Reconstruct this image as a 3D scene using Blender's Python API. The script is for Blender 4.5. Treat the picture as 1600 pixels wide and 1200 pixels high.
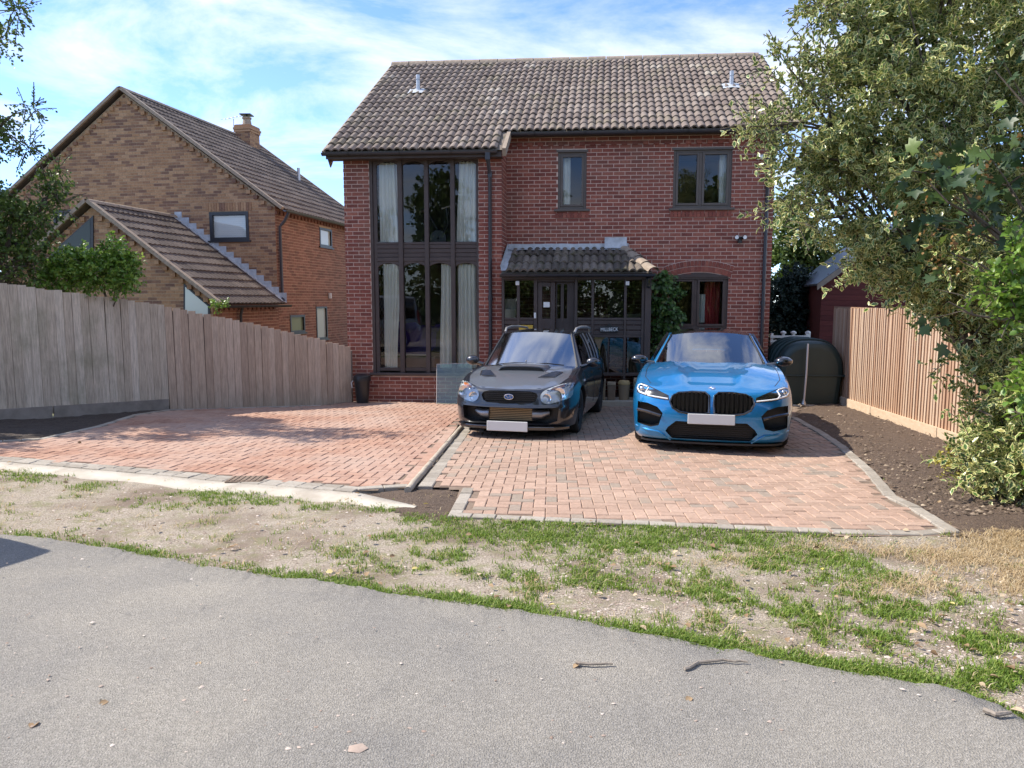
import bpy, bmesh, math, random
import numpy as np
from mathutils import Vector, Matrix, noise as mnoise
from mathutils.bvhtree import BVHTree
from mathutils.geometry import delaunay_2d_cdt
R = math.radians
scene = bpy.context.scene
for o in list(bpy.data.objects):
    bpy.data.objects.remove(o)
C = scene.collection

# ------------------------------------------------------------------ camera, sky, sun, exposure
CAMZ, PITCH, FPX = 1.65, R(6.45), 1150.0
cam_d = bpy.data.cameras.new('camera')
cam_d.sensor_fit = 'HORIZONTAL'
cam_d.sensor_width = 36.0
cam_d.lens = 36.0 * FPX / 1600.0
cam_d.clip_start = 0.05
cam_d.clip_end = 3000
cam = bpy.data.objects.new('camera', cam_d)
C.objects.link(cam)
cam.location = (0, 0, CAMZ)
cam.rotation_euler = (R(90) - PITCH, 0, 0)
scene.camera = cam

SUN_TO = Vector((-1.0, 0.22, 1.10)).normalized()      # towards the sun
SUN_EL = math.asin(SUN_TO.z)
SUN_AZ = math.atan2(SUN_TO.x, SUN_TO.y)               # from +Y towards +X
world = bpy.data.worlds.new('World')
scene.world = world
world.use_nodes = True
wn, wl = world.node_tree.nodes, world.node_tree.links
wn.clear()
w_out = wn.new('ShaderNodeOutputWorld')
w_bg = wn.new('ShaderNodeBackground')
w_sky = wn.new('ShaderNodeTexSky')
w_sky.sky_type = 'NISHITA'
w_sky.sun_disc = False
w_sky.sun_elevation = SUN_EL
w_sky.sun_rotation = SUN_AZ
w_sky.air_density = 0.72
w_sky.dust_density = 0.05
w_sky.ozone_density = 3.0
w_bg.inputs['Strength'].default_value = 0.15
# clouds: noise on the direction, flattened towards the horizon
w_tc = wn.new('ShaderNodeTexCoord')
w_sep = wn.new('ShaderNodeSeparateXYZ')
wl.new(w_tc.outputs['Generated'], w_sep.inputs[0])
w_add = wn.new('ShaderNodeMath'); w_add.operation = 'ADD'; w_add.inputs[1].default_value = 0.22
wl.new(w_sep.outputs['Z'], w_add.inputs[0])
w_max = wn.new('ShaderNodeMath'); w_max.operation = 'MAXIMUM'; w_max.inputs[1].default_value = 0.05
wl.new(w_add.outputs[0], w_max.inputs[0])
w_dx = wn.new('ShaderNodeMath'); w_dx.operation = 'DIVIDE'
w_dy = wn.new('ShaderNodeMath'); w_dy.operation = 'DIVIDE'
wl.new(w_sep.outputs['X'], w_dx.inputs[0]); wl.new(w_max.outputs[0], w_dx.inputs[1])
wl.new(w_sep.outputs['Y'], w_dy.inputs[0]); wl.new(w_max.outputs[0], w_dy.inputs[1])
w_com = wn.new('ShaderNodeCombineXYZ')
wl.new(w_dx.outputs[0], w_com.inputs['X']); wl.new(w_dy.outputs[0], w_com.inputs['Y'])
w_map = wn.new('ShaderNodeMapping')
w_map.inputs['Location'].default_value = (1.35, 0.4, 0.0)
w_map.inputs['Scale'].default_value = (0.85, 1.25, 1.0)
wl.new(w_com.outputs[0], w_map.inputs['Vector'])
w_n1 = wn.new('ShaderNodeTexNoise')
w_n1.inputs['Scale'].default_value = 1.7
w_n1.inputs['Detail'].default_value = 9.0
w_n1.inputs['Roughness'].default_value = 0.62
w_n1.inputs['Distortion'].default_value = 0.5
wl.new(w_map.outputs[0], w_n1.inputs['Vector'])
w_ramp = wn.new('ShaderNodeValToRGB')
w_ramp.color_ramp.elements[0].position = 0.42
w_ramp.color_ramp.elements[0].color = (0, 0, 0, 1)
w_ramp.color_ramp.elements[1].position = 0.72
w_ramp.color_ramp.elements[1].color = (1, 1, 1, 1)
wl.new(w_n1.outputs['Fac'], w_ramp.inputs[0])
w_mix = wn.new('ShaderNodeMix'); w_mix.data_type = 'RGBA'
wl.new(w_ramp.outputs[0], w_mix.inputs[0])
w_tint = wn.new('ShaderNodeMix'); w_tint.data_type = 'RGBA'; w_tint.blend_type = 'MULTIPLY'; w_tint.inputs[0].default_value = 1.0
wl.new(w_sky.outputs[0], w_tint.inputs[6]); w_tint.inputs[7].default_value = (0.86, 0.93, 1.10, 1)
wl.new(w_tint.outputs[2], w_mix.inputs[6])
w_mix.inputs[7].default_value = (4.4, 4.5, 4.7, 1)
wl.new(w_mix.outputs[2], w_bg.inputs['Color'])
wl.new(w_bg.outputs[0], w_out.inputs['Surface'])

sun_d = bpy.data.lights.new('sun', 'SUN')
sun_d.energy = 3.7
sun_d.angle = R(0.55)
sun_d.color = (1.0, 0.93, 0.82)
sun = bpy.data.objects.new('sun', sun_d)
C.objects.link(sun)
sun.location = (-10, 5, 20)
sun.rotation_euler = (-SUN_TO).to_track_quat('-Z', 'Y').to_euler()

scene.view_settings.view_transform = 'Standard'
scene.view_settings.look = 'None'
scene.view_settings.gamma = 1.0
scene.view_settings.use_curve_mapping = False
scene.view_settings.exposure = 1.08
scene.cycles.max_bounces = 8
scene.cycles.transparent_max_bounces = 24
scene.cycles.caustics_reflective = False
scene.cycles.caustics_refractive = False
scene.cycles.use_denoising = True

# ------------------------------------------------------------------ geometry of the place
def gz(x, y):
    """height of the ground: the drive falls gently from the road to the house, the left bed is a little higher"""
    return -0.0352 * min(max(y - 3.4, 0.0), 11.2) + 0.03 * min(max(-x - 3.0, 0.0), 5.0)

CAMP = Vector((0, 0, CAMZ))
_cf = Vector((0, math.cos(PITCH), -math.sin(PITCH)))
_cu = Vector((0, math.sin(PITCH), math.cos(PITCH)))
def ray(px, py):
    return _cf * FPX + Vector((1, 0, 0)) * (px - 800) + _cu * (600 - py)
def at(px, py, Y):
    d = ray(px, py); return CAMP + d * (Y / d.y)
def on_g(px, py, lift=0.0):
    d = ray(px, py).normalized(); t = 1.0
    for k in range(60):
        p = CAMP + d * t
        t += (p.z - gz(p.x, p.y) - lift) / max(-d.z, 0.03) * 0.9
    return CAMP + d * t
def proj(p):
    v = Vector(p) - CAMP
    z = v.dot(_cf)
    return 800 + FPX * v.x / z, 600 - FPX * v.dot(_cu) / z

# ------------------------------------------------------------------ materials
MATS = {}
def _nt(name):
    m = bpy.data.materials.new(name); m.use_nodes = True
    nt = m.node_tree
    return m, nt, nt.nodes, nt.links, nt.nodes['Principled BSDF']
def _ramp(n, stops):
    r = n.new('ShaderNodeValToRGB')
    e = r.color_ramp.elements
    while len(e) < len(stops): e.new(0.5)
    for k, (p, c) in enumerate(stops):
        e[k].position = p; e[k].color = (*c[:3], 1)
    return r
def _noise(n, l, vec, scale, detail=4, rough=0.6):
    t = n.new('ShaderNodeTexNoise')
    t.inputs['Scale'].default_value = scale
    t.inputs['Detail'].default_value = detail
    t.inputs['Roughness'].default_value = rough
    l.new(vec, t.inputs['Vector'])
    return t.outputs['Fac']
def _mixc(n, l, fac, a, b, mode='MIX'):
    m = n.new('ShaderNodeMix'); m.data_type = 'RGBA'; m.blend_type = mode
    for sock, v in ((0, fac), (6, a), (7, b)):
        if hasattr(v, 'is_output') or isinstance(v, bpy.types.NodeSocket): l.new(v, m.inputs[sock])
        elif sock == 0: m.inputs[0].default_value = v
        else: m.inputs[sock].default_value = (*v[:3], 1)
    return m.outputs[2]
def _bump(n, l, h, dist, strength, bsdf):
    b = n.new('ShaderNodeBump'); b.inputs['Distance'].default_value = dist; b.inputs['Strength'].default_value = strength
    l.new(h, b.inputs['Height']); l.new(b.outputs[0], bsdf.inputs['Normal'])
def _pos(n):
    return n.new('ShaderNodeNewGeometry').outputs['Position']
def _rnd(n, l):
    """a random number for each piece: the face attribute on joined pieces, else the object's own"""
    a = n.new('ShaderNodeAttribute'); a.attribute_name = 'rnd'
    oi = n.new('ShaderNodeObjectInfo')
    gt = n.new('ShaderNodeMath'); gt.operation = 'GREATER_THAN'; gt.inputs[1].default_value = 0.5
    l.new(a.outputs['Fac'], gt.inputs[0])
    sb = n.new('ShaderNodeMath'); sb.operation = 'SUBTRACT'; sb.inputs[1].default_value = 1.0
    l.new(a.outputs['Fac'], sb.inputs[0])
    mx = n.new('ShaderNodeMix'); mx.data_type = 'FLOAT'
    l.new(gt.outputs[0], mx.inputs[0]); l.new(oi.outputs['Random'], mx.inputs[2]); l.new(sb.outputs[0], mx.inputs[3])
    return mx.outputs[0]

def mat_plain(name, col, rough=0.6, metal=0.0, coat=0.0, spec=None, emit=None):
    m, nt, n, l, b = _nt(name)
    b.inputs['Base Color'].default_value = (*col, 1)
    b.inputs['Roughness'].default_value = rough
    b.inputs['Metallic'].default_value = metal
    b.inputs['Coat Weight'].default_value = coat
    if spec is not None: b.inputs['Specular IOR Level'].default_value = spec
    MATS[name] = m; return m
def mat_var(name, c1, c2, scale=8, rough=0.8, bump=0.0, bscale=None, stretch=None, c3=None, s3=0.6, t3=(0.55, 0.75), metal=0.0, rough2=None):
    """two colours mixed by noise, a third laid over in larger patches, fine relief"""
    m, nt, n, l, b = _nt(name)
    p = _pos(n)
    if stretch:
        mp = n.new('ShaderNodeMapping'); mp.inputs['Scale'].default_value = stretch
        l.new(p, mp.inputs['Vector']); p = mp.outputs[0]
    f = _noise(n, l, p, scale, 6)
    r = _ramp(n, [(0.32, c1), (0.68, c2)]); l.new(f, r.inputs[0])
    c = r.outputs[0]
    if c3:
        f3 = _noise(n, l, p, s3, 5)
        r3 = _ramp(n, [(t3[0], (0, 0, 0)), (t3[1], (1, 1, 1))]); l.new(f3, r3.inputs[0])
        c = _mixc(n, l, r3.outputs[0], c, c3)
    l.new(c, b.inputs['Base Color'])
    b.inputs['Roughness'].default_value = rough
    b.inputs['Metallic'].default_value = metal
    if bump: _bump(n, l, _noise(n, l, p, bscale or scale * 4, 5), bump, 1.0, b)
    MATS[name] = m; return m
def mat_piece(name, stops, rough=0.85, nscale=30, namt=0.35, bump=0.002, bscale=90, stain=None, sscale=1.2, st=(0.5, 0.75), stretch=None, stain2=None, s2=0.5, st2=(.58, .8)):
    """pieces (bricks, tiles, blocks, boards): a colour for each piece from the ramp, grain, stains in patches"""
    m, nt, n, l, b = _nt(name)
    p = _pos(n)
    if stretch:
        mp = n.new('ShaderNodeMapping'); mp.inputs['Scale'].default_value = stretch
        l.new(p, mp.inputs['Vector']); p2 = mp.outputs[0]
    else: p2 = p
    r = _ramp(n, stops); l.new(_rnd(n, l), r.inputs[0])
    f = _noise(n, l, p2, nscale, 5, 0.7)
    g = _ramp(n, [(0.25, (1 - namt,) * 3), (0.75, (1 + namt * 0.6,) * 3)]); l.new(f, g.inputs[0])
    c = _mixc(n, l, 1.0, r.outputs[0], g.outputs[0], 'MULTIPLY')
    if stain:
        f3 = _noise(n, l, p, sscale, 6, 0.65)
        r3 = _ramp(n, [(st[0], (0, 0, 0)), (st[1], (1, 1, 1))]); l.new(f3, r3.inputs[0])
        c = _mixc(n, l, r3.outputs[0], c, stain)
    if stain2:
        f4 = _noise(n, l, p, s2, 7, 0.7)
        r4 = _ramp(n, [(st2[0], (0, 0, 0)), (st2[1], (.75, .75, .75))]); l.new(f4, r4.inputs[0])
        c = _mixc(n, l, r4.outputs[0], c, stain2)
    l.new(c, b.inputs['Base Color'])
    b.inputs['Roughness'].default_value = rough
    if bump: _bump(n, l, _noise(n, l, p2, bscale, 4), bump, 1.0, b)
    MATS[name] = m; return m
def mat_leaf(name, stops, rim=None, rough=0.45, trans=0.25):
    m, nt, n, l, b = _nt(name)
    r = _ramp(n, stops); l.new(_rnd(n, l), r.inputs[0])
    c = r.outputs[0]
    if rim:
        a = n.new('ShaderNodeAttribute'); a.attribute_name = 'rim'
        rr = _ramp(n, [(0.66, (0, 0, 0)), (0.80, (1, 1, 1))]); l.new(a.outputs['Fac'], rr.inputs[0])
        c = _mixc(n, l, rr.outputs[0], c, rim)
    l.new(c, b.inputs['Base Color'])
    b.inputs['Roughness'].default_value = rough
    tr = n.new('ShaderNodeBsdfTranslucent'); l.new(c, tr.inputs['Color'])
    ms = n.new('ShaderNodeMixShader'); ms.inputs[0].default_value = trans
    l.new(b.outputs[0], ms.inputs[1]); l.new(tr.outputs[0], ms.inputs[2])
    l.new(ms.outputs[0], n['Material Output'].inputs['Surface'])
    MATS[name] = m; return m
def mat_glass(name, tint=(0.9, 0.95, 0.93), base=0.06, power=1.0, rough=0.0):
    """a thin pane: clear, with the mirror reflection of glass that grows at a slant"""
    m, nt, n, l, b = _nt(name)
    n.remove(b)
    t = n.new('ShaderNodeBsdfTransparent'); t.inputs[0].default_value = (*tint, 1)
    g = n.new('ShaderNodeBsdfGlossy'); g.inputs['Roughness'].default_value = rough
    lw = n.new('ShaderNodeFresnel'); lw.inputs['IOR'].default_value = 1.52
    ad = n.new('ShaderNodeMath'); ad.operation = 'MULTIPLY_ADD'; ad.use_clamp = True
    ad.inputs[1].default_value = power; ad.inputs[2].default_value = base
    l.new(lw.outputs[0], ad.inputs[0])
    ms = n.new('ShaderNodeMixShader')
    l.new(ad.outputs[0], ms.inputs[0]); l.new(t.outputs[0], ms.inputs[1]); l.new(g.outputs[0], ms.inputs[2])
    l.new(ms.outputs[0], n['Material Output'].inputs['Surface'])
    MATS[name] = m; return m

# ------------------------------------------------------------------ object helpers
def wmat(o):
    if o.parent: return wmat(o.parent) @ o.matrix_parent_inverse @ o.matrix_basis
    return o.matrix_basis.copy()
def adopt(o, parent, local=False):
    if parent is None: return o
    o.parent = parent
    o.matrix_parent_inverse = Matrix.Identity(4) if local else wmat(parent).inverted()
    return o
def tag(o, label=None, cat=None, group=None, kind=None):
    if label: o['label'] = label
    if cat: o['category'] = cat
    if group: o['group'] = group
    if kind: o['kind'] = kind
    return o
def thing(name, label, cat, loc=(0, 0, 0), rot=(0, 0, 0), group=None):
    o = bpy.data.objects.new(name, None)
    o.empty_display_size = 0.2
    C.objects.link(o)
    o.location = loc; o.rotation_euler = rot
    return tag(o, label, cat, group)

class MB:
    """collects faces; build() links them as one mesh object"""
    def __init__(s): s.v, s.f, s.m = [], [], []
    def add(s, vs, fs, mi=0):
        o = len(s.v); s.v += [tuple(p) for p in vs]
        s.f += [tuple(o + i for i in f) for f in fs]; s.m += [mi] * len(fs)
        return s
    def quad(s, a, b, c, d, mi=0): return s.add([a, b, c, d], [(0, 1, 2, 3)], mi)
    def box(s, c, size, M=None, mi=0):
        x, y, z = (k / 2 for k in size)
        vs = [Vector((i * x, j * y, k * z)) + Vector(c) for i in (-1, 1) for j in (-1, 1) for k in (-1, 1)]
        if M: vs = [M @ v for v in vs]
        return s.add(vs, [(0, 1, 3, 2), (4, 6, 7, 5), (0, 4, 5, 1), (2, 3, 7, 6), (0, 2, 6, 4), (1, 5, 7, 3)], mi)
    def hexa(s, lo, hi, mi=0):
        """two quads of four corners each joined into a block"""
        return s.add(list(lo) + list(hi), [(3, 2, 1, 0), (4, 5, 6, 7), (0, 1, 5, 4), (1, 2, 6, 5), (2, 3, 7, 6), (3, 0, 4, 7)], mi)
    def prism(s, poly, dvec, mi=0):
        n = len(poly); d = Vector(dvec)
        vs = [Vector(p) for p in poly] + [Vector(p) + d for p in poly]
        fs = [tuple(range(n))[::-1], tuple(range(n, 2 * n))] + [(i, (i + 1) % n, n + (i + 1) % n, n + i) for i in range(n)]
        return s.add(vs, fs, mi)
    def tube(s, pts, r, seg=8, mi=0, cap=True):
        pts = [Vector(p) for p in pts]; n = len(pts)
        rs = r if isinstance(r, (list, tuple)) else [r] * n
        vs = []; up = None
        for i, p in enumerate(pts):
            t = (pts[min(i + 1, n - 1)] - pts[max(i - 1, 0)])
            t = t.normalized() if t.length > 1e-9 else Vector((0, 0, 1))
            if up is None: up = t.orthogonal().normalized()
            up = (up - t * up.dot(t))
            up = up.normalized() if up.length > 1e-6 else t.orthogonal().normalized()
            w = t.cross(up)
            for k in range(seg):
                a = 2 * math.pi * k / seg
                vs.append(p + (up * math.cos(a) + w * math.sin(a)) * rs[i])
        fs = [(i * seg + k, i * seg + (k + 1) % seg, (i + 1) * seg + (k + 1) % seg, (i + 1) * seg + k) for i in range(n - 1) for k in range(seg)]
        if cap: fs += [tuple(range(seg))[::-1], tuple(range((n - 1) * seg, n * seg))]
        return s.add(vs, fs, mi)
    def lathe(s, prof, c=(0, 0, 0), seg=20, axis='z', mi=0):
        """prof: (radius, height) pairs turned round an axis"""
        vs = []
        for r, h in prof:
            for k in range(seg):
                a = 2 * math.pi * k / seg
                q = (r * math.cos(a), r * math.sin(a), h)
                if axis == 'x': q = (q[2], q[0], q[1])
                if axis == 'y': q = (q[0], q[2], q[1])
                vs.append((q[0] + c[0], q[1] + c[1], q[2] + c[2]))
        n = len(prof)
        fs = [(i * seg + k, i * seg + (k + 1) % seg, (i + 1) * seg + (k + 1) % seg, (i + 1) * seg + k) for i in range(n - 1) for k in range(seg)]
        return s.add(vs, fs, mi)
    def grid(s, rows, mi=0):
        nr, nc = len(rows), len(rows[0])
        return s.add([p for r in rows for p in r], [(i * nc + j, i * nc + j + 1, (i + 1) * nc + j + 1, (i + 1) * nc + j) for i in range(nr - 1) for j in range(nc - 1)], mi)
    def build(s, name, mat, parent=None, smooth=False, local=False, fix=True, bevel=0.0):
        me = bpy.data.meshes.new(name)
        me.from_pydata(s.v, [], s.f)
        ms = mat if isinstance(mat, (list, tuple)) else [mat]
        for q in ms: me.materials.append(MATS[q] if isinstance(q, str) else q)
        if len(ms) > 1: me.polygons.foreach_set('material_index', s.m)
        if fix:
            bm = bmesh.new(); bm.from_mesh(me)
            bmesh.ops.recalc_face_normals(bm, faces=bm.faces)
            bm.to_mesh(me); bm.free()
        if smooth:
            me.polygons.foreach_set('use_smooth', [True] * len(me.polygons))
            if smooth != 'all': me.set_sharp_from_angle(angle=R(40))
        o = bpy.data.objects.new(name, me); C.objects.link(o)
        if bevel:
            b = o.modifiers.new('bevel', 'BEVEL'); b.width = bevel; b.segments = 2; b.limit_method = 'ANGLE'
        return adopt(o, parent, local)

def mesh_np(name, V, F, mat, parent=None, rnd=None, rim=None, smooth=False, local=False):
    """big joined mesh from arrays: V (n,3), F (m,k)"""
    me = bpy.data.meshes.new(name)
    V = np.asarray(V, np.float32); F = np.asarray(F, np.int32); k = F.shape[1]
    me.vertices.add(len(V)); me.vertices.foreach_set('co', V.ravel())
    me.loops.add(F.size); me.loops.foreach_set('vertex_index', F.ravel())
    me.polygons.add(len(F)); me.polygons.foreach_set('loop_start', np.arange(0, F.size, k, dtype=np.int32))
    if smooth: me.polygons.foreach_set('use_smooth', np.ones(len(F), bool))
    me.update(calc_edges=True)
    if rnd is not None:
        a = me.attributes.new('rnd', 'FLOAT', 'FACE'); a.data.foreach_set('value', np.asarray(rnd, np.float32))
    if rim is not None:
        a = me.attributes.new('rim', 'FLOAT', 'POINT'); a.data.foreach_set('value', np.asarray(rim, np.float32))
    me.materials.append(MATS[mat])
    o = bpy.data.objects.new(name, me); C.objects.link(o)
    return adopt(o, parent, local)

BASE = {}        # base shapes of repeated pieces: name -> (verts, faces)
_basemesh = {}
def pieces(name, parent, items, mat, rng, cap=300, restname=None, order=None):
    """items: (base shape, matrix). The nearest become objects of their own that share mesh data, the rest one joined part."""
    def key(it):
        c = it[1].translation
        x, y = proj(c)
        out = 0 if (-20 < x < 1620 and -20 < y < 1220 and c.y > 0.5) else 1
        return (out, (c - CAMP).length)
    items = sorted(items, key=order or key)
    for b, M in items[:cap]:
        k = (b, mat)
        if k not in _basemesh:
            me = bpy.data.meshes.new(name)
            me.from_pydata(BASE[b][0], [], BASE[b][1]); me.materials.append(MATS[mat])
            me.update(); _basemesh[k] = me
        o = bpy.data.objects.new(name, _basemesh[k]); C.objects.link(o)
        adopt(o, parent)
        o.matrix_basis = M
    rest = items[cap:]
    if rest:
        V, F, A = [], [], []
        for b, M in rest:
            o = len(V); V += [tuple(M @ Vector(p)) for p in BASE[b][0]]
            r = 1.0 + rng.random() * 0.999
            for f in BASE[b][1]:
                F.append(tuple(o + i for i in f)); A.append(r)
        me = bpy.data.meshes.new(restname or name + '_mass'); me.from_pydata(V, [], F)
        a = me.attributes.new('rnd', 'FLOAT', 'FACE'); a.data.foreach_set('value', A)
        me.materials.append(MATS[mat])
        o = bpy.data.objects.new(restname or name + '_mass', me); C.objects.link(o)
        adopt(o, parent); o['kind'] = 'stuff'
# a brick: front face at y=0, body behind; unit width 1, height 1, depth 1 (scaled when laid)
def _blk(ch):
    a, c = 0.5, 0.5 - ch
    return
BASE['brick'] = ([(-.5, 1, -.5), (.5, 1, -.5), (.5, 1, .5), (-.5, 1, .5), (-.5, 0, -.5), (.5, 0, -.5), (.5, 0, .5), (-.5, 0, .5)],
                 [(4, 5, 6, 7), (0, 1, 5, 4), (1, 2, 6, 5), (2, 3, 7, 6), (3, 0, 4, 7)])
def _paver(w, d, h, c):
    v = []
    for z, k in ((-h, 0), (-c, 0), (0, c)):
        v += [(-w / 2 + k, -d / 2 + k, z), (w / 2 - k, -d / 2 + k, z), (w / 2 - k, d / 2 - k, z), (-w / 2 + k, d / 2 - k, z)]
    f = [(8, 9, 10, 11)]
    for q in (0, 4):
        f += [(q + i, q + (i + 1) % 4, q + 4 + (i + 1) % 4, q + 4 + i) for i in range(4)]
    return v, f
BASE['paver'] = _paver(0.196, 0.096, 0.05, 0.006)
rng = random.Random(7)
nrng = np.random.default_rng(11)
# ------------------------------------------------------------------ colours of the place
mat_piece('brick_red', [(0.0, (0.18, 0.05, 0.036)), (0.35, (0.235, 0.066, 0.045)), (0.7, (0.285, 0.085, 0.056)), (1.0, (0.33, 0.12, 0.08))],
          nscale=26, namt=0.45, stain=(0.17, 0.085, 0.06), sscale=0.9, st=(0.5, 0.8))
mat_piece('brick_tan', [(0.0, (0.18, 0.095, 0.065)), (0.2, (0.25, 0.135, 0.082)), (0.5, (0.36, 0.20, 0.105)), (0.85, (0.42, 0.245, 0.13)), (1.0, (0.46, 0.28, 0.16))], nscale=22, namt=0.35)
mat_piece('brick_orange', [(0.0, (0.15, 0.068, 0.046)), (0.5, (0.225, 0.10, 0.066)), (1.0, (0.27, 0.13, 0.088))], nscale=22, namt=0.35)
mat_var('mortar', (0.54, 0.40, 0.33), (0.66, 0.51, 0.43), 14, 0.95, 0.003)
mat_var('mortar_tan', (0.36, 0.26, 0.17), (0.45, 0.34, 0.23), 14, 0.95, 0.003)
mat_piece('roof_tile', [(0.0, (0.145, 0.11, 0.092)), (0.4, (0.18, 0.14, 0.116)), (0.8, (0.21, 0.167, 0.14)), (0.97, (0.24, 0.195, 0.163)), (1.0, (0.34, 0.30, 0.255))],
          rough=0.9, nscale=14, namt=0.35, bump=0.003, bscale=60, stain=(0.19, 0.165, 0.095), sscale=1.8, st=(0.52, 0.82))
mat_piece('porch_tile', [(0.0, (0.085, 0.068, 0.054)), (0.6, (0.14, 0.113, 0.09)), (1.0, (0.22, 0.18, 0.145))],
          rough=0.95, nscale=24, namt=0.6, bump=0.006, bscale=60, stain=(0.09, 0.085, 0.045), sscale=6, st=(0.5, 0.68))
mat_piece('slate_tile', [(0.0, (0.085, 0.065, 0.054)), (0.6, (0.12, 0.092, 0.077)), (1.0, (0.155, 0.122, 0.102))], rough=0.85, nscale=20, namt=0.35, bump=0.003)
mat_var('verge_stone', (0.24, 0.185, 0.14), (0.36, 0.29, 0.22), 16, 0.95, 0.004)
mat_piece('paver_pink', [(0.0, (0.27, 0.215, 0.165)), (0.13, (0.30, 0.235, 0.185)), (0.16, (0.33, 0.22, 0.16)), (0.6, (0.38, 0.252, 0.185)), (1.0, (0.43, 0.295, 0.22))],
          nscale=30, namt=0.28, stain=(0.38, 0.27, 0.20), sscale=0.9, st=(0.5, 0.8), stain2=(0.20, 0.15, 0.115), s2=1.6)
mat_piece('paver_red', [(0.0, (0.31, 0.165, 0.11)), (0.5, (0.37, 0.20, 0.135)), (1.0, (0.42, 0.25, 0.172))],
          nscale=30, namt=0.3, stain=(0.43, 0.31, 0.245), sscale=0.7, st=(0.40, 0.70), stain2=(0.20, 0.13, 0.10), s2=1.4)
mat_piece('paver_grey', [(0.0, (0.27, 0.235, 0.19)), (1.0, (0.37, 0.33, 0.275))], nscale=30, namt=0.3)
mat_var('joint_sand', (0.15, 0.105, 0.075), (0.23, 0.17, 0.125), 20, 1.0)
mat_var('concrete', (0.42, 0.37, 0.30), (0.54, 0.49, 0.41), 5, 0.9, 0.004, 60, c3=(0.33, 0.28, 0.22), s3=2.0)
mat_var('concrete_pipe', (0.30, 0.25, 0.19), (0.44, 0.38, 0.30), 9, 0.9, 0.003, 50)
mat_var('wood_grey', (0.20, 0.17, 0.14), (0.30, 0.26, 0.22), 5, 0.9, 0.002, 60)
mat_piece('board_grey', [(0.0, (0.46, 0.38, 0.29)), (0.5, (0.54, 0.455, 0.355)), (1.0, (0.61, 0.525, 0.42))],
          rough=0.9, nscale=16, namt=0.45, bump=0.003, bscale=40, stretch=(3, 3, 0.25), stain=(0.20, 0.20, 0.125), sscale=0.8, st=(0.52, 0.8))
mat_piece('board_brown', [(0.0, (0.41, 0.295, 0.215)), (0.5, (0.48, 0.355, 0.26)), (1.0, (0.54, 0.41, 0.31))],
          rough=0.9, nscale=16, namt=0.4, bump=0.003, bscale=40, stretch=(3, 3, 0.25))
mat_piece('board_new', [(0.0, (0.42, 0.25, 0.155)), (0.5, (0.50, 0.335, 0.225)), (1.0, (0.57, 0.42, 0.30))],
          rough=0.85, nscale=14, namt=0.25, bump=0.002, bscale=40, stretch=(3, 3, 0.3))
mat_var('board_new_dark', (0.24, 0.14, 0.085), (0.32, 0.19, 0.12), 5, 0.9, 0.002, 40, stretch=(3, 3, 0.3))
mat_var('gravel_board', (0.50, 0.37, 0.25), (0.60, 0.46, 0.33), 6, 0.9, 0.002, 40, stretch=(1, 1, 4))
mat_var('brown_joinery', (0.052, 0.036, 0.031), (0.07, 0.05, 0.043), 6, 0.55, 0.001, 60)
mat_var('brown_window', (0.085, 0.068, 0.057), (0.105, 0.085, 0.072), 6, 0.5)
mat_plain('black_plastic', (0.018, 0.018, 0.02), 0.35)
mat_plain('gutter_black', (0.035, 0.035, 0.042), 0.35)
mat_plain('black_frame', (0.02, 0.02, 0.024), 0.4)
mat_plain('white_plastic', (0.75, 0.75, 0.73), 0.4)
mat_plain('blind_white', (0.72, 0.74, 0.74), 0.7)
mat_var('curtain', (0.82, 0.83, 0.76), (0.88, 0.89, 0.82), 3, 0.9)
mat_var('lead', (0.33, 0.35, 0.37), (0.50, 0.53, 0.56), 9, 0.55, 0.004, 25)
mat_plain('room', (0.05, 0.045, 0.04), 0.9)
mat_var('room_wall', (0.16, 0.14, 0.12), (0.19, 0.17, 0.145), 2, 0.9)
mat_plain('purple_cloth', (0.075, 0.03, 0.22), 0.9)
mat_plain('pale_trim', (0.55, 0.52, 0.5), 0.8)
mat_plain('red_cloth', (0.35, 0.03, 0.03), 0.8)
mat_plain('yellow_board', (0.55, 0.36, 0.05), 0.6)
mat_glass('pane', (0.95, 0.97, 0.96), 0.02, 1.1)
mat_glass('pane_dim', (0.42, 0.43, 0.38), 0.04, 1.3)
mat_glass('green_pane', (0.78, 0.90, 0.82), 0.05, 0.9)
mat_var('steel', (0.42, 0.42, 0.42), (0.52, 0.52, 0.52), 10, 0.4, metal=0.7)
mat_var('bark', (0.075, 0.058, 0.042), (0.13, 0.105, 0.08), 10, 0.95, 0.012, 25, stretch=(1, 1, 0.3))
# ------------------------------------------------------------------ ground, road, verge
def mat_ground():
    m, nt, n, l, b = _nt('verge_ground')
    p = _pos(n)
    f1 = _noise(n, l, p, 80, 4, 0.75)
    r1 = _ramp(n, [(0.32, (0.15, 0.115, 0.085)), (0.48, (0.40, 0.33, 0.25)), (0.68, (0.62, 0.54, 0.44))]); l.new(f1, r1.inputs[0])
    f2 = _noise(n, l, p, 1.3, 5, 0.6)
    r2 = _ramp(n, [(0.47, (0, 0, 0)), (0.64, (1, 1, 1))]); l.new(f2, r2.inputs[0])
    c = _mixc(n, l, r2.outputs[0], r1.outputs[0], (0.24, 0.18, 0.13))
    f5 = _noise(n, l, p, 6.0, 6, 0.7)
    r5 = _ramp(n, [(0.50, (0, 0, 0)), (0.62, (.55, .55, .55))]); l.new(f5, r5.inputs[0])
    c = _mixc(n, l, r5.outputs[0], c, (0.23, 0.23, 0.09))
    l.new(c, b.inputs['Base Color']); b.inputs['Roughness'].default_value = 0.95
    _bump(n, l, f1, 0.02, 1.0, b)
    MATS['verge_ground'] = m
mat_ground()
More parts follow.
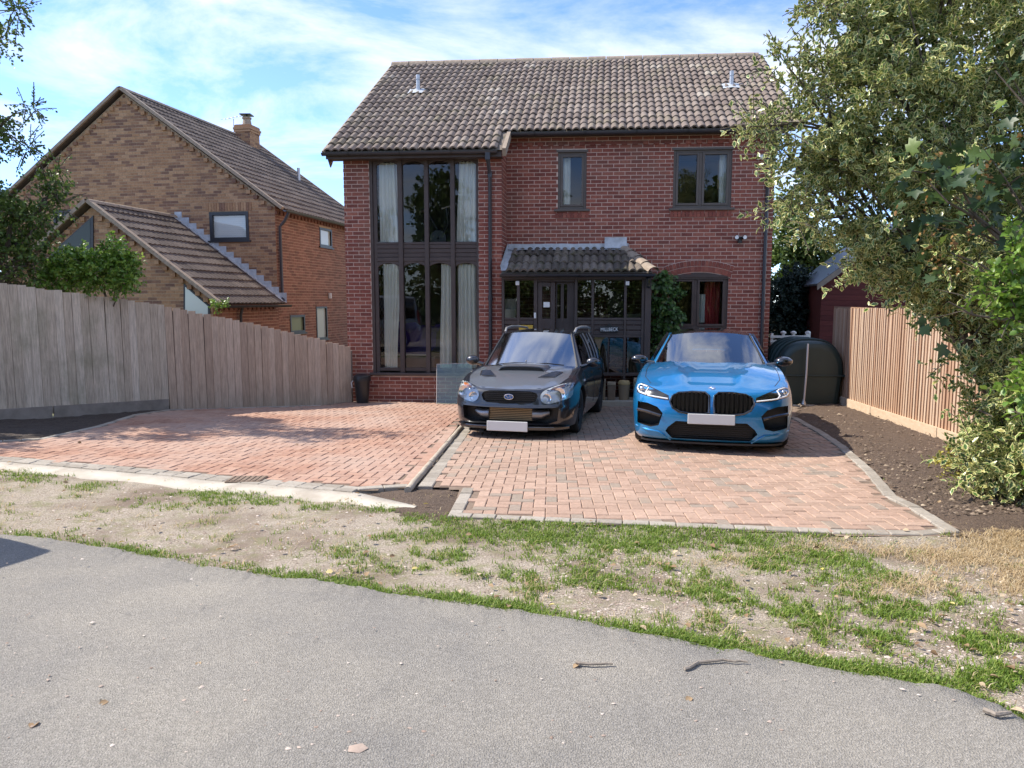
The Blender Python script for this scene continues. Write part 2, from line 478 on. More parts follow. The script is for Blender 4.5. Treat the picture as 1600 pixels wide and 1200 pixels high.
def mat_asphalt():
    m, nt, n, l, b = _nt('asphalt')
    p = _pos(n)
    v = n.new('ShaderNodeTexVoronoi'); v.inputs['Scale'].default_value = 130; l.new(p, v.inputs['Vector'])
    r0 = _ramp(n, [(0.0, (0.215, 0.198, 0.173)), (0.5, (0.26, 0.24, 0.21)), (1.0, (0.33, 0.305, 0.27))])
    sp = n.new('ShaderNodeSeparateColor'); l.new(v.outputs['Color'], sp.inputs[0]); l.new(sp.outputs[0], r0.inputs[0])
    f1 = _noise(n, l, p, 160, 3, 0.7)
    g1 = _ramp(n, [(0.3, (0.72,) * 3), (0.7, (1.2,) * 3)]); l.new(f1, g1.inputs[0])
    c = _mixc(n, l, 1.0, r0.outputs[0], g1.outputs[0], 'MULTIPLY')
    f2 = _noise(n, l, p, 0.9, 6, 0.6)
    g2 = _ramp(n, [(0.32, (0.76, 0.77, 0.79)), (0.68, (1.12, 1.10, 1.05))]); l.new(f2, g2.inputs[0])
    c = _mixc(n, l, 1.0, c, g2.outputs[0], 'MULTIPLY')
    f3 = _noise(n, l, p, 3.4, 6, 0.75)
    g3 = _ramp(n, [(0.60, (0, 0, 0)), (0.74, (.65, .65, .65))]); l.new(f3, g3.inputs[0])
    c = _mixc(n, l, g3.outputs[0], c, (0.105, 0.10, 0.095))
    l.new(c, b.inputs['Base Color']); b.inputs['Roughness'].default_value = 0.92
    ad = n.new('ShaderNodeMath'); ad.operation = 'ADD'
    l.new(f1, ad.inputs[0]); l.new(v.outputs['Distance'], ad.inputs[1])
    _bump(n, l, ad.outputs[0], 0.006, 0.8, b)
    MATS['asphalt'] = m
mat_asphalt()
mat_var('soil', (0.075, 0.05, 0.036), (0.155, 0.108, 0.075), 38, 1.0, 0.03, 60, c3=(0.115, 0.078, 0.052), s3=5)
mat_var('soil_dark', (0.045, 0.034, 0.028), (0.095, 0.072, 0.055), 38, 1.0, 0.03, 60)
mat_var('field', (0.10, 0.11, 0.05), (0.16, 0.15, 0.08), 0.6, 1.0)

def axis_steps(lo, hi, fine_lo, fine_hi, step, coarse):
    v = []; x = lo
    while x < fine_lo: v.append(x); x += coarse
    x = fine_lo
    while x < fine_hi: v.append(x); x += step
    x = fine_hi
    while x < hi: v.append(x); x += coarse
    v.append(hi); return v
xs = axis_steps(-400, 400, -12, 12, 1.0, 40); ys = axis_steps(-60, 700, -8, 20, 0.8, 40)
m = MB(); m.grid([[(x, y, gz(x, y) - 0.03) for x in xs] for y in ys])
tag(m.build('ground', 'field'), kind='structure')
edge_px = [(-90, 826), (0, 838), (95, 850), (180, 862), (260, 880), (330, 893), (420, 905), (490, 914), (560, 926), (640, 938), (740, 950), (850, 966), (940, 985),
           (1060, 1008), (1180, 1030), (1330, 1056), (1440, 1078), (1500, 1090), (1560, 1110), (1600, 1135), (1660, 1170)]
edge = [on_g(x, y) for x, y in edge_px]
dense = []
for a, b in zip(edge, edge[1:]):
    n_ = max(2, int((b - a).length / 0.025))
    for k in range(n_):
        p = a.lerp(b, k / n_)
        w = 0.035 * mnoise.noise(Vector((p.x * 3, p.y * 3, 0))) + 0.035 * mnoise.noise(Vector((p.x * 9, p.y * 9, 5))) + 0.02 * mnoise.noise(Vector((p.x * 31, p.y * 31, 9)))
        dense.append(Vector((p.x, p.y + w, 0)))
front = [Vector((-60, 9.5, 0)), Vector((-14, 7.6, 0))] + dense + [Vector((6, 1.2, 0)), Vector((14, -1.6, 0)), Vector((60, -9, 0))]
m = MB()
rows = []
for p in front:
    back = Vector((p.x, p.y - 6.2, 0))
    rows.append([(p.x, p.y + 0.05, gz(p.x, p.y) - 0.02), (p.x, p.y, gz(p.x, p.y) + 0.026), (p.x, p.y - 0.25, gz(p.x, p.y) + 0.034)] +
                [(p.x, p.y + (back.y - p.y) * t, max(gz(p.x, p.y + (back.y - p.y) * t), -0.05) + 0.036) for t in (0.15, 0.4, 0.7, 1.0)])
m.grid(rows)
tag(m.build('road', 'asphalt', smooth='all'), kind='structure')

# ------------------------------------------------------------------ the two block-paved drives
def poly_px(pts): return [on_g(x, y) for x, y in pts]
def inside(p, poly):
    c = False; j = len(poly) - 1
    for i in range(len(poly)):
        a, b = poly[i], poly[j]
        if (a.y > p.y) != (b.y > p.y) and p.x < (b.x - a.x) * (p.y - a.y) / (b.y - a.y) + a.x: c = not c
        j = i
    return c
def edge_dist(p, poly):
    best = 9e9
    for i in range(len(poly)):
        a, b = poly[i - 1], poly[i]
        ab = (b - a).xy; t = max(0, min(1, (Vector((p.x, p.y)) - a.xy).dot(ab) / max(ab.length_squared, 1e-9)))
        best = min(best, (a.xy + ab * t - Vector((p.x, p.y))).length)
    return best
PR = poly_px([(724, 672), (652, 768), (722, 771), (698, 816), (850, 823), (1100, 834), (1300, 843), (1440, 846), (1500, 841),
              (1440, 803), (1402, 785), (1368, 745), (1345, 725), (1322, 704), (1288, 681), (1245, 657)]) + \
     [Vector((5.35, 13.6, 0)), Vector((5.35, 14.55, 0)), Vector((0.5, 14.3, 0)), Vector((-0.55, 14.2, 0))]
PL = poly_px([(-90, 718), (7, 724), (280, 748), (560, 773), (640, 768), (716, 672)]) + [Vector((-0.62, 14.3, 0)), Vector((-3.2, 14.66, 0)), Vector((-3.32, 14.5, 0))] + \
     poly_px([(500, 637), (400, 640), (262, 644), (205, 653), (150, 671), (60, 691), (-90, 699)])
_fx = [p.x for p in PR[3:9]]; _fy = [p.y for p in PR[3:9]]
def _fe(x):
    for i in range(len(_fx) - 1):
        if x <= _fx[i + 1]: return _fy[i] + (_fy[i + 1] - _fy[i]) * (x - _fx[i]) / (_fx[i + 1] - _fx[i])
    return _fy[-1]
def vz(x, y):
    q = Vector((x * 2.3, y * 2.3, 3.1))
    d = _fe(x) - y
    e = 0.03 * math.exp(-(d / 0.16) ** 2) if (d > 0 and x > _fx[0]) else 0.0
    return gz(x, y) + 0.008 + e + 0.014 * mnoise.noise(q) + 0.006 * mnoise.noise(q * 4)
m = MB(); m.grid([[(x, y, vz(x, y)) for x in np.arange(-11, 11.01, 0.09)] for y in np.arange(0.6, 9.2, 0.09)])
tag(m.build('verge', 'verge_ground', smooth='all'), kind='structure')

def drive(name, poly, blockmat, yaw, off):
    m = MB()
    x0, x1 = min(p.x for p in poly), max(p.x for p in poly); y0, y1 = min(p.y for p in poly), max(p.y for p in poly)
    # bed of sand under the blocks: a fine sheet cut to the outline
    st = 0.10
    for i in range(int((x1 - x0) / st) + 1):
        for j in range(int((y1 - y0) / st) + 1):
            x, y = x0 + i * st, y0 + j * st
            c = Vector((x + st / 2, y + st / 2, 0))
            if inside(c, poly):
                m.quad(*[(q[0], q[1], gz(*q) + 0.040) for q in ((x, y), (x + st, y), (x + st, y + st), (x, y + st))])
    base = m.build(name, 'joint_sand'); tag(base, kind='structure')
    cs, sn = math.cos(yaw), math.sin(yaw)
    items = []
    n = int(16 / 0.1)
    for i in range(-n, n):
        for j in range(-10, n + 60):
            k = (i - j) % 4
            if k == 0: lx, ly, rot = (i + 1.0) * 0.1, (j + 0.5) * 0.1, 0
            elif k == 3: lx, ly, rot = (i + 0.5) * 0.1, (j + 1.0) * 0.1, 90
            else: continue
            x, y = off[0] + lx * cs - ly * sn, off[1] + lx * sn + ly * cs
            if not (x0 < x < x1 and y0 < y < y1): continue
            c = Vector((x, y, 0))
            if not inside(c, poly) or edge_dist(c, poly) < 0.125: continue
            sl = -0.0352 if y > 3.4 else 0
            tx = 0.03 if x < -3 else 0
            M = Matrix.Translation((x, y, gz(x, y) + 0.050 + rng.uniform(-0.0035, 0.0035))) @ Matrix.Rotation(-sl * -1, 4, 'X') @ \
                Matrix.Rotation(tx, 4, 'Y') @ Matrix.Rotation(yaw + R(rot) + rng.gauss(0, 0.012), 4, 'Z') @ \
                Matrix.Rotation(rng.gauss(0, 0.008), 4, 'X')
            items.append(('paver', M))
    pieces('paving_block', base, items, blockmat, rng, 300, 'paving_block_field')
    return base
drive_r = drive('driveway_right', PR, 'paver_pink', R(-3.0), (0.03, 5.0))
drive_l = drive('driveway_left', PL, 'paver_red', R(-5.0), (-7.0, 5.0))
def edging(parent, path, mat, step=0.205, lift=0.052, name='edging_block', w=0.1, width_scale=1.0):
    """blocks laid end to end along a line"""
    items = []
    for a, b in zip(path, path[1:]):
        d = (b - a).xy; L = d.length
        if L < 0.05: continue
        n_ = max(1, round(L / step)); ang = math.atan2(d.y, d.x)
        for k in range(n_):
            p = a.lerp(b, (k + 0.5) / n_)
            items.append(('paver', Matrix.Translation((p.x, p.y, gz(p.x, p.y) + lift + rng.uniform(-.003, .003))) @ Matrix.Rotation(math.atan2(gz(b.x, b.y) - gz(a.x, a.y), L) * -1, 4, Vector((-d.y, d.x, 0)).normalized()) @
                          Matrix.Rotation(ang + rng.gauss(0, .01), 4, 'Z') @ Matrix.Diagonal((L / n_ / 0.2 * 0.99, width_scale, 1, 1))))
    pieces(name, parent, items, mat, rng, 300)
def inset(path, d):
    out = []
    for i, p in enumerate(path):
        a, b = path[max(i - 1, 0)], path[min(i + 1, len(path) - 1)]
        t = (b - a).xy.normalized(); out.append(Vector((p.x - t.y * d, p.y + t.x * d, 0)))
    return out
edging(drive_r, inset(PR[3:9], 0.055), 'paver_grey')
edging(drive_r, inset(PR[8:16], 0.055), 'paver_grey', width_scale=1.1, lift=0.058)
edging(drive_r, inset(PR[0:2], 0.075), 'paver_grey', width_scale=1.4)
edging(drive_r, inset(PR[2:4], 0.06), 'paver_grey', width_scale=1.1)
edging(drive_l, inset(PL[0:4], 0.055), 'paver_grey')
edging(drive_l, inset(PL[0:4], -0.05), 'paver_grey')
edging(drive_l, inset(PL[9:], 0.05), 'paver_grey')
edging(drive_l, inset(PL[4:6], 0.06), 'paver_red', width_scale=1.15)
edging(drive_l, inset(PL[3:5], 0.055), 'paver_grey')
# concrete haunching along the front of the left drive
path = inset(PL[0:4], -0.10); path[-1] = path[-1] + Vector((0.05, 0, 0)); path.append(on_g(652, 798))
m = MB(); rows = []
pp = []
for a, b in zip(path, path[1:]):
    for k in range(12): pp.append(a.lerp(b, k / 12))
pp.append(path[-1])
for i, p in enumerate(pp):
    wd = 0.24 + 0.05 * mnoise.noise(Vector((p.x * 2, 7, 0)))
    if i > len(pp) - 8: wd *= max(0.1, (len(pp) - i) / 8)
    z = gz(p.x, p.y)
    rows.append([(p.x, p.y, z + 0.0), (p.x, p.y - 0.005, z + 0.043), (p.x - 0.02, p.y - wd * 0.7, z + 0.034), (p.x - 0.03, p.y - wd, z + 0.016), (p.x - 0.03, p.y - wd - 0.02, z - 0.02)])
m.grid(rows)
tag(m.build('concrete_strip', 'concrete', smooth='all'), kind='structure')
# drain cover set in the left drive
c = on_g(386, 757)
t = thing('drain_cover', 'dark square drain cover set among the red blocks of the left drive', 'drain cover', c)
m = MB(); m.box((c.x, c.y, gz(c.x, c.y) + 0.048), (0.34, 0.24, 0.02)); m.build('cover_plate', 'joint_sand', t)
m = MB()
for k in range(7): m.box((c.x - 0.15 + k * 0.05, c.y, gz(c.x, c.y) + 0.0605), (0.022, 0.2, 0.006))
m.build('grip_ribs', 'joint_sand', t)
# round concrete edging pipes between the two drives
pa, pb = on_g(637, 768, 0.05), on_g(718, 672, 0.05)
for k, (f0, f1) in enumerate(((0.0, 0.32), (0.33, 0.66), (0.67, 1.06))):
    a, b = pa.lerp(pb, f0), pa.lerp(pb, f1)
    m = MB(); n_ = 8
    pts = [a.lerp(b, i / n_) + Vector((0.008 * mnoise.noise(Vector((i * .7, k * 9, 0))), 0, 0.012)) for i in range(n_ + 1)]
    m.tube(pts, 0.033, 12)
    tag(m.build('edging_pipe', 'concrete_pipe', smooth=True), ['round concrete edging length between the drives, end nearest the verge', 'round concrete edging length between the drives, middle one of three',
        'round concrete edging length between the drives, end beside the black car'][k], 'edging', 'edging between the drives')

# soil beds
def bed(name, poly, mat, h):
    x0, x1 = min(p.x for p in poly), max(p.x for p in poly); y0, y1 = min(p.y for p in poly), max(p.y for p in poly)
    st = 0.06; m = MB(); idx = {}
    def vid(i, j):
        if (i, j) not in idx:
            x, y = x0 + i * st, y0 + j * st
            e = min(1, edge_dist(Vector((x, y, 0)), poly) / 0.25) if inside(Vector((x, y, 0)), poly) else 0
            q = Vector((x * 5, y * 5, 1))
            idx[(i, j)] = len(m.v)
            m.v.append((x, y, gz(x, y) + 0.012 + e * (h + 0.022 * mnoise.noise(q) + 0.016 * mnoise.noise(q * 3.1))))
        return idx[(i, j)]
    for i in range(int((x1 - x0) / st) + 1):
        for j in range(int((y1 - y0) / st) + 1):
            if inside(Vector((x0 + (i + .5) * st, y0 + (j + .5) * st, 0)), poly):
                m.f.append((vid(i, j), vid(i + 1, j), vid(i + 1, j + 1), vid(i, j + 1))); m.m.append(0)
    return tag(m.build(name, mat, smooth='all'), kind='structure')
bed('soil_bed_right', PR[8:16] + [Vector((5.3, 13.6, 0)), Vector((6.6, 14.9, 0)), Vector((5.8, 9.0, 0)), Vector((5.4, 5.6, 0)), Vector((4.6, 5.2, 0))], 'soil', 0.045)
bed('soil_bed_left', PL[9:] + [Vector((-9.5, 8.6, 0)), Vector((-9.5, 10.2, 0)), Vector((-7.2, 10.9, 0)), on_g(262, 641)], 'soil_dark', 0.04)
bed('soil_gap', poly_px([(560, 776), (632, 766), (660, 764), (730, 768), (700, 818), (640, 812)]), 'soil', 0.028)
# ------------------------------------------------------------------ the red brick house
GH = gz(0, 15)                                   # ground level at the house
HO = Vector((-0.109, 15.15))
HU = Vector((math.cos(R(4.4)), -math.sin(R(4.4))))       # along the front, to the right
HN = Vector((math.sin(R(7.2)), math.cos(R(7.2))))        # into the house
U3, N3, Z3 = Vector((*HU, 0)), Vector((*HN, 0)), Vector((0, 0, 1))
def H(a, d, h):
    p = HO + HU * a + HN * d
    return Vector((p.x, p.y, h))
def hp(px, py, d):
    """(along, height) on the upright plane d behind the main front"""
    nn = Vector((-HU.y, HU.x, 0)); r = ray(px, py); q = H(0, d, 0)
    p = CAMP + r * ((q - CAMP).dot(nn) / r.dot(nn))
    return (p.xy - q.xy).dot(HU), p.z
def frameM(c, X, Y, Z):
    return Matrix(((X.x, Y.x, Z.x, c.x), (X.y, Y.y, Z.y, c.y), (X.z, Y.z, Z.z, c.z), (0, 0, 0, 1)))
def lay(org, X, Y, L, h0, h1, openings, out, proud=0.006, bw=0.225, ch=0.075, phase=0.0, lim=None, jt=0.013):
    """stretcher bond on a wall from org along X (outward is -Y); openings are (s0, s1, z0, z1)"""
    z = h0; row = 0
    while z + ch * 0.6 < h1:
        zc = z + ch / 2
        free = [lim(zc) if lim else (0.0, L)]
        for s0, s1, z0, z1 in openings:
            if z0 - 0.02 < zc < z1 + 0.02:
                nf = []
                for a, b in free:
                    if s1 <= a or s0 >= b: nf.append((a, b))
                    else:
                        if s0 - a > 0.03: nf.append((a, s0))
                        if b - s1 > 0.03: nf.append((s1, b))
                free = nf
        s = -bw + (phase + (row % 2) * bw / 2) % bw
        while s < L:
            for a, b in free:
                x0, x1 = max(s, a), min(s + bw - jt, b)
                if x1 - x0 > 0.025:
                    w = x1 - x0
                    c = org + X * (x0 + w / 2) + Z3 * (zc) - Y * (proud + rng.uniform(-.002, .002))
                    out.append(('brick', frameM(c, X * w, Y * (proud + 0.01), Z3 * (ch - jt + rng.uniform(-.001, .001)))))
            s += bw
        z += ch; row += 1
def wall_sheet(m, org, X, L, h0, h1, openings, Y=None, reveal=0.1):
    ss = sorted({0.0, L} | {min(max(v, 0), L) for o in openings for v in o[:2]}); zs = sorted({h0, h1} | {min(max(v, h0), h1) for o in openings for v in o[2:]})
    for s0, s1 in zip(ss, ss[1:]):
        for z0, z1 in zip(zs, zs[1:]):
            sc, zc = (s0 + s1) / 2, (z0 + z1) / 2
            if any(o[0] < sc < o[1] and o[2] < zc < o[3] for o in openings): continue
            m.quad(org + X * s0 + Z3 * z0, org + X * s1 + Z3 * z0, org + X * s1 + Z3 * z1, org + X * s0 + Z3 * z1)
    if Y is not None:
        for s0, s1, z0, z1 in openings:
            q = [org + X * a + Z3 * b for a, b in ((s0, z0), (s1, z0), (s1, z1), (s0, z1))]
            for i in range(4): m.quad(q[i], q[(i + 1) % 4], q[(i + 1) % 4] + Y * reveal, q[i] + Y * reveal)

BAYD, PORD = -0.75, -0.95
RIDGE_D, MAIN_E, BAY_E = 3.70, -0.33, -1.08       # ridge and eaves lines
h_main = hp(970, 204, MAIN_E)[1]; h_bay = hp(640, 233, BAY_E)[1]; h_ridge = hp(900, 96, RIDGE_D)[1]
SL = math.atan2(h_ridge - h_main, RIDGE_D - MAIN_E)
h_bay = h_main - (MAIN_E - BAY_E) * math.tan(SL)
AL, AR = hp(540, 400, BAYD)[0], hp(1208, 330, 0)[0]          # left edge of the bay, right corner
house = thing('brick_house', 'red brick house with brown pantile roof, tall bay window and tiled porch', 'house', H(1, 2, GH))
# ---- walls
wm_ = MB(); bricks = []
win_s = (*[v for v in (hp(872, 236, 0)[0], hp(917, 236, 0)[0])], hp(890, 327, 0)[1], hp(890, 237, 0)[1])
win_l = (hp(1053, 232, 0)[0], hp(1145, 232, 0)[0], hp(1100, 325, 0)[1], hp(1100, 233, 0)[1])
win_k = (hp(1046, 470, 0)[0], hp(1137, 470, 0)[0], hp(1100, 514, 0)[1], hp(1100, 432, 0)[1])
door_o = (hp(845, 480, 0)[0], hp(905, 480, 0)[0], GH, GH + 2.1)
TOPM = h_main - 0.02
o0 = H(0, 0, 0)
ops = [win_s, win_l, win_k]
wall_sheet(wm_, o0, U3, AR, GH - 0.3, TOPM + 0.15, ops, N3)
lay(o0, U3, N3, AR, GH - 0.06, TOPM + 0.1, ops, bricks)
# bay: two piers, low wall under the glazing
bo = H(AL, BAYD, 0); BL = -AL
g0, g1 = hp(577, 300, BAYD)[0] - AL, hp(747.5, 300, BAYD)[0] - AL
gz0, gz1 = hp(650, 581, BAYD)[1], hp(650, 246, BAYD)[1]
bay_top = h_bay + 0.10
bops = [(g0, g1, gz0 - 0.05, gz1 + 0.06)]
wall_sheet(wm_, bo, U3, BL, GH - 0.3, bay_top + 0.05, bops, N3, 0.14)
lay(bo, U3, N3, BL, GH - 0.06, bay_top, bops, bricks, phase=0.05)
ro = H(0, BAYD, 0)                                  # the return between bay and main front
wm_.add([H(0, BAYD, GH - .3), H(0, 0, GH - .3), H(0, 0, h_main + .1), H(0, BAYD, h_bay + .12)], [(0, 1, 2, 3)])
lay(ro, N3, -U3, -BAYD, GH - 0.06, TOPM - 0.05, [], bricks, lim=lambda z: (0.0, -BAYD) if z < h_bay + .05 else (min(-BAYD, (z - h_bay) / math.tan(SL)), -BAYD))
BACK = 2 * RIDGE_D - MAIN_E
for a, s in ((AL, -1), (AR, 1)):                    # gable ends
    d0 = BAYD if a == AL else 0.0
    hh = (h_bay if a == AL else h_main) + 0.05
    wm_.add([H(a, d0, GH - .3), H(a, BACK - .4, GH - .3), H(a, BACK - .4, h_main), H(a, RIDGE_D, h_ridge - 0.1), H(a, d0, hh)], [(0, 1, 2, 3, 4)])
    io = H(a, d0, 0)
    lay_out = []
    if s > 0: lay(io, N3, -U3, 2.5, GH - .06, TOPM, [], lay_out)
    else: lay(H(a, d0 + 2.5, 0), -N3, U3, 2.5, GH - .06, h_bay, [], lay_out)
    bricks += lay_out
wm_.quad(H(AL, BACK - .4, GH - .3), H(AR, BACK - .4, GH - .3), H(AR, BACK - .4, h_main), H(AL, BACK - .4, h_main))
wall = wm_.build('wall', 'mortar', house)
# dentil course under the main gutter
hd = hp(970, 224, 0)[1]
s = 0.06
while s < AR - 0.1:
    bricks.append(('brick', frameM(H(s, -0.042, hd), U3 * 0.1025, N3 * 0.05, Z3 * 0.066))); s += 0.207
# rowlock courses under the upper windows, two rings of headers over the kitchen window
for w in (win_s, win_l):
    n_ = int((w[1] - w[0] + 0.12) / 0.075)
    for k in range(n_):
        bricks.append(('brick', frameM(H(w[0] - 0.05 + (k + .5) * 0.075, -0.020, w[2] - 0.125), U3 * 0.065, N3 * 0.03, Z3 * 0.10)))
m = MB(); rows = []
cx, rise = (win_k[0] + win_k[1]) / 2, 0.11
hw = (win_k[1] - win_k[0]) / 2 + 0.03
rad = (hw * hw + rise * rise) / (2 * rise)
def arc(tt, rr, d):
    return H(cx + rr * math.sin(tt), d, win_k[3] - 0.02 - (rad - rise) + rr * math.cos(tt))
t1 = math.asin(hw / rad)
rows = [[arc(-t1 + 2 * t1 * k / 16, rad + r_, -0.013) for k in range(17)] for r_ in (-0.01, 0.235)]
m.grid(rows); m.build('arch_mortar', 'mortar', house)
for ring in (0, 1):
    n_ = 19
    for k in range(n_):
        tt = -t1 + 2 * t1 * (k + .5) / n_
        c = arc(tt, rad + 0.055 + ring * 0.117, -0.024)
        bricks.append(('brick', frameM(c, (U3 * math.cos(tt) - Z3 * math.sin(tt)) * 0.064, N3 * 0.03, (Z3 * math.cos(tt) + U3 * math.sin(tt)) * 0.105)))
m = MB(); m.add([arc(-t1, rad - 0.01, -0.006)] + [arc(-t1 + 2 * t1 * k / 16, rad - 0.01, -0.006) for k in range(17)] + [H(win_k[1] + .03, -0.006, win_k[3] - .05), H(win_k[0] - .03, -0.006, win_k[3] - .05)], [tuple(range(1, 20))])
m.build('window_head', 'brown_joinery', house)
def brick_order(it):
    c = it[1].translation; x, y = proj(c)
    hid = 0 if (y < 505 and not (x < 590 and False)) else 1
    return (hid, (c - CAMP).length)
pieces('brick', wall, bricks, 'brick_red', rng, 300, 'brick_mass', order=brick_order)

# ---- roof
def roll_tile(w, ln, lip, rolls=2, hr=0.042, up=0.032, hw=0.056):
    xs_ = []
    n_ = rolls * 6
    for i in range(n_ + 1): xs_.append(-w / 2 + w * i / n_)
    def zz(x):
        k = ((x + w / 2) / (w / rolls)) % 1.0
        q = abs(k - 0.5) * (w / rolls)
        return hr * math.sqrt(max(0, 1 - (q / hw) ** 2)) if q < hw else 0.0
    v = [(x, 0.0, up + zz(x) - lip) for x in xs_] + [(x, 0.0, up + zz(x)) for x in xs_] + [(x, ln, zz(x)) for x in xs_]
    k = len(xs_)
    f = [(i, i + 1, k + i + 1, k + i) for i in range(k - 1)] + [(k + i, k + i + 1, 2 * k + i + 1, 2 * k + i) for i in range(k - 1)]
    return v, f
BASE['tile'] = roll_tile(0.30, 0.36, 0.03)
SU = (N3 * math.cos(SL) + Z3 * math.sin(SL)).normalized()      # up the slope
SN = U3.cross(SU).normalized()
GA = (MAIN_E - BAY_E) / math.cos(SL) / 3
roof = MB()
RL, RR = AL - 0.26, AR + 0.30
STEP = 0.06                                          # where the low eaves of the bay end
def RP(a, d, lift=0.0): return H(a, d, h_main + (d - MAIN_E) * math.tan(SL)) + SN * lift
roof.quad(RP(RL, BAY_E), RP(STEP, BAY_E), RP(STEP, RIDGE_D), RP(RL, RIDGE_D))
roof.quad(RP(STEP, MAIN_E), RP(RR, MAIN_E), RP(RR, RIDGE_D), RP(STEP, RIDGE_D))
roof.quad(H(RL, BACK, h_main), H(RR, BACK, h_main), H(RR, RIDGE_D, h_ridge), H(RL, RIDGE_D, h_ridge))
rf = roof.build('roof', 'porch_tile', house)
items = []; rr = 0
while True:
    sd = rr * GA; d = BAY_E + sd * math.cos(SL)
    if d > RIDGE_D - 0.12: break
    a = RL + 0.15
    while a < RR - 0.02:
        if d > MAIN_E - 0.05 or a < STEP + 0.05:
            off = Vector((0, 0, 0))
            items.append(('tile', frameM(RP(a + rng.uniform(-.006, .006), d, 0.012 + rng.uniform(-.004, .005)) , U3 * 1.0, SU * 1.0, SN) @ Matrix.Rotation(rng.gauss(0, 0.012), 4, 'Z')))
        a += 0.30
    rr += 1
pieces('roof_tile', rf, items, 'roof_tile', rng, 300, 'roof_tile_mass')
# ridge tiles, verge edges, mortar fillet where the eaves step
k = 0; a = RL
while a < RR:
    m = MB(); w = min(0.43, RR - a)
    m.grid([[H(a + s_ * w, RIDGE_D + 0.13 * math.sin(t_), h_ridge - 0.035 + 0.135 * math.cos(t_) + 0.004 * (k % 2)) for t_ in np.linspace(-1.5, 1.5, 9)] for s_ in (0.0, 0.985)])
    m.build('ridge_tile', 'verge_stone', rf, smooth=True); a += 0.44; k += 1
for a in (RL, RR):
    m = MB()
    d0 = BAY_E if a == RL else MAIN_E
    m.hexa([RP(a - .03, d0, -.03), RP(a + .03, d0, -.03), RP(a + .03, RIDGE_D, -.03), RP(a - .03, RIDGE_D, -.03)], [RP(a - .03, d0, .03), RP(a + .03, d0, .03), RP(a + .03, RIDGE_D, .03), RP(a - .03, RIDGE_D, .03)])
    m.build('verge_edge', 'verge_stone', rf)
m = MB()
m.hexa([RP(STEP - .0, BAY_E, -.12), RP(STEP + .07, BAY_E, -.12), RP(STEP + .07, MAIN_E, -.12), RP(STEP, MAIN_E, -.12)], [RP(STEP, BAY_E, .03), RP(STEP + .07, BAY_E, .03), RP(STEP + .07, MAIN_E, .03), RP(STEP, MAIN_E, .03)])
m.build('eaves_fillet', 'verge_stone', rf)
# vent pipes through the tiles
for (px, py0, py1) in ((653.5, 145, 117), (1142.5, 137, 111)):
    lo, hi = None, None
    best = None
    for d in np.linspace(-1, 3.6, 93):               # the point of the slope under this pixel
        a_, h_ = hp(px, py0, d)
        e = abs(h_ - (h_main + (d - MAIN_E) * math.tan(SL)))
        if best is None or e < best[0]: best = (e, a_, d, h_)
    _, a_, d_, h_ = best
    hh = hp(px, py1, d_)[1]
    m = MB(); m.tube([H(a_, d_, h_ - .05), H(a_, d_, hh)], 0.045, 10); m.tube([H(a_, d_, hh - .10), H(a_, d_, hh - .09)], 0.056, 10)
    v = m.build('vent_pipe', 'steel', rf, smooth=True)
    m = MB(); m.grid([[RP(a_ + x, d_ + y, 0.075 - 0.02 * abs(x) * 5) for x in np.linspace(-.2, .2, 5)] for y in (-.16, -.05, .1)])
    m.build('vent_flashing', 'lead', rf)
# fascias, gutters, downpipes
m = MB()
fb = hp(640, 247, BAY_E + 0.08)[1]
m.hexa([H(RL + .02, BAY_E + .06, fb), H(STEP - .02, BAY_E + .06, fb), H(STEP - .02, BAY_E + .09, fb), H(RL + .02, BAY_E + .09, fb)], [H(RL + .02, BAY_E + .06, h_bay + .02), H(STEP - .02, BAY_E + .06, h_bay + .02), H(STEP - .02, BAY_E + .09, h_bay + .02), H(RL + .02, BAY_E + .09, h_bay + .02)])
m.quad(H(RL + .02, BAY_E + .09, fb + .01), H(STEP - .02, BAY_E + .09, fb + .01), H(STEP - .02, BAYD + .02, fb + .01), H(RL + .02, BAYD + .02, fb + .01))
m.hexa([H(STEP + .02, MAIN_E + .2, h_main - .05), H(RR - .1, MAIN_E + .2, h_main - .05), H(RR - .1, MAIN_E + .23, h_main - .05), H(STEP + .02, MAIN_E + .23, h_main - .05)], [H(STEP + .02, MAIN_E + .2, h_main + .06), H(RR - .1, MAIN_E + .2, h_main + .06), H(RR - .1, MAIN_E + .23, h_main + .06), H(STEP + .02, MAIN_E + .23, h_main + .06)])
m.prism([H(RL + .02, BAY_E + .06, fb + .1), H(RL + .02, BAYD + .3, fb + .28), H(RL + .02, BAYD - .06, fb - .12)], U3 * 0.02)
m.build('fascia', 'brown_joinery', house)
def gutter(a0, a1, d, h, r=0.052):
    m = MB()
    ang = np.linspace(math.pi * 0.98, 2 * math.pi * 1.01, 9)
    m.grid([[H(a, d + r * math.cos(t_), h + r * math.sin(t_)) for t_ in ang] for a in np.linspace(a0, a1, 3)])
    m.grid([[H(a, d + (r - .006) * math.cos(t_), h + (r - .006) * math.sin(t_)) for t_ in ang] for a in np.linspace(a0, a1, 3)])
    for a in (a0, a1): m.add([H(a, d + r * math.cos(t_), h + r * math.sin(t_)) for t_ in ang], [tuple(range(9))])
    g = m.build('gutter', 'gutter_black', house, smooth=True)
    b = MB(); a = a0 + 0.5
    while a < a1 - 0.2:
        b.grid([[H(x, d + (r + .006) * math.cos(t_), h + .004 + (r + .006) * math.sin(t_)) for t_ in ang] for x in (a, a + .035)]); a += 0.98
    b.build('gutter_clip', 'black_plastic', g)
gutter(RL - 0.03, STEP - 0.09, BAY_E - .005, h_bay - 0.015)
gutter(STEP + 0.02, RR - .02, MAIN_E - .005, h_main - 0.015)
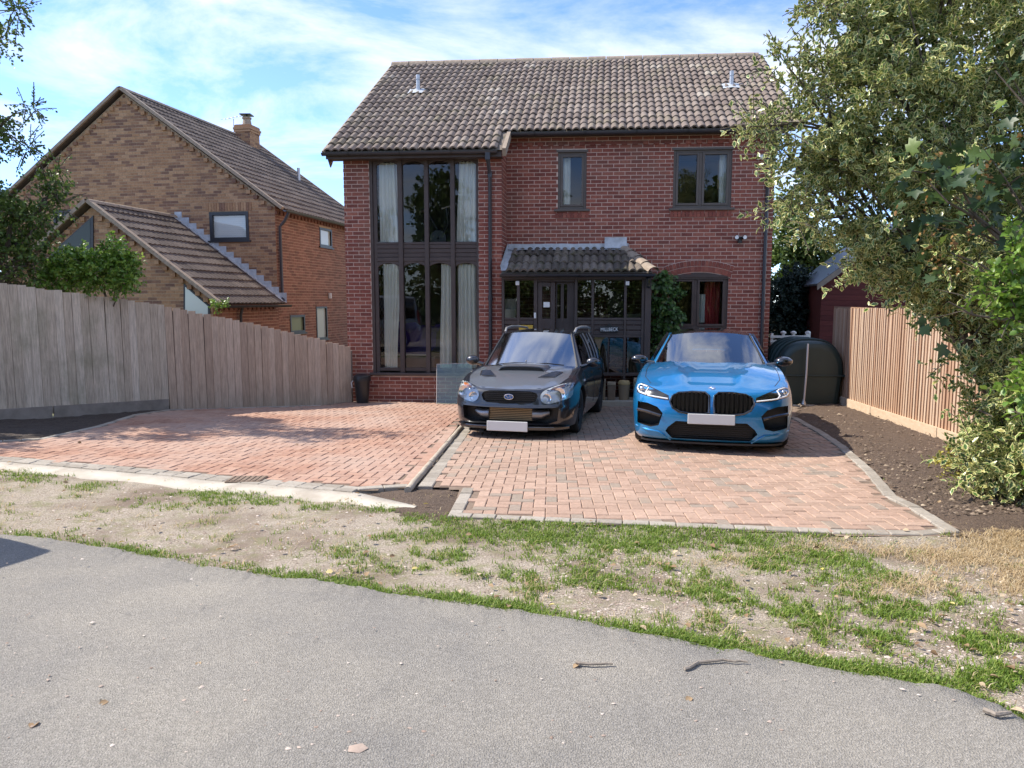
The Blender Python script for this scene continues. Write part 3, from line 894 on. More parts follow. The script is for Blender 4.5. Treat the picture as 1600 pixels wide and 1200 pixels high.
def downpipe(pts, r=0.034, hopper=None):
    m = MB(); m.tube(pts, r, 10)
    for q in pts[2:-1]: m.tube([q - Z3 * .05, q + Z3 * .05], r + .01, 10)
    if hopper: m.box((0, 0, 0), (0.09, 0.09, 0.16), Matrix.Translation(hopper))
    m.build('downpipe', 'gutter_black', house, smooth=True)
ad = hp(766, 400, BAYD - .05)[0]
downpipe([H(ad, BAY_E, h_bay - .06), H(ad, BAY_E, h_bay - .16), H(ad, BAYD - .06, h_bay - .40), H(ad, BAYD - .06, 1.7), H(ad, BAYD - .06, 0.6), H(ad, BAYD - .06, GH)], hopper=H(ad, BAY_E, h_bay - .1))
ad = AR - 0.14
downpipe([H(ad, MAIN_E, h_main - .06), H(ad, MAIN_E, h_main - .2), H(ad, -.06, h_main - .5), H(ad, -.06, 3.2), H(ad, -.06, 1.6), H(ad, -.06, GH)])

# ---- windows
def bar(m, a0, a1, h0, h1, d0, d1, mi=0):
    m.hexa([H(a0, d0, h0), H(a1, d0, h0), H(a1, d1, h0), H(a0, d1, h0)], [H(a0, d0, h1), H(a1, d0, h1), H(a1, d1, h1), H(a0, d1, h1)], mi)
def ring(m, a0, a1, h0, h1, d0, d1, w):
    bar(m, a0, a0 + w, h0, h1, d0, d1); bar(m, a1 - w, a1, h0, h1, d0, d1)
    bar(m, a0 + w, a1 - w, h0, h0 + w, d0, d1); bar(m, a0 + w, a1 - w, h1 - w, h1, d0, d1)
def curtain(parent, a0, a1, h0, h1, d, waves=5, foot=None, mat='curtain', depth=0.035):
    """a hanging cloth with folds; foot: (a0, a1) at its lower end when it is gathered"""
    b0, b1 = foot or (a0, a1)
    rows = []
    ph = rng.uniform(0, 6)
    for i in range(9):
        t = i / 8; e = t * t * (3 - 2 * t)
        x0, x1 = a0 + (b0 - a0) * e, a1 + (b1 - a1) * e
        rows.append([H(x0 + (x1 - x0) * k / 40, d + depth * math.sin(ph + waves * 2 * math.pi * k / 40 + 0.5 * math.sin(t * 3)) + 0.012 * math.sin(k * 1.7 + t * 2), h1 + (h0 - h1) * t) for k in range(41)])
    m = MB(); m.grid(rows); return m.build('curtain', mat, parent, smooth='all')
def room(a0, a1, h0, h1, d0, d1, parent=house, mat='room_wall'):
    m = MB()
    q = [(a0, h0), (a1, h0), (a1, h1), (a0, h1)]
    for (x0, y0), (x1, y1) in zip(q, q[1:] + q[:1]): m.quad(H(x0, d0, y0), H(x1, d0, y0), H(x1, d1, y1), H(x0, d1, y1))
    m.quad(*[H(x, d1, y) for x, y in q]); return m.build('room', mat, parent, fix=False)
def window(o, lights, frame=0.055, sash=0.045, mat='brown_window', sill=True, label=None, glass='pane'):
    a0, a1, h0, h1 = o
    m = MB(); ring(m, a0, a1, h0, h1, 0.025, 0.10, frame)
    for f in lights[1:-1]:
        x = a0 + (a1 - a0) * f; bar(m, x - .03, x + .03, h0 + frame, h1 - frame, 0.027, 0.098)
    w = m.build('window', mat, house, bevel=0.006)
    if label: w['label'] = label
    for i, (f0, f1) in enumerate(zip(lights, lights[1:])):
        x0 = a0 + (a1 - a0) * f0 + (frame if i == 0 else .03); x1 = a0 + (a1 - a0) * f1 - (frame if i == len(lights) - 2 else .03)
        m = MB(); ring(m, x0, x1, h0 + frame, h1 - frame, 0.012, 0.085, sash); m.build('sash', mat, w, bevel=0.005)
        m = MB(); m.quad(H(x0 + sash, .05, h0 + frame + sash), H(x1 - sash, .05, h0 + frame + sash), H(x1 - sash, .05, h1 - frame - sash), H(x0 + sash, .05, h1 - frame - sash)); m.build('pane', glass, w, fix=False)
    if sill:
        m = MB(); bar(m, a0 - .07, a1 + .07, h0 - .045, h0 + .002, -0.05, 0.10); m.build('sill', mat, w, bevel=0.006)
    m = MB(); bar(m, a0 - .03, a1 + .03, h1 - .012, h1 + .03, -0.022, 0.03); m.build('head_trim', mat, w)
    return w
w = window(win_s, (0, 1)); room(win_s[0] - .6, win_s[1] + .6, win_s[2] - .8, win_s[3] + .3, .16, 2.6)
curtain(w, win_s[0] + .06, win_s[0] + .24, win_s[2] + .1, win_s[3] - .08, .2, 2)
w = window(win_l, (0, .47, 1)); room(win_l[0] - .3, win_l[1] + .15, win_l[2] - .8, win_l[3] + .3, .16, 3.0)
curtain(w, win_l[1] - .22, win_l[1] - .05, win_l[2] + .08, win_l[3] - .06, .2, 2)
w = window(win_k, (0, .45, 1), mat='brown_joinery'); room(win_k[0] - .3, win_k[1] + .15, win_k[2] - .8, win_k[3] + .3, .16, 3.0)
curtain(w, win_k[1] - .42, win_k[1] - .10, win_k[2] + .08, win_k[3] - .1, .3, 4, mat='red_cloth')
curtain(w, win_k[0] + .62, win_k[0] + .74, win_k[2] + .12, win_k[3] - .35, .3, 2)

# ---- the two-storey bay glazing
def B(px, py): return hp(px, py, BAYD + 0.03)
bw_ = MB()
ah = lambda px: B(px, 400)[0]
vh = lambda py: B(660, py)[1]
top, up_b, mid_b, low_t, low_b = vh(246), vh(380), vh(408), vh(408), vh(579)
d0, d1 = BAYD + 0.02, BAYD + 0.12
bar(bw_, AL + g0, ah(584), gz0 - .03, top + .1, d0, d1); bar(bw_, ah(584) + .002, ah(590), gz0 - .03, top + .1, d0 + .03, d1)
mull = [(623, 630), (664, 670.5), (704.5, 711)]
for x0, x1 in mull: bar(bw_, ah(x0), ah(x1), gz0 - .03, top + .1, d0 - .01, d1)
bar(bw_, ah(744.5), AL + g1, gz0 - .03, top + .1, d0, d1)
lights = [(590, 623), (630, 664), (670.5, 704.5), (711, 744.5)]
for x0, x1 in lights:
    a0, a1 = ah(x0), ah(x1)
    bar(bw_, a0, a1, top - .01, top + .1, d0 + .02, d1)
    for hh, spring in ((vh(251), vh(258)), (vh(411), vh(417))):   # arched heads
        arcp = [(a0 + (a1 - a0) * k / 10, spring + (hh - spring) * math.sin(math.pi * k / 10) ** 0.7) for k in range(11)]
        tophh = hh + 0.10 if hh > 1.5 else vh(407)
        bw_.prism([H(a0, d0 + .03, tophh), *[H(x, d0 + .03, y) for x, y in arcp], H(a1, d0 + .03, tophh)], N3 * 0.05)
    bar(bw_, a0, a1, vh(382), vh(378), d0 + .02, d1); bar(bw_, a0, a1, vh(408), vh(402), d0 + .015, d1)
    bar(bw_, a0, a1, vh(580), vh(575), d0 + .02, d1)
bayw = bw_.build('bay_window', 'brown_joinery', house, bevel=0.006)
for x0, x1 in lights:
    a0, a1 = ah(x0), ah(x1)
    for k in range(3):
        lo, hi = vh(401.5 - k * 6.6), vh(395.5 - k * 6.6)
        m = MB(); bar(m, a0, a1, lo, hi, d0 + .03 - .003 * k, d0 + .06); m.build('board', 'brown_joinery', bayw, bevel=0.006)
    m = MB(); bar(m, a0, a1, vh(402), vh(382), d0 + .058, d0 + .08); m.build('backing_panel', 'brown_joinery', bayw)
    for lo, hi in ((vh(380), top + .02), (vh(577), vh(409))):
        m = MB(); m.quad(H(a0, d0 + .06, lo), H(a1, d0 + .06, lo), H(a1, d0 + .06, hi), H(a0, d0 + .06, hi)); m.build('pane', 'pane', bayw, fix=False)
m = MB(); bar(m, AL + g0 - .06, AL + g1 + .0, gz0 - .075, gz0 - .02, BAYD - 0.06, BAYD + .1); m.build('sill', 'brown_joinery', bayw, bevel=0.01)
fl = vh(396)
room(AL + .15, -.12, gz0 - .45, fl - .02, BAYD + .14, 2.8); room(AL + .15, -.12, fl + .02, top + .02, BAYD + .14, 2.6)
cd = BAYD + 0.145
curtain(bayw, ah(591), ah(619), vh(379), vh(252), cd, 5, (ah(591), ah(624)))
curtain(bayw, ah(716), ah(745), vh(379), vh(252), cd, 5, (ah(711), ah(746)))
curtain(bayw, ah(597), ah(624), vh(577), vh(412), cd, 5, (ah(596), ah(616)))
curtain(bayw, ah(688), ah(704), vh(577), vh(412), cd, 3, (ah(684), ah(706)))
curtain(bayw, ah(713), ah(742), vh(577), vh(412), cd, 5, (ah(711), ah(744)))
# daybed with a purple throw, and a dark exercise bike upstairs
t = thing('daybed', 'daybed with purple throw seen through the lower bay window', 'bed', H(-1.95, 0.2, gz0 - .44))
m = MB()
x0, x1 = hp(612, 540, 0.1)[0], hp(668, 540, 0.1)[0]; zb = hp(640, 553, 0.1)[1]
bar(m, x0 - .2, x1 + .2, gz0 - .44, zb - .03, -.1, .9); m.build('bed_base', 'brown_window', t, bevel=.02)
rows = []
for i in range(9):
    dd = -.12 + i * .13
    rows.append([H(x0 - .1 + (x1 - x0 + .2) * k / 12, dd, zb + (0.16 if i < 5 else .45) * min(1, i / 2) * (0.75 + 0.35 * mnoise.noise(Vector((k * .6, i * .7, 0)))) + (.25 * max(0, (i - 4) / 4))) for k in range(13)])
m = MB(); m.grid(rows); m.build('throw', 'purple_cloth', t, smooth='all')
m = MB(); m.tube([p + Vector((0, -.01, 0)) for p in rows[0]], 0.018, 6); m.build('throw_hem', 'pale_trim', t)
t = thing('exercise_bike', 'dark exercise bike behind the upper panes of the bay window', 'exercise bike', H(-1.3, .3, fl + .02))
def q_(px, py): a_, h_ = hp(px, py, .3); return H(a_, .3, h_)
m = MB(); m.tube([q_(660, 377), q_(690, 372), q_(700, 350), q_(697, 325)], .035, 8); m.tube([q_(690, 372), q_(672, 340), q_(664, 330)], .03, 8)
m.tube([H(-1.9, .3, fl + .05), H(-.9, .3, fl + .05)], .03, 8); m.build('bike_frame', 'black_plastic', t, smooth=True)
m = MB(); c_ = q_(685, 388); m.lathe([(0.02, -.04), (.17, -.04), (.19, 0), (.17, .04), (.02, .04)], c_ + Vector((0, 0, .2)), 20, 'y'); m.build('flywheel', 'black_plastic', t, smooth=True)
m = MB(); m.tube([q_(655, 330), q_(672, 328)], [.07, .03], 8); m.build('saddle', 'black_plastic', t, smooth=True)
m = MB(); m.tube([q_(690, 326), q_(703, 322), q_(706, 330)], .018, 8); m.build('handlebar', 'steel', t, smooth=True)

# ---- porch
def P(px, py, d=PORD): return hp(px, py, d)
pa = lambda px: P(px, 480)[0]
pv = lambda py: P(900, py)[1]
PBASE = GH + 0.19
pm = MB()
posts = [(784, 788), (807.5, 812), (834, 839.5), (897.5, 902), (924, 928), (975, 979), (1002.5, 1007), (1007.5, 1017)]
for x0, x1 in posts:
    if x0 == 1007.5: bar(pm, pa(x0), pa(x1), PBASE, pv(430), PORD - .02, PORD + .1)
    else: bar(pm, pa(x0), pa(x1), PBASE, pv(432), PORD, PORD + .08)
for x0, x1, ys_ in ((788, 834, ((438, 431), (500, 496.5))), (839.5, 897.5, ((440, 431),)), (902, 1002.5, ((438, 431), (500, 496.5), (527, 523.5), (587, 582)))):
    for y0, y1 in ys_: bar(pm, pa(x0) + .001, pa(x1) - .001, pv(y0), pv(y1), PORD + .006, PORD + .075)
porch = pm.build('porch', 'brown_joinery', house, bevel=.006)
def pane(x0, x1, y0, y1, mat, d=PORD + .04, parent=porch, name='pane'):
    m = MB(); a0, h0 = hp(x0, y1, d); a1, h1 = hp(x1, y0, d)
    m.quad(H(a0, d, h0), H(a1, d, h0), H(a1, d, h1), H(a0, d, h1)); return m.build(name, mat, parent, fix=False)
for x0, x1 in ((788, 807.5), (812, 834), (902, 924), (928, 975), (979, 1002.5)):
    pane(x0, x1, 438, 497, 'pane_dim')
for x0, x1 in ((902, 924), (928, 951), (952, 975), (979, 1002.5)): pane(x0, x1, 527, 583, 'pane_dim')
m = MB(); bar(m, pa(950.5), pa(952.5), pv(583), pv(527), PORD + .02, PORD + .06); m.build('glazing_bar', 'brown_joinery', porch)
for x0, x1, ya, yb in ((788, 834, 500, 590), (902, 924, 500, 524), (928, 975, 500, 524), (979, 1002.5, 500, 524)):
    y = ya
    while y < yb - 3:
        m = MB(); bar(m, pa(x0), pa(x1), pv(min(y + 7.3, yb)), pv(y + .3), PORD + .02, PORD + .05); m.build('board', 'brown_joinery', porch, bevel=.006); y += 8
# dark lining, inner wall, floor and right-hand side of the porch
m = MB()
a0, a1 = pa(784), pa(1017)
m.quad(H(a0, PORD + .1, PBASE), H(a1 - .05, PORD + .1, PBASE), H(a1 - .05, -.02, PBASE), H(a0, -.02, PBASE))
m.quad(H(a1 - .06, PORD + .1, PBASE), H(a1 - .06, -.02, PBASE), H(a1 - .06, -.02, pv(431)), H(a1 - .06, PORD + .1, pv(431)))
m.quad(H(a0, PORD + .02, pv(431)), H(a1, PORD + .02, pv(431)), H(a1, -.02, pv(431)), H(a0, -.02, pv(431)))
m.build('porch_lining', 'brown_joinery', porch)
# things inside that show through the panes
for x0, x1, y0, y1, mt, d in ((789, 807, 467, 497, 'pale_trim', -.6), (789, 806, 483, 497, 'curtain', -.7), (950, 975, 455, 497, 'brown_window', -.5), (978, 1001, 490, 497, 'pale_trim', -.7), (931, 950, 535, 583, 'room_wall', -.6), (980, 1001, 535, 583, 'verge_stone', -.6)):
    a0_, h0_ = hp(x0, y1, d); a1_, h1_ = hp(x1, y0, d)
    m = MB(); bar(m, a0_, a1_, h0_, h1_, d, d + .12); m.build('shelf_box', mt, porch, bevel=.01)
# doors
dr = MB(); e0, e1 = pa(840), pa(867)
ring(dr, e0, e1, PBASE + .02, pv(441), PORD + .02, PORD + .06, .085); bar(dr, e0 + .08, e1 - .08, PBASE + .1, pv(498), PORD + .025, PORD + .055)
door = dr.build('door', 'brown_joinery', house, bevel=.006); door['label'] = 'porch door leaf with one large pane'
pane(845.5, 863, 444, 497, 'pane', PORD + .04, door)
a0_, h0_ = hp(844, 498, -.55); a1_, h1_ = hp(866, 442, -.55)
out = []; lay(H(a0_ - .1, -.55, 0), U3, N3, a1_ - a0_ + .2, h0_ - .2, h1_ + .1, [], out)
m = MB(); m.quad(H(a0_ - .1, -.552, h0_ - .2), H(a1_ + .1, -.552, h0_ - .2), H(a1_ + .1, -.552, h1_ + .1), H(a0_ - .1, -.552, h1_ + .1)); lin = m.build('inner_brick_panel', 'mortar_tan', house, fix=False)
pieces('inner_brick', lin, out, 'brick_orange', rng)
m = MB(); a_, h_ = hp(854, 476, PORD + .03); bar(m, a_ - .06, a_ + .06, h_ - .05, h_ + .05, PORD + .034, PORD + .037); m.build('notice', 'white_plastic', door)
m = MB(); a_, h_ = hp(836, 493, PORD - .01); bar(m, a_ - .02, a_ + .02, h_ - .055, h_ + .055, PORD - .025, PORD); m.build('doorbell', 'white_plastic', porch, bevel=.006)
dr = MB(); e0, e1 = pa(867.5), pa(896); ds = PORD + .10
for x0, x1 in ((867.5, 870), (875.5, 880.5), (885.5, 897)): bar(dr, pa(x0), pa(x1), PBASE + .02, pv(441), ds, ds + .05)
bar(dr, e0, e1, PBASE + .02, pv(498), ds + .002, ds + .048); bar(dr, e0, e1, pv(444), pv(440), ds + .002, ds + .048)
door2 = dr.build('door', 'brown_joinery', house, bevel=.006); door2['label'] = 'porch door leaf with two narrow panes'
for x0, x1 in ((870, 875.5), (880.5, 885.5)): pane(x0, x1, 444, 498, 'pane_dim', ds + .02, door2); 
m = MB(); bar(m, pa(868), pa(888), pv(498), pv(444), -.5, -.48); m.build('inner_door', 'brick_orange', porch)
m = MB(); bar(m, pa(811), pa(833), pv(520), pv(508), PORD - .03, PORD + .0); m.build('letter_plate', 'yellow_board', porch, bevel=.004)
# porch roof: three courses of the same tiles, a hip at the right, lead at the wall
PE, PT = PORD - .16, -.015
hE, hT = hp(900, 427, PE)[1], hp(900, 391, PT)[1]
psl = math.atan2(hT - hE, PT - PE)
PU = (N3 * math.cos(psl) + Z3 * math.sin(psl)).normalized(); PN = U3.cross(PU).normalized()
aL, aRt, aRe = hp(783, 428, PE)[0], hp(974, 391, PT)[0], hp(1021, 428, PE)[0]
def PP(a, f, lift=0.0): return H(a, PE + (PT - PE) * f, hE + (hT - hE) * f) + PN * lift
m = MB(); m.quad(PP(aL, 0), PP(aRe, 0), PP(aRt, 1), PP(aL, 1))
m.add([PP(aRe, 0), H(aRe, 0, hE), PP(aRt, 1)], [(0, 1, 2)]); m.add([PP(aL, 0, -.03), PP(aRe, 0, -.03), H(aRe, 0, hE - .03), H(aL, 0, hE - .03)], [(0, 1, 2, 3)])
prf = m.build('porch_roof', 'porch_tile', house)
slen = math.hypot(hT - hE, PT - PE); BASE['porch_tile'] = roll_tile(0.29, slen / 3 + .05, 0.035, 2, .046, .04, .054)
items = []
for r_ in range(3):
    a = aL + .22
    while a < aRe - .1:
        f = r_ / 3
        if a < aRe + (aRt - aRe) * (f + .15) - .02:
            items.append(('porch_tile', frameM(PP(a + rng.uniform(-.008, .008), f, .01 + rng.uniform(-.004, .01)), U3, PU, PN) @ Matrix.Rotation(rng.gauss(0, .02), 4, 'Z')))
        a += .29
pieces('roof_tile', prf, items, 'porch_tile', rng)
for k in range(4):
    t0, t1_ = k / 4, (k + 1.08) / 4
    p0, p1 = PP(aRe, 0).lerp(PP(aRt, 1), t0), PP(aRe, 0).lerp(PP(aRt, 1), t1_)
    dd = (p1 - p0).normalized(); sx = dd.cross(Z3).normalized(); up_ = sx.cross(dd)
    m = MB(); m.grid([[p + sx * .12 * math.sin(t_) + up_ * (.10 * math.cos(t_) + .0 + .02 * (1 - e)) for t_ in np.linspace(-1.5, 1.5, 9)] for e, p in ((0, p0), (1, p1))])
    m.build('hip_tile', 'verge_stone', prf, smooth=True)
m = MB()
m.grid([[H(a, -.02 - .012 * abs(mnoise.noise(Vector((a * 6, 0, 0)))), hT + .13 + .01 * mnoise.noise(Vector((a * 4, 3, 0)))) for a in np.linspace(aL, aRt + .1, 26)], [H(a, -.03, hT + .03) for a in np.linspace(aL, aRt + .1, 26)], [PP(a, .86, .075 + .03 * mnoise.noise(Vector((a * 7, 1, 0)))) for a in np.linspace(aL, aRt - .02, 26)]])
m.grid([[PP(aL - .01, f, .16) for f in np.linspace(0, 1, 6)], [PP(aL + .0, f, .06) for f in np.linspace(0, 1, 6)], [PP(aL + .10, f, .06) for f in np.linspace(0, 1, 6)]])
b0, bh = hp(962, 382, -.03)
m.grid([[H(b0 + x, -.03 - .03 * math.cos(x * 3) - (0.06 if j == 0 else 0), bh - .08 + j * .11 + .015 * mnoise.noise(Vector((x * 9, j, 2)))) for x in np.linspace(-.22, .22, 9)] for j in range(3)])
m.build('lead_flashing', 'lead', prf, smooth=True)
gutter(aL - .02, aRe + .03, PE - .01, hE - .02, .05)
m = MB(); bar(m, aL, aRe - .02, hE - .10, hE + .0, PE + .06, PE + .09); m.build('porch_fascia', 'brown_joinery', porch)
# step in front of the porch, house sign, lamps, cameras
m = MB(); bar(m, pa(786), pa(1040), GH - .1, PBASE, PORD - .42, PORD + .1); m.build('step', 'concrete', house, bevel=.015)
sg = MB(); a0, h0 = hp(937.5, 519, PORD - .02); a1, h1 = hp(966.5, 510.5, PORD - .02)
sg.prism([H(a0, PORD - .02, h0), H(a1, PORD - .02, h0), H(a1, PORD - .02, h1), H((a0 * .35 + a1 * .65), PORD - .02, h1 + .015), H((a0 + a1) / 2, PORD - .02, h1 + .07), H((a0 * .65 + a1 * .35), PORD - .02, h1 + .015), H(a0, PORD - .02, h1)], N3 * .02)
sign = sg.build('house_sign', 'black_plastic', house); sign['label'] = 'black house name plate with white letters'
tc = bpy.data.curves.new('sign_lettering', 'FONT'); tc.body = 'MILLBECK'; tc.size = .075; tc.align_x = 'CENTER'; tc.align_y = 'CENTER'; tc.extrude = .002
tmp_ = bpy.data.objects.new('tmp', tc); C.objects.link(tmp_)
tme = bpy.data.meshes.new_from_object(tmp_.evaluated_get(bpy.context.evaluated_depsgraph_get())); bpy.data.objects.remove(tmp_)
tme.materials.clear(); tme.materials.append(MATS['white_plastic'])
to = bpy.data.objects.new('sign_lettering', tme); C.objects.link(to)
adopt(to, sign); to.matrix_basis = frameM(H((a0 + a1) / 2, PORD - .023, (h0 + h1) / 2 - .002), U3 * 1.0, Z3 * 1.25, -N3)
for px in (808.5, 980.5):
    a_, h_ = hp(px, 442.5, PORD - .03); m = MB(); bar(m, a_ - .035, a_ + .035, h_ - .04, h_ + .04, PORD - .05, PORD); m.build('porch_light', 'white_plastic', porch, bevel=.01)
a_, h_ = hp(1014, 441, PORD - .1)
m = MB(); c_ = H(a_, PORD - .1, h_); m.lathe([(.01, .13), (.05, .08), (.055, .07), (.05, .065)], c_, 6); m.lathe([(.03, -.09), (.045, -.08), (.02, -.11)], c_, 6)
for k in range(6):
    an = k * math.pi / 3; m.tube([c_ + Vector((.045 * math.cos(an), .045 * math.sin(an), .07)), c_ + Vector((.03 * math.cos(an), .03 * math.sin(an), -.09))], .005, 5)
m.tube([c_ + Z3 * .13, c_ + Z3 * .16, H(a_, PORD, h_ + .13)], .008, 6)
ln = m.build('wall_lantern', 'black_plastic', house); m = MB(); m.lathe([(.046, .065), (.031, -.085)], c_, 6); m.build('lantern_glass', 'pane_dim', ln)
a_, h_ = hp(1188, 246, -.1); m = MB(); m.tube([H(a_ - .07, -.13, h_ - .01), H(a_ + .07, -.09, h_ + .02)], .042, 12); m.tube([H(a_ + .07, -.09, h_ + .02), H(a_ + .12, -.0, h_ + .03)], .02, 8); cm = m.build('security_camera', 'white_plastic', house, smooth=True)
m = MB(); m.tube([H(a_ - .072, -.131, h_ - .01), H(a_ - .08, -.133, h_ - .011)], .03, 12); m.build('lens', 'black_plastic', cm)
a_, h_ = hp(1157, 372, -.1); m = MB(); m.box((0, 0, 0), (.07, .06, .12), Matrix.Translation(H(a_, -.04, h_ - .03)))
for s in (-1, 1): m.tube([H(a_ + s * .02, -.06, h_), H(a_ + s * .075, -.10, h_ + .015), H(a_ + s * .078, -.15, h_ + .012)], [.02, .035, .045], 10)
fl_ = m.build('floodlight', 'black_plastic', house, smooth=True)
m = MB()
for s in (-1, 1): m.tube([H(a_ + s * .078, -.15, h_ + .012), H(a_ + s * .079, -.156, h_ + .012)], .038, 10)
m.build('lamp_face', 'white_plastic', fl_)
print('HOUSE', 'slope', math.degrees(SL), 'h_main', h_main, 'h_bay', h_bay, 'ridge', h_ridge, 'AL', AL, 'AR', AR, 'porch slope', math.degrees(psl), 'bay gutter px', proj(H(-1.5, BAY_E, h_bay)))
# ------------------------------------------------------------------ the neighbour's house
NK = Vector((-6.0, 19.0)); NL = Vector((-0.984, 0.181)).normalized(); NB = Vector((0.181, 0.984)).normalized()
L3, B3 = Vector((*NL, 0)), Vector((*NB, 0))
GN = -0.42
def Q(w, d, h):
    p = NK + NL * w + NB * d; return Vector((p.x, p.y, h))
def qp(px, py, d):
    """(w, height) on the neighbour's gable plane, d behind it"""
    q = Q(0, d, 0); r = ray(px, py); p = CAMP + r * ((q - CAMP).dot(B3) / r.dot(B3))
    return (p.xy - q.xy).dot(NL), p.z
def qs(px, py, w):
    """(d, height) on the neighbour's side plane"""
    q = Q(w, 0, 0); r = ray(px, py); p = CAMP + r * ((q - CAMP).dot(L3) / r.dot(L3))
    return (p.xy - q.xy).dot(NB), p.z
NW, ND = 8.2, 6.4
n_eave, n_apex = qp(436, 322, 0)[1], qp(190, 146, 0)[1]
nsl = math.atan2(n_apex - n_eave, NW / 2)
nb = thing('brick_house', 'tan brick house with gable end, chimney and low front extension behind the left fence', 'house', Q(4.1, 3, GN))
nw = MB(); nbr = []; nbo = []
win_n = sorted([qp(328, 352, 0)[0], qp(389, 352, 0)[0]]); wn_z = (qp(358, 376, 0)[1], qp(358, 331, 0)[1])
win_d = sorted([qp(84, 340, 0)[0], qp(121, 340, 0)[0]]); wd_z = (qp(100, 362, 0)[1], qp(100, 328, 0)[1])
go = Q(NW, 0, 0)
gops = [(NW - win_n[1], NW - win_n[0], *wn_z), (NW - win_d[1], NW - win_d[0], *wd_z)]
wall_sheet(nw, go, -L3, NW, GN, n_eave, gops, B3, .08)
nw.add([Q(NW, 0, n_eave), Q(0, 0, n_eave), Q(NW / 2, 0, n_apex)], [(0, 1, 2)])
def glim(z):
    if z < n_eave: return (0.0, NW)
    t = (z - n_eave) / math.tan(nsl) + 0.08
    return (t, NW - t) if t < NW / 2 else (1.0, 1.0)
lay(go, -L3, B3, NW, GN + 1.2, n_apex, gops, nbr, lim=glim, jt=.012)
so = Q(0, 0, 0)
sw1 = (*[qs(x, 370, 0)[0] for x in (499, 518)], qs(508, 386, 0)[1], qs(508, 357, 0)[1])
sw2 = (*[qs(x, 505, 0)[0] for x in (453, 476)], qs(465, 520, 0)[1], qs(465, 492, 0)[1])
sw3 = (*[qs(x, 505, 0)[0] for x in (494, 511)], qs(502, 530, 0)[1], qs(502, 479, 0)[1])
sops = [sw1, sw2, sw3]
wall_sheet(nw, so, B3, ND, GN, n_eave, sops, L3, .06)
lay(so, B3, L3, ND, GN + .4, n_eave, sops, nbo, jt=.012)
nw.quad(Q(NW, 0, GN), Q(NW, ND, GN), Q(NW, ND, n_eave), Q(NW, 0, n_eave)); nw.add([Q(NW, ND, GN), Q(0, ND, GN), Q(0, ND, n_eave), Q(NW / 2, ND, n_apex), Q(NW, ND, n_eave)], [(0, 1, 2, 3, 4)])
nwall = nw.build('wall', 'mortar_tan', nb)
# corbel bricks under the verge and along the side eaves
for sgn in (0, 1):
    k = 0; s = 0.15
    L_ = math.hypot(NW / 2, n_apex - n_eave)
    while s < L_ - .1:
        w_ = (s * math.cos(nsl)) if sgn == 0 else NW - s * math.cos(nsl)
        nbr.append(('brick', frameM(Q(w_, -.05, n_eave + s * math.sin(nsl) - .13), -L3 * .11, B3 * .07, Z3 * .09))); s += .235
s = .05
while s < ND - .1:
    nbo.append(('brick', frameM(Q(-.045, s, n_eave - .16), B3 * .1, L3 * .06, Z3 * .075))); s += .2
for w0, w1, zt in ((win_n[0], win_n[1], wn_z[1]), (win_d[0], win_d[1], wd_z[1])):     # soldier courses over the windows
    n_ = int((w1 - w0 + .2) / .075)
    for k in range(n_): nbr.append(('brick', frameM(Q(w0 - .1 + (k + .5) * .075, -.016, zt + .125), -L3 * .064, B3 * .03, Z3 * .215)))
# extension to the front: ridge at XW, front gable at XD
XW, XD = 2.84, -2.91
x_r, x_e = qp(143, 320, XD)[1], qp(356, 476, XD)[1]
XE = -.22; XLW = 6.4
xsl = math.atan2(x_r - x_e, XW - XE); x_e2 = x_r - (XLW - XW) * math.tan(xsl)
ex = MB()
ex.add([Q(XLW, XD, GN), Q(0, XD, GN), Q(0, XD, x_e + .1), Q(XW, XD, x_r - .05), Q(XLW, XD, x_e2)], [(0, 1, 2, 3, 4)])
ex.quad(Q(0, XD, GN), Q(0, 0, GN), Q(0, 0, x_e + .1), Q(0, XD, x_e + .1)); ex.quad(Q(XLW, XD, GN), Q(XLW, 0, GN), Q(XLW, 0, x_e2), Q(XLW, XD, x_e2))
ex.build('extension_wall', 'mortar_tan', nb)
pl = [[qp(*p, XD) for p in q] for q in ([(80, 399), (92, 386), (147, 337), (147, 399)], [(288, 443), (329, 478), (329, 500), (288, 500)])]
def xlim(z):
    s0 = XLW - XW - max(0, (x_r - z)) / math.tan(xsl) + .06
    s1 = XLW - XW + max(0, (x_r - z)) / math.tan(xsl) - .06
    return (max(0, s0), min(XLW, s1)) if s1 > s0 else (0.0, 0.0)
xops = [(XLW - max(p[0] for p in q) - .02, XLW - min(p[0] for p in q) + .02, min(p[1] for p in q) - .05, min(p[1] for p in q) + .03) for q in pl]
lay(Q(XLW, XD, 0), -L3, B3, XLW, GN + .8, x_r, [], nbr, lim=xlim, jt=.012)
lay(Q(0, XD, 0), B3, L3, -XD, GN + .9, x_e + .05, [], nbo, jt=.012)
for sgn in (0, 1):
    s = .2; L_ = (XW - XE) / math.cos(xsl)
    while s < L_ - .1:
        w_ = XE + s * math.cos(xsl) if sgn == 0 else 2 * XW - XE - s * math.cos(xsl)
        nbr.append(('brick', frameM(Q(w_, XD - .05, x_e + s * math.sin(xsl) - .15), -L3 * .11, B3 * .07, Z3 * .09))); s += .235
s = .05
while s < -XD - .1:
    nbo.append(('brick', frameM(Q(-.045, XD + s, x_e - .09), B3 * .1, L3 * .06, Z3 * .075))); s += .2
pieces('brick', nwall, nbr, 'brick_tan', rng, 300, 'brick_mass', order=lambda it: (0 if proj(it[1].translation)[1] < 470 else 1, (it[1].translation - CAMP).length))
pieces('side_brick', nwall, nbo, 'brick_orange', rng, 300, 'side_brick_mass', order=lambda it: (0 if 440 < proj(it[1].translation)[0] < 536 else 1, (it[1].translation - CAMP).length))
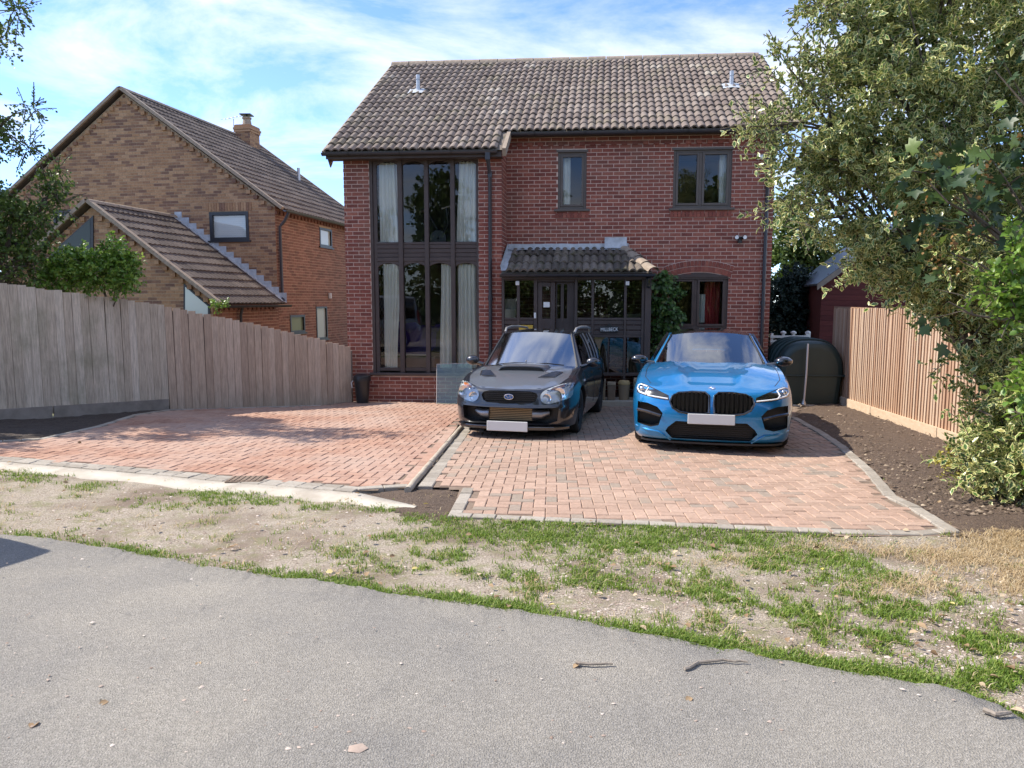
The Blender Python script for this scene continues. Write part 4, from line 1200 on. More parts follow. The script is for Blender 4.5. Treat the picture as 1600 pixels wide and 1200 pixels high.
def poly_window(poly, d, glass, parent):
    c = Vector((sum(p[0] for p in poly) / len(poly), sum(p[1] for p in poly) / len(poly)))
    m = MB(); m.prism([Q(p[0], d - .03, p[1]) for p in poly], B3 * .03); w = m.build('window', 'black_frame', parent)
    m = MB(); m.add([Q(c.x + (p[0] - c.x) * .86, d - .034, c.y + (p[1] - c.y) * .86) for p in poly], [tuple(range(len(poly)))]); m.build('pane', glass, w, fix=False)
mat_plain('glass_dark', (0.05, 0.06, 0.055), .12, spec=.25)
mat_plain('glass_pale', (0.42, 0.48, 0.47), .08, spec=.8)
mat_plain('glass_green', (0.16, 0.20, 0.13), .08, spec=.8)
poly_window(pl[0], XD, 'glass_dark', nb); poly_window(pl[1], XD, 'glass_pale', nb)
def framed(PT, s0, s1, z0, z1, o, glass, fw=.07, blind=None, frame='black_frame'):
    """PT(s, out, z): a point of the wall plane, out in front of it"""
    def bx(m, a, b, c, e, q0, q1): m.hexa([PT(a, q0, c), PT(b, q0, c), PT(b, q1, c), PT(a, q1, c)], [PT(a, q0, e), PT(b, q0, e), PT(b, q1, e), PT(a, q1, e)])
    m = MB()
    bx(m, s0, s0 + fw, z0, z1, .02, -.05); bx(m, s1 - fw, s1, z0, z1, .02, -.05); bx(m, s0 + fw, s1 - fw, z0, z0 + fw, .02, -.05); bx(m, s0 + fw, s1 - fw, z1 - fw, z1, .02, -.05)
    bx(m, s0 - .05, s1 + .05, z0 - .04, z0, .05, -.03)
    w = m.build('window', frame, nb)
    m = MB(); m.quad(PT(s0 + fw, -.03, z0 + fw), PT(s1 - fw, -.03, z0 + fw), PT(s1 - fw, -.03, z1 - fw), PT(s0 + fw, -.03, z1 - fw)); m.build('pane', glass, w, fix=False)
    if blind:
        n_ = int((z1 - z0 - 2 * fw) / .05)
        for k in range(n_):
            m = MB(); z = z0 + fw + .025 + k * .05; m.quad(PT(s0 + fw, -.06, z - .024), PT(s1 - fw, -.06, z - .024), PT(s1 - fw, -.05, z + .024), PT(s0 + fw, -.05, z + .024)); m.build('blind_slat', 'blind_white', w, fix=False)
fg = lambda s, o_, z: Q(s, -o_, z)
fs_ = lambda s, o_, z: Q(-o_, s, z)
framed(fg, win_n[0], win_n[1], *wn_z, 0, 'pane', .08, blind=True); framed(fg, win_d[0], win_d[1], *wd_z, 0, 'glass_dark')
framed(fs_, *sw1, 0, 'glass_pale', .06, frame='black_frame'); framed(fs_, *sw2, 0, 'glass_green', .06); framed(fs_, *sw3, 0, 'glass_pale', .05)
m = MB(); m.quad(Q(win_n[0] - .2, .1, wn_z[0] - .2), Q(win_n[1] + .2, .1, wn_z[0] - .2), Q(win_n[1] + .2, .1, wn_z[1] + .2), Q(win_n[0] - .2, .1, wn_z[1] + .2)); m.build('room', 'room', nb, fix=False)
# roofs
BASE['flat_tile'] = roll_tile(.33, .38, .03, 2, .018, .03, .05)
def slope(parent, w_e, w_r, d0, d1, h_e, h_r, name, cap):
    """tiles on a slope between an eaves line (w_e) and a ridge line (w_r), from depth d0 to d1; only w_e < w_r is tiled"""
    run = w_r - w_e; sl = math.atan2(h_r - h_e, abs(run)); ln = abs(run) / math.cos(sl)
    m = MB(); m.quad(Q(w_e, d0, h_e), Q(w_e, d1, h_e), Q(w_r, d1, h_r), Q(w_r, d0, h_r)); r_ = m.build(name, 'slate_tile', parent)
    up = (L3 * (1 if run > 0 else -1) * math.cos(sl) + Z3 * math.sin(sl)); ac = B3 if run > 0 else -B3; nn = ac.cross(up)
    rows_ = round(ln / .32); items = []
    for i in range(rows_):
        t = i / rows_; d = d0 + .165
        while d < d1 - .05:
            p = Q(w_e + run * t, d, h_e + (h_r - h_e) * t) + nn * (.015 + rng.uniform(-.003, .004))
            items.append(('flat_tile', frameM(p, ac, up, nn))); d += .33
    pieces('roof_tile', r_, items, 'slate_tile', rng, cap, 'roof_tile_mass')
    return r_
r1 = slope(nb, -.25, NW / 2, -.12, ND + .1, n_eave - .1, n_apex + .06, 'roof_slope', 300)
r2 = slope(nb, NW + .25, NW / 2, -.12, ND + .1, n_eave - .1, n_apex + .06, 'far_roof_slope', 0)
r3 = slope(nb, XE, XW, XD - .12, 0, x_e, x_r + .04, 'extension_roof', 160)
r4 = slope(nb, 2 * XW - XE, XW, XD - .12, 0, x_e, x_r + .04, 'extension_far_roof', 0)
def strip(parent, A, B_, w, nrm, name, mat, t=.05):
    m = MB(); a, b = Vector(A), Vector(B_); s = (b - a).normalized().cross(nrm).normalized() * w / 2
    m.hexa([a - s, a + s, b + s, b - s], [a - s + nrm * t, a + s + nrm * t, b + s + nrm * t, b - s + nrm * t]); return m.build(name, mat, parent)
for sg_, par in ((1, r1), (-1, r2)):
    e_ = -.25 if sg_ > 0 else NW + .25
    nn = (Z3 * math.cos(nsl) - L3 * sg_ * math.sin(nsl))
    strip(par, Q(e_, -.12, n_eave - .1), Q(NW / 2, -.12, n_apex + .06), .12, nn, 'verge', 'verge_stone', .075)
    strip(par, Q(e_, ND + .1, n_eave - .1), Q(NW / 2, ND + .1, n_apex + .06), .12, nn, 'verge', 'verge_stone', .075)
for sg_, par in ((1, r3), (-1, r4)):
    e_ = XE if sg_ > 0 else 2 * XW - XE
    nn = (Z3 * math.cos(xsl) - L3 * sg_ * math.sin(xsl))
    strip(par, Q(e_, XD - .12, x_e), Q(XW, XD - .12, x_r + .04), .12, nn, 'verge', 'verge_stone', .08)
nn = (Z3 * math.cos(xsl) - L3 * math.sin(xsl))
m = MB()
for k in range(15):                                   # stepped lead where the extension roof meets the gable
    t0, t1_ = k / 15, (k + 1) / 15
    for t in (t0,):
        a = Q(XE, -.015, x_e).lerp(Q(XW, -.015, x_r + .04), t0) + nn * .05; b = Q(XE, -.015, x_e).lerp(Q(XW, -.015, x_r + .04), t1_) + nn * .05
        m.add([a, b, Vector((b.x, b.y, b.z + .10)), Vector((a.x, a.y, b.z + .10))], [(0, 1, 2, 3)])
        m.quad(a, b, b - B3 * .16 + nn * .01, a - B3 * .16 + nn * .01)
m.build('lead_flashing', 'lead', r3)
for d0, d1, w_, h_, par in ((-.15, ND + .1, NW / 2, n_apex + .08, r1), (XD - .15, 0, XW, x_r + .06, r3)):
    d = d0
    while d < d1:
        m = MB(); m.grid([[Q(w_ + .12 * math.sin(t), x, h_ + .10 * math.cos(t) - .04) for t in np.linspace(-1.5, 1.5, 7)] for x in (d, min(d + .44, d1))]); m.build('ridge_tile', 'verge_stone', par, smooth=True); d += .45
def ngut(w, d0, d1, h, pa_):
    m = MB(); ang = np.linspace(math.pi, 2 * math.pi, 8); m.grid([[Q(w + .055 * math.cos(t), d, h + .055 * math.sin(t)) for t in ang] for d in (d0, d1)]); m.build('gutter', 'gutter_black', pa_, smooth=True)
ngut(-.32, -.1, ND + .1, n_eave - .10, nb); ngut(XE - .06, XD - .1, .1, x_e - .02, nb)
m = MB(); m.tube([Q(-.3, .15, n_eave - .15), Q(-.2, .12, n_eave - .35), Q(-.07, .1, n_eave - .5), Q(-.07, .1, x_e + .25), Q(-.2, -.1, x_e + .03)], .04, 8); m.build('downpipe', 'gutter_black', nb, smooth=True)
m = MB(); m.tube([Q(-.12, XD + 1.0, x_e - .05), Q(-.07, XD + 1.0, x_e - .25), Q(-.07, XD + 1.0, GN)], .035, 8); m.build('downpipe', 'gutter_black', nb, smooth=True)
# chimney and aerial
cd_ = 5.35
a_, ch0 = qp(372, 250, cd_); a2_, _ = qp(402, 250, cd_); ct = qp(386, 197, cd_)[1]; cm_ = (a_ + a2_) / 2; chw = abs(a_ - a2_) * .74
m = MB(); m.hexa([Q(cm_ - chw / 2, cd_ - .25, n_apex - 1.2), Q(cm_ + chw / 2, cd_ - .25, n_apex - 1.2), Q(cm_ + chw / 2, cd_ + .35, n_apex - 1.2), Q(cm_ - chw / 2, cd_ + .35, n_apex - 1.2)], [Q(cm_ - chw / 2, cd_ - .25, ct), Q(cm_ + chw / 2, cd_ - .25, ct), Q(cm_ + chw / 2, cd_ + .35, ct), Q(cm_ - chw / 2, cd_ + .35, ct)])
chm = m.build('chimney', 'mortar_tan', nb); out = []
lay(Q(cm_ + chw / 2, cd_ - .25, 0), -L3, B3, chw, n_apex - .9, ct - .02, [], out, jt=.012); lay(Q(cm_ - chw / 2, cd_ - .25, 0), B3, L3, .6, n_apex - .9, ct - .02, [], out, jt=.012)
for k, e in enumerate((.03, .05, .02)):
    zc = ct - .20 + k * .075
    out.append(('brick', frameM(Q(cm_, cd_ - .26 - e, zc), -L3 * (chw + 2 * e), B3 * .1, Z3 * .066)))
    out.append(('brick', frameM(Q(cm_ - chw / 2 - e, cd_ + .05, zc), B3 * (.6 + 2 * e), L3 * .1, Z3 * .066)))
pieces('chimney_brick', chm, out, 'brick_tan', rng)
m = MB(); c_ = Q(cm_, cd_ + .05, ct); m.lathe([(.17, 0), (.15, .05), (.12, .22), (.15, .24), (.15, .28), (.1, .28)], c_, 14); m.build('chimney_pot', 'verge_stone', chm, smooth=True)
m = MB(); m.box((0, 0, 0), (.36, .36, .03), Matrix.Translation(c_ + Z3 * .36)); m.tube([c_ + Z3 * .28, c_ + Z3 * .36], .03, 6); m.build('pot_cap', 'black_plastic', chm)
m = MB(); a0 = Q(cm_ + .45, cd_, n_apex - .2); tp = Q(cm_ + .45, cd_, ct + .25); m.tube([a0, tp], .014, 6)
bm0, bm1 = tp + L3 * .35, tp - L3 * .45; m.tube([bm0, bm1 + Z3 * .1], .01, 5)
for k in range(7):
    p = bm0.lerp(bm1 + Z3 * .1, k / 6); m.tube([p - B3 * .18 - Z3 * .05, p + B3 * .18 + Z3 * .05], .006, 4)
m.build('aerial', 'steel', chm)
m = MB(); p = Q(2.0, ND * .85, n_eave + 2.25 * math.tan(nsl) - .1); m.tube([p, p + Z3 * .42], .05, 8); m.build('vent_pipe', 'steel', nb, smooth=True)
m = MB(); d_, h_ = qs(514, 462, 0); m.box((0, 0, 0), (.06, .14, .16), Matrix.Translation(Q(-.04, d_, h_))); m.build('wall_box', 'pale_trim', nb)

# ------------------------------------------------------------------ left fence: upright boards falling towards the house
fA, fM, fE = on_g(-150, 672), on_g(265, 641), on_g(541, 632)
fE2 = fE + (fE - fM).normalized() * 2.2
tops = [(-150, 424), (0, 438), (110, 455), (220, 470), (265, 478), (420, 510), (540, 540), (700, 582)]
def top_y(px):
    for (x0, y0), (x1, y1) in zip(tops, tops[1:]):
        if x0 <= px <= x1: return y0 + (y1 - y0) * (px - x0) / (x1 - x0)
    return tops[0][1] if px < tops[0][0] else tops[-1][1]
mat_var('gap_shade', (.07, .055, .045), (.11, .085, .07), 6, .95)
fl_t = thing('timber_fence', 'weathered upright board fence, grey then brown, along the left side of the drive', 'fence', fM)
BASE['board'] = ([(-.5, 1, 0), (.5, 1, 0), (.5, 1, 1), (-.5, 1, 1), (-.5, 0.25, 0), (.5, 0, 0), (.5, 0, 1), (-.5, 0.25, 1)], [(4, 5, 6, 7), (0, 3, 2, 1), (0, 1, 5, 4), (1, 2, 6, 5), (2, 3, 7, 6), (3, 0, 4, 7)])
def fence_run(t, a, b, bw_, mat, top_fn, face, lift=0.0, rails=True, gap=0.0, thick=.022, gb=None):
    d = (b - a).xy; L_ = d.length; x3 = Vector((*d.normalized(), 0)); y3 = Vector((-x3.y, x3.x, 0)) * face
    n_ = int(L_ / bw_); items = []
    for k in range(n_):
        p = a.lerp(b, (k + .5) / n_); p.z = gz(p.x, p.y) + lift
        px, _ = proj(p); hh = top_fn(px, p) - p.z
        lean = rng.gauss(0, .006)
        items.append(('board', frameM(p - y3 * rng.uniform(0, .008), x3 * (L_ / n_ * (.955 if gap == 0 else 1 - gap)), y3 * (thick if gap else .034), (Z3 + x3 * lean) * (hh + rng.uniform(-.012, .012)))))
    pieces('board', t, items, mat, rng, 300)
    if gap == 0:
        m = MB(); lo, hi = [], []
        for k in range(13):
            p = a.lerp(b, k / 12); p.z = gz(p.x, p.y) + lift; lo.append(p + y3 * .03); px, _ = proj(p); hi.append(Vector((p.x, p.y, top_fn(px, p) - .05)) + y3 * .03)
        m.grid([lo, hi]); m.build('gap_backing', 'gap_shade', t)  # added sheet, dark in colour to stand for shade between the boards
    if rails:
        for f in (.22, .78):
            m = MB(); pts = []
            for e in (a, b):
                z0 = gz(e.x, e.y) + lift; px, _ = proj(e); pts.append(Vector((e.x, e.y, z0 + (top_fn(px, e) - z0) * f)) + y3 * .05)
            strip(t, pts[0], pts[1], .08, y3, 'rail', 'wood_grey', .04)
    k = 0; nps = max(2, int(L_ / 2.4) + 1)
    for k in range(nps):
        p = a.lerp(b, k / (nps - 1)); px, _ = proj(p); z0 = gz(p.x, p.y)
        m = MB(); m.box((0, 0, 0), (.09, .09, top_fn(px, p) - z0 - .06), Matrix.Translation((p.x + y3.x * .08, p.y + y3.y * .08, (top_fn(px, p) + z0) / 2 - .04))); m.build('post', 'wood_grey', t)
    if gb:
        for k in range(gb[1]):
            p0, p1 = a.lerp(b, k / gb[1]), a.lerp(b, (k + .985) / gb[1])
            for p in (p0, p1): p.z = gz(p.x, p.y) + .10
            strip(t, p0 - y3 * .012, p1 - y3 * .012, gb[2], -y3, 'gravel_board', gb[0], .026)
def left_top(px, p):
    z = proj(p); d = p.y; py = top_y(px); r = ray(px, py); return CAMP.z + r.z * (d / r.y)
fence_run(fl_t, fA, fM, .118, 'board_grey', left_top, 1, lift=.08, gb=('wood_grey', 2, .2))
fence_run(fl_t, fM + Vector((.01, .0, 0)), fE + (fE - fM).normalized() * .12, .118, 'board_brown', left_top, 1, lift=-.03)
# solar stake light at the foot of the fence
c = on_g(256, 641); t = thing('stake_light', 'small white stake light at the foot of the left fence', 'light', c)
m = MB(); m.tube([c, c + Z3 * .05], .012, 6); m.build('stake', 'black_plastic', t)
m = MB(); m.lathe([(.0, .05), (.05, .05), (.055, .10), (.035, .13), (0, .135)], c, 12); m.build('lamp_head', 'white_plastic', t, smooth=True)

# ------------------------------------------------------------------ right fence
rA, rB = on_g(1297, 628), on_g(1512, 706)
rDir = (rB - rA).normalized(); rEnd = rB + rDir * 4.5
fr_t = thing('timber_fence', 'new pale close-board fence with gravel board on the right of the drive', 'fence', rA.lerp(rB, .5))
def right_top(px, p):
    r = ray(px, 481.5); return CAMP.z + r.z * (p.y / r.y)
fence_run(fr_t, rA - rDir * .1, rEnd, .098, 'board_new', right_top, 1, lift=.16, gap=.26, thick=.032)
m = MB(); a, b = rA - rDir * .1, rEnd; y3 = Vector((-rDir.y, rDir.x, 0)).normalized()
for p in (a, b): p.z = gz(p.x, p.y)
m.quad(a + Z3 * .16 + y3 * .012, b + Z3 * .16 + y3 * .012, Vector((b.x, b.y, 1.5)) + y3 * .012, Vector((a.x, a.y, 1.54)) + y3 * .012); m.build('backing_boards', 'board_new_dark', fr_t)
for k in range(4):
    p0, p1 = (rA - rDir * .1).lerp(rEnd, k / 4), (rA - rDir * .1).lerp(rEnd, (k + .993) / 4)
    for p in (p0, p1): p.z = gz(p.x, p.y) + .09
    strip(fr_t, p0, p1, .19, -y3, 'gravel_board', 'gravel_board', .04)

# ------------------------------------------------------------------ red timber shed beyond it
S0 = at(1282, 482, 17.2); sz_e, sz_a = at(1282, 440, 17.2).z, at(1392, 352, 17.2).z
sX = Vector((.985, -.17, 0)); sY = Vector((.17, .985, 0)); sw_ = 3.3
sh = thing('timber_shed', 'dark red timber shed with felt roof beyond the right fence', 'shed', (S0.x + 1.6, S0.y + 1, GH))
def S(s, d, h): return Vector((S0.x, S0.y, 0)) + sX * s + sY * d + Z3 * h
mat_piece('red_board', [(0, (.10, .022, .022)), (1, (.15, .036, .033))], nscale=12, namt=.3, stretch=(.3, .3, 3))
items = []; z = GH
while z < sz_a - .1:
    t = 0 if z < sz_e else (z - sz_e + .06) / (sz_a - sz_e) * (sw_ / 2)
    if sw_ - 2 * t > .1: items.append(('brick', frameM(S(sw_ / 2, -.015, z + .06), sX * (sw_ - 2 * t), sY * .03 + Z3 * .012, Z3 * .112)))
    z += .12
m = MB(); m.add([S(0, 0, GH), S(sw_, 0, GH), S(sw_, 0, sz_e), S(sw_ / 2, 0, sz_a), S(0, 0, sz_e), S(0, 2.5, GH), S(sw_, 2.5, GH), S(sw_, 2.5, sz_e), S(sw_ / 2, 2.5, sz_a), S(0, 2.5, sz_e)], [(0, 1, 2, 3, 4), (5, 6, 7, 8, 9), (0, 5, 9, 4), (1, 6, 7, 2)])
shw = m.build('shed_wall', 'red_board', sh); pieces('board', shw, items, 'red_board', rng)
ss_ = math.atan2(sz_a - sz_e, sw_ / 2)
for sg_ in (-1, 1):
    e_ = S(sw_ / 2 + sg_ * (sw_ / 2 + .14), 0, sz_e - .10); r_ = S(sw_ / 2, 0, sz_a + .02)
    m = MB(); m.hexa([e_ - sY * .2, e_ + sY * 2.7, r_ + sY * 2.7, r_ - sY * .2], [p + Z3 * .05 for p in (e_ - sY * .2, e_ + sY * 2.7, r_ + sY * 2.7, r_ - sY * .2)]); m.build('roof_slope', 'gutter_black', sh)
    m = MB(); m.hexa([e_ - sY * .22 - Z3 * .1, e_ - sY * .2 - Z3 * .1, r_ - sY * .2 - Z3 * .1, r_ - sY * .22 - Z3 * .1], [e_ - sY * .22 + Z3 * .04, e_ - sY * .2 + Z3 * .04, r_ - sY * .2 + Z3 * .04, r_ - sY * .22 + Z3 * .04]); m.build('bargeboard', 'wood_grey', sh)
# a lit terracotta-coloured outbuilding further along, seen through the holly
c0 = at(1400, 470, 20.5)
ob = thing('outbuilding', 'orange brick outbuilding wall glimpsed through the holly above the right fence', 'building', (c0.x + 2, c0.y, GH))
m = MB(); m.hexa([Vector((c0.x, c0.y, GH)), Vector((c0.x + 5, c0.y, GH)), Vector((c0.x + 5, c0.y + 3, GH)), Vector((c0.x, c0.y + 3, GH))], [Vector((c0.x, c0.y, 2.6)), Vector((c0.x + 5, c0.y, 2.6)), Vector((c0.x + 5, c0.y + 3, 2.6)), Vector((c0.x, c0.y + 3, 2.6))]); m.build('wall', 'brick_orange', ob)
m = MB(); m.prism([Vector((c0.x - .3, c0.y - .3, 2.6)), Vector((c0.x - .3, c0.y + 3.3, 2.6)), Vector((c0.x - .3, c0.y + 1.5, 3.9))], (5.6, 0, 0)); m.build('roof', 'brick_orange', ob)
# ------------------------------------------------------------------ cars
def mat_paint(name, col, flake=0.0, metal=0.0, rough=.25):
    m, nt, n, l, b = _nt(name)
    b.inputs['Base Color'].default_value = (*col, 1); b.inputs['Metallic'].default_value = metal; b.inputs['Roughness'].default_value = rough
    b.inputs['Coat Weight'].default_value = 1.0; b.inputs['Coat Roughness'].default_value = .03; b.inputs['Coat IOR'].default_value = 1.6
    if flake:
        tc = n.new('ShaderNodeTexCoord'); f = _noise(n, l, tc.outputs['Object'], 900, 2)
        r = _ramp(n, [(.35, tuple(c * (1 - flake) for c in col)), (.65, tuple(min(1, c * (1 + flake)) for c in col))]); l.new(f, r.inputs[0]); l.new(r.outputs[0], b.inputs['Base Color'])
    MATS[name] = m
mat_paint('paint_blue', (0.010, 0.215, 0.50), .15, .5, .3)
mat_paint('paint_black', (0.012, 0.013, 0.018), .2, .2, .3)
mat_paint('paint_silver', (0.42, 0.43, 0.44), .1, .6, .35)
mat_paint('gloss_black', (0.008, 0.008, 0.009), 0, 0, .2)
mat_plain('grille_black', (.006, .006, .007), .3)
mat_plain('tyre', (0.022, 0.022, 0.023), .85)
mat_plain('rim_dark', (0.06, 0.06, 0.065), .35, .8)
mat_plain('chrome', (0.75, 0.75, 0.77), .12, 1.0)
mat_plain('reflector', (0.62, 0.64, 0.66), .22, .85)
mat_plain('lens_white', (0.82, 0.83, 0.84), .15, 0, 1)
mat_plain('amber', (0.75, 0.24, 0.08), .3)
mat_plain('plate', (0.62, 0.62, 0.61), .5)
mat_plain('seat', (0.03, 0.03, 0.032), .8)
mat_plain('disc_steel', (0.3, 0.3, 0.31), .4, .9)
mat_plain('cooler_gold', (0.09, 0.06, 0.035), .5, .5)
mat_plain('cooler_fin', (0.42, 0.29, 0.15), .45, .5)
mat_plain('mark_blue', (0.03, 0.14, 0.45), .3)
mat_glass('windscreen', (0.35, 0.38, 0.40), .26, 1.7)
mat_glass('windscreen_dusty', (0.35, 0.38, 0.40), .48, 1.5, .08)
mat_glass('side_glass', (0.12, 0.13, 0.14), .06, 1.5)
mat_glass('lens', (0.92, 0.94, 0.95), .06, 1.4)
def pchip(xs_, ys_, x):
    xs_, ys_ = np.array(xs_, float), np.array(ys_, float); x = np.asarray(x, float)
    h = np.diff(xs_); d = np.diff(ys_) / h; m_ = np.zeros_like(ys_); m_[0], m_[-1] = d[0], d[-1]
    for i in range(1, len(xs_) - 1):
        m_[i] = 0 if d[i - 1] * d[i] <= 0 else 2 * d[i - 1] * d[i] / (d[i - 1] + d[i])
    i = np.clip(np.searchsorted(xs_, x) - 1, 0, len(h) - 1); t = np.clip((x - xs_[i]) / h[i], 0, 1)
    return (2 * t**3 - 3 * t**2 + 1) * ys_[i] + (t**3 - 2 * t**2 + t) * h[i] * m_[i] + (-2 * t**3 + 3 * t**2) * ys_[i + 1] + (t**3 - t**2) * h[i] * m_[i + 1]
def smooth01(t):
    t = np.clip(t, 0, 1); return t * t * (3 - 2 * t)
def catmull(pts, n):
    P = [np.array(p, float) for p in pts]; P = [2 * P[0] - P[1]] + P + [2 * P[-1] - P[-2]]
    seg = len(P) - 3; out = []
    for i in range(n):
        u = i / (n - 1) * seg; k = min(int(u), seg - 1); t = u - k; a, b, c, d = P[k:k + 4]
        out.append(.5 * ((2 * b) + (c - a) * t + (2 * a - 5 * b + 4 * c - d) * t * t + (-a + 3 * b - 3 * c + d) * t**3))
    return np.array(out)
class Car:
    def __init__(s, root, sp):
        s.root, s.sp = root, sp
        pl = catmull(sp['plan'], 110); xf, y0 = np.maximum(pl[:, 0], 0), pl[:, 1]; xf[0] = xf[-1] = 0
        nv = 24; L = sp['length']; V = []; 
        zs = lambda y: pchip(*zip(*sp['shoulder']), y); zb = lambda y: pchip(*zip(*sp['sill']), y)
        s.zs = zs; s.zb = zb
        side = np.zeros((len(xf), nv, 3))
        for k in range(nv):
            v = k / (nv - 1)
            wv = float(pchip(*zip(*sp['tumble']), v)); fo = float(pchip(*zip(*sp['nose']), v)); ro = float(pchip(*zip(*sp['tail']), v))
            fw = 1 - smooth01(y0 / sp.get('nose_len', .9)); rw = 1 - smooth01((L - y0) / .8)
            Y = y0 + fo * fw - ro * rw
            X = xf * sp['half'] * wv
            for yc, amp in sp['flares']: X = X + amp * np.exp(-((y0 - yc) / .42) ** 2) * math.exp(-((v - .55) / .35) ** 2) * (xf > .9)
            side[:, k, 0], side[:, k, 1], side[:, k, 2] = X, Y, zb(y0) + v * (zs(y0) - zb(y0))
        m = MB(); ns = len(xf)
        for sg in (1, -1):
            m.grid([[(side[i, k, 0] * sg, side[i, k, 1], side[i, k, 2]) for k in range(nv)] for i in range(ns)])
        crown = lambda y: pchip(*zip(*sp['crown']), y)
        nx = 30; rows = []
        for i in range(ns):
            X, Y, Z = side[i, -1]; r_ = []
            for j in range(nx + 1):
                t = -1 + 2 * j / nx; x = t * X
                r_.append((x, Y, Z + float(crown(y0[i])) * (1 - abs(t) ** 2.2) + sp['detail'](x, Y) * (1 - abs(t) ** 6) * (1 if Y > .1 else Y / .1)))
            rows.append(r_)
        nf0 = len(m.f); m.grid(rows)
        for q in range(nf0, len(m.f)):
            c = np.mean([m.v[i] for i in m.f[q]], axis=0)
            if sp['deck'][0] + .3 * (abs(c[0]) / .7) ** 2 < c[1] < sp['deck'][1] and abs(c[0]) < sp['deck'][2]: m.m[q] = 1
        m.grid([[(-side[i, 0, 0] + 2 * side[i, 0, 0] * j / 4, side[i, 0, 1], side[i, 0, 2]) for j in range(5)] for i in range(ns)], 1)
        me = bpy.data.meshes.new('body'); me.from_pydata(m.v, [], m.f)
        for q in (sp['paint'], 'black_plastic'): me.materials.append(MATS[q])
        me.polygons.foreach_set('material_index', m.m)
        bm = bmesh.new(); bm.from_mesh(me); bmesh.ops.remove_doubles(bm, verts=bm.verts, dist=2e-4)
        bmesh.ops.dissolve_degenerate(bm, edges=bm.edges, dist=1e-5)
        bmesh.ops.recalc_face_normals(bm, faces=bm.faces); bm.to_mesh(me)
        s.bvh = BVHTree.FromBMesh(bm); bm.free()
        s.body = bpy.data.objects.new('body', me); C.objects.link(s.body)
        s.cut = MB()
    def cut_front(s, poly, depth, sgn=(1, -1), y0=-.3):
        for g in sgn: s.cut.prism([(x * g, y0, z) for x, z in poly], (0, depth - y0, 0))
    def finish_body(s):
        sp = s.sp
        for yc in sp['axles']:
            for g in (1, -1):
                n_ = 40; r = sp['arch']; prof = [(yc + r * math.cos(2 * math.pi * k / n_), sp['wheel_r'] + r * math.sin(2 * math.pi * k / n_)) for k in range(n_)]
                s.cut.prism([(g * (sp['half'] - .33), a, b) for a, b in prof], (g * .6, 0, 0))
        cu = s.cut.build('cutter', 'black_plastic')
        for grp in (None,):
            md = s.body.modifiers.new('cut', 'BOOLEAN'); md.operation = 'DIFFERENCE'; md.object = cu; md.solver = 'EXACT'; md.use_self = True
            try: md.material_mode = 'TRANSFER'
            except Exception: pass
        dg = bpy.context.evaluated_depsgraph_get(); ev = s.body.evaluated_get(dg); me = bpy.data.meshes.new_from_object(ev)
        s.body.modifiers.clear(); old = s.body.data; s.body.data = me
        me.polygons.foreach_set('use_smooth', [True] * len(me.polygons)); me.set_sharp_from_angle(angle=R(32))
        bpy.data.objects.remove(cu); adopt(s.body, s.root, True)
    def hit(s, o, d):
        r = s.bvh.ray_cast(Vector(o), Vector(d)); return r[0]
    def front(s, x, z, off=0.0):
        p = s.hit((x, -1, z), (0, 1, 0)); return Vector((x, (p.y if p else .3) - off, z))
    def top(s, x, y, off=0.0):
        p = s.hit((x, y, 3), (0, 0, -1)); return Vector((x, y, (p.z if p else .8) + off))
    def flank(s, y, z, g, off=0.0):
        p = s.hit((g * 3, y, z), (-g, 0, 0)); return Vector(((p.x if p else g * s.sp['half']) + g * off, y, z))
    def patch(s, name, poly, how, mat, off=.004, parent=None, step=.035, g=1, smooth=True):
        """a panel that follows the body: outline in the front (x, z) or top (x, y) view, laid on the surface"""
        P = [Vector(p) for p in poly]; pts = []
        for a, b in zip(P, P[1:] + P[:1]):
            k = max(1, int((b - a).length / step)); pts += [a.lerp(b, i / k) for i in range(k)]
        n_ = len(pts); xs_ = [p.x for p in pts]; ys_ = [p.y for p in pts]; ins = []
        for x in np.arange(min(xs_), max(xs_), step):
            for y in np.arange(min(ys_), max(ys_), step):
                if inside(Vector((x, y, 0)), [Vector((p.x, p.y, 0)) for p in pts]) and min((Vector((x, y)) - p).length for p in pts) > step * .5: ins.append(Vector((x, y)))
        v2, _, f2, *_ = delaunay_2d_cdt(pts + ins, [(i, (i + 1) % n_) for i in range(n_)], [tuple(range(n_))], 1, 1e-5)
        fn = {'front': s.front, 'top': s.top}[how]
        m = MB(); V = [fn(p.x * g, p.y, off) for p in v2]; m.add(V, [tuple(f) for f in f2])
        lo = [fn(p.x * g, p.y, -.01) for p in pts]; hi = [fn(p.x * g, p.y, off) for p in pts]
        o = len(m.v); m.v += [tuple(p) for p in lo + hi]; m.f += [(o + i, o + (i + 1) % n_, o + n_ + (i + 1) % n_, o + n_ + i) for i in range(n_)]; m.m += [0] * n_
        return m.build(name, mat, parent or s.root, smooth=smooth, local=parent is None or True)
    def line(s, name, pts, how, r, mat, parent=None, off=.004, g=1):
        fn = {'front': s.front, 'top': s.top}[how]; q = []
        for a, b in zip(pts, pts[1:]):
            a, b = Vector(a), Vector(b); k = max(1, int((b - a).length / .04)); q += [a.lerp(b, i / k) for i in range(k)]
        q.append(Vector(pts[-1])); m = MB(); m.tube([fn(p.x * g, p.y, off) for p in q], r, 6)
        return m.build(name, mat, parent or s.root, smooth=True, local=True)
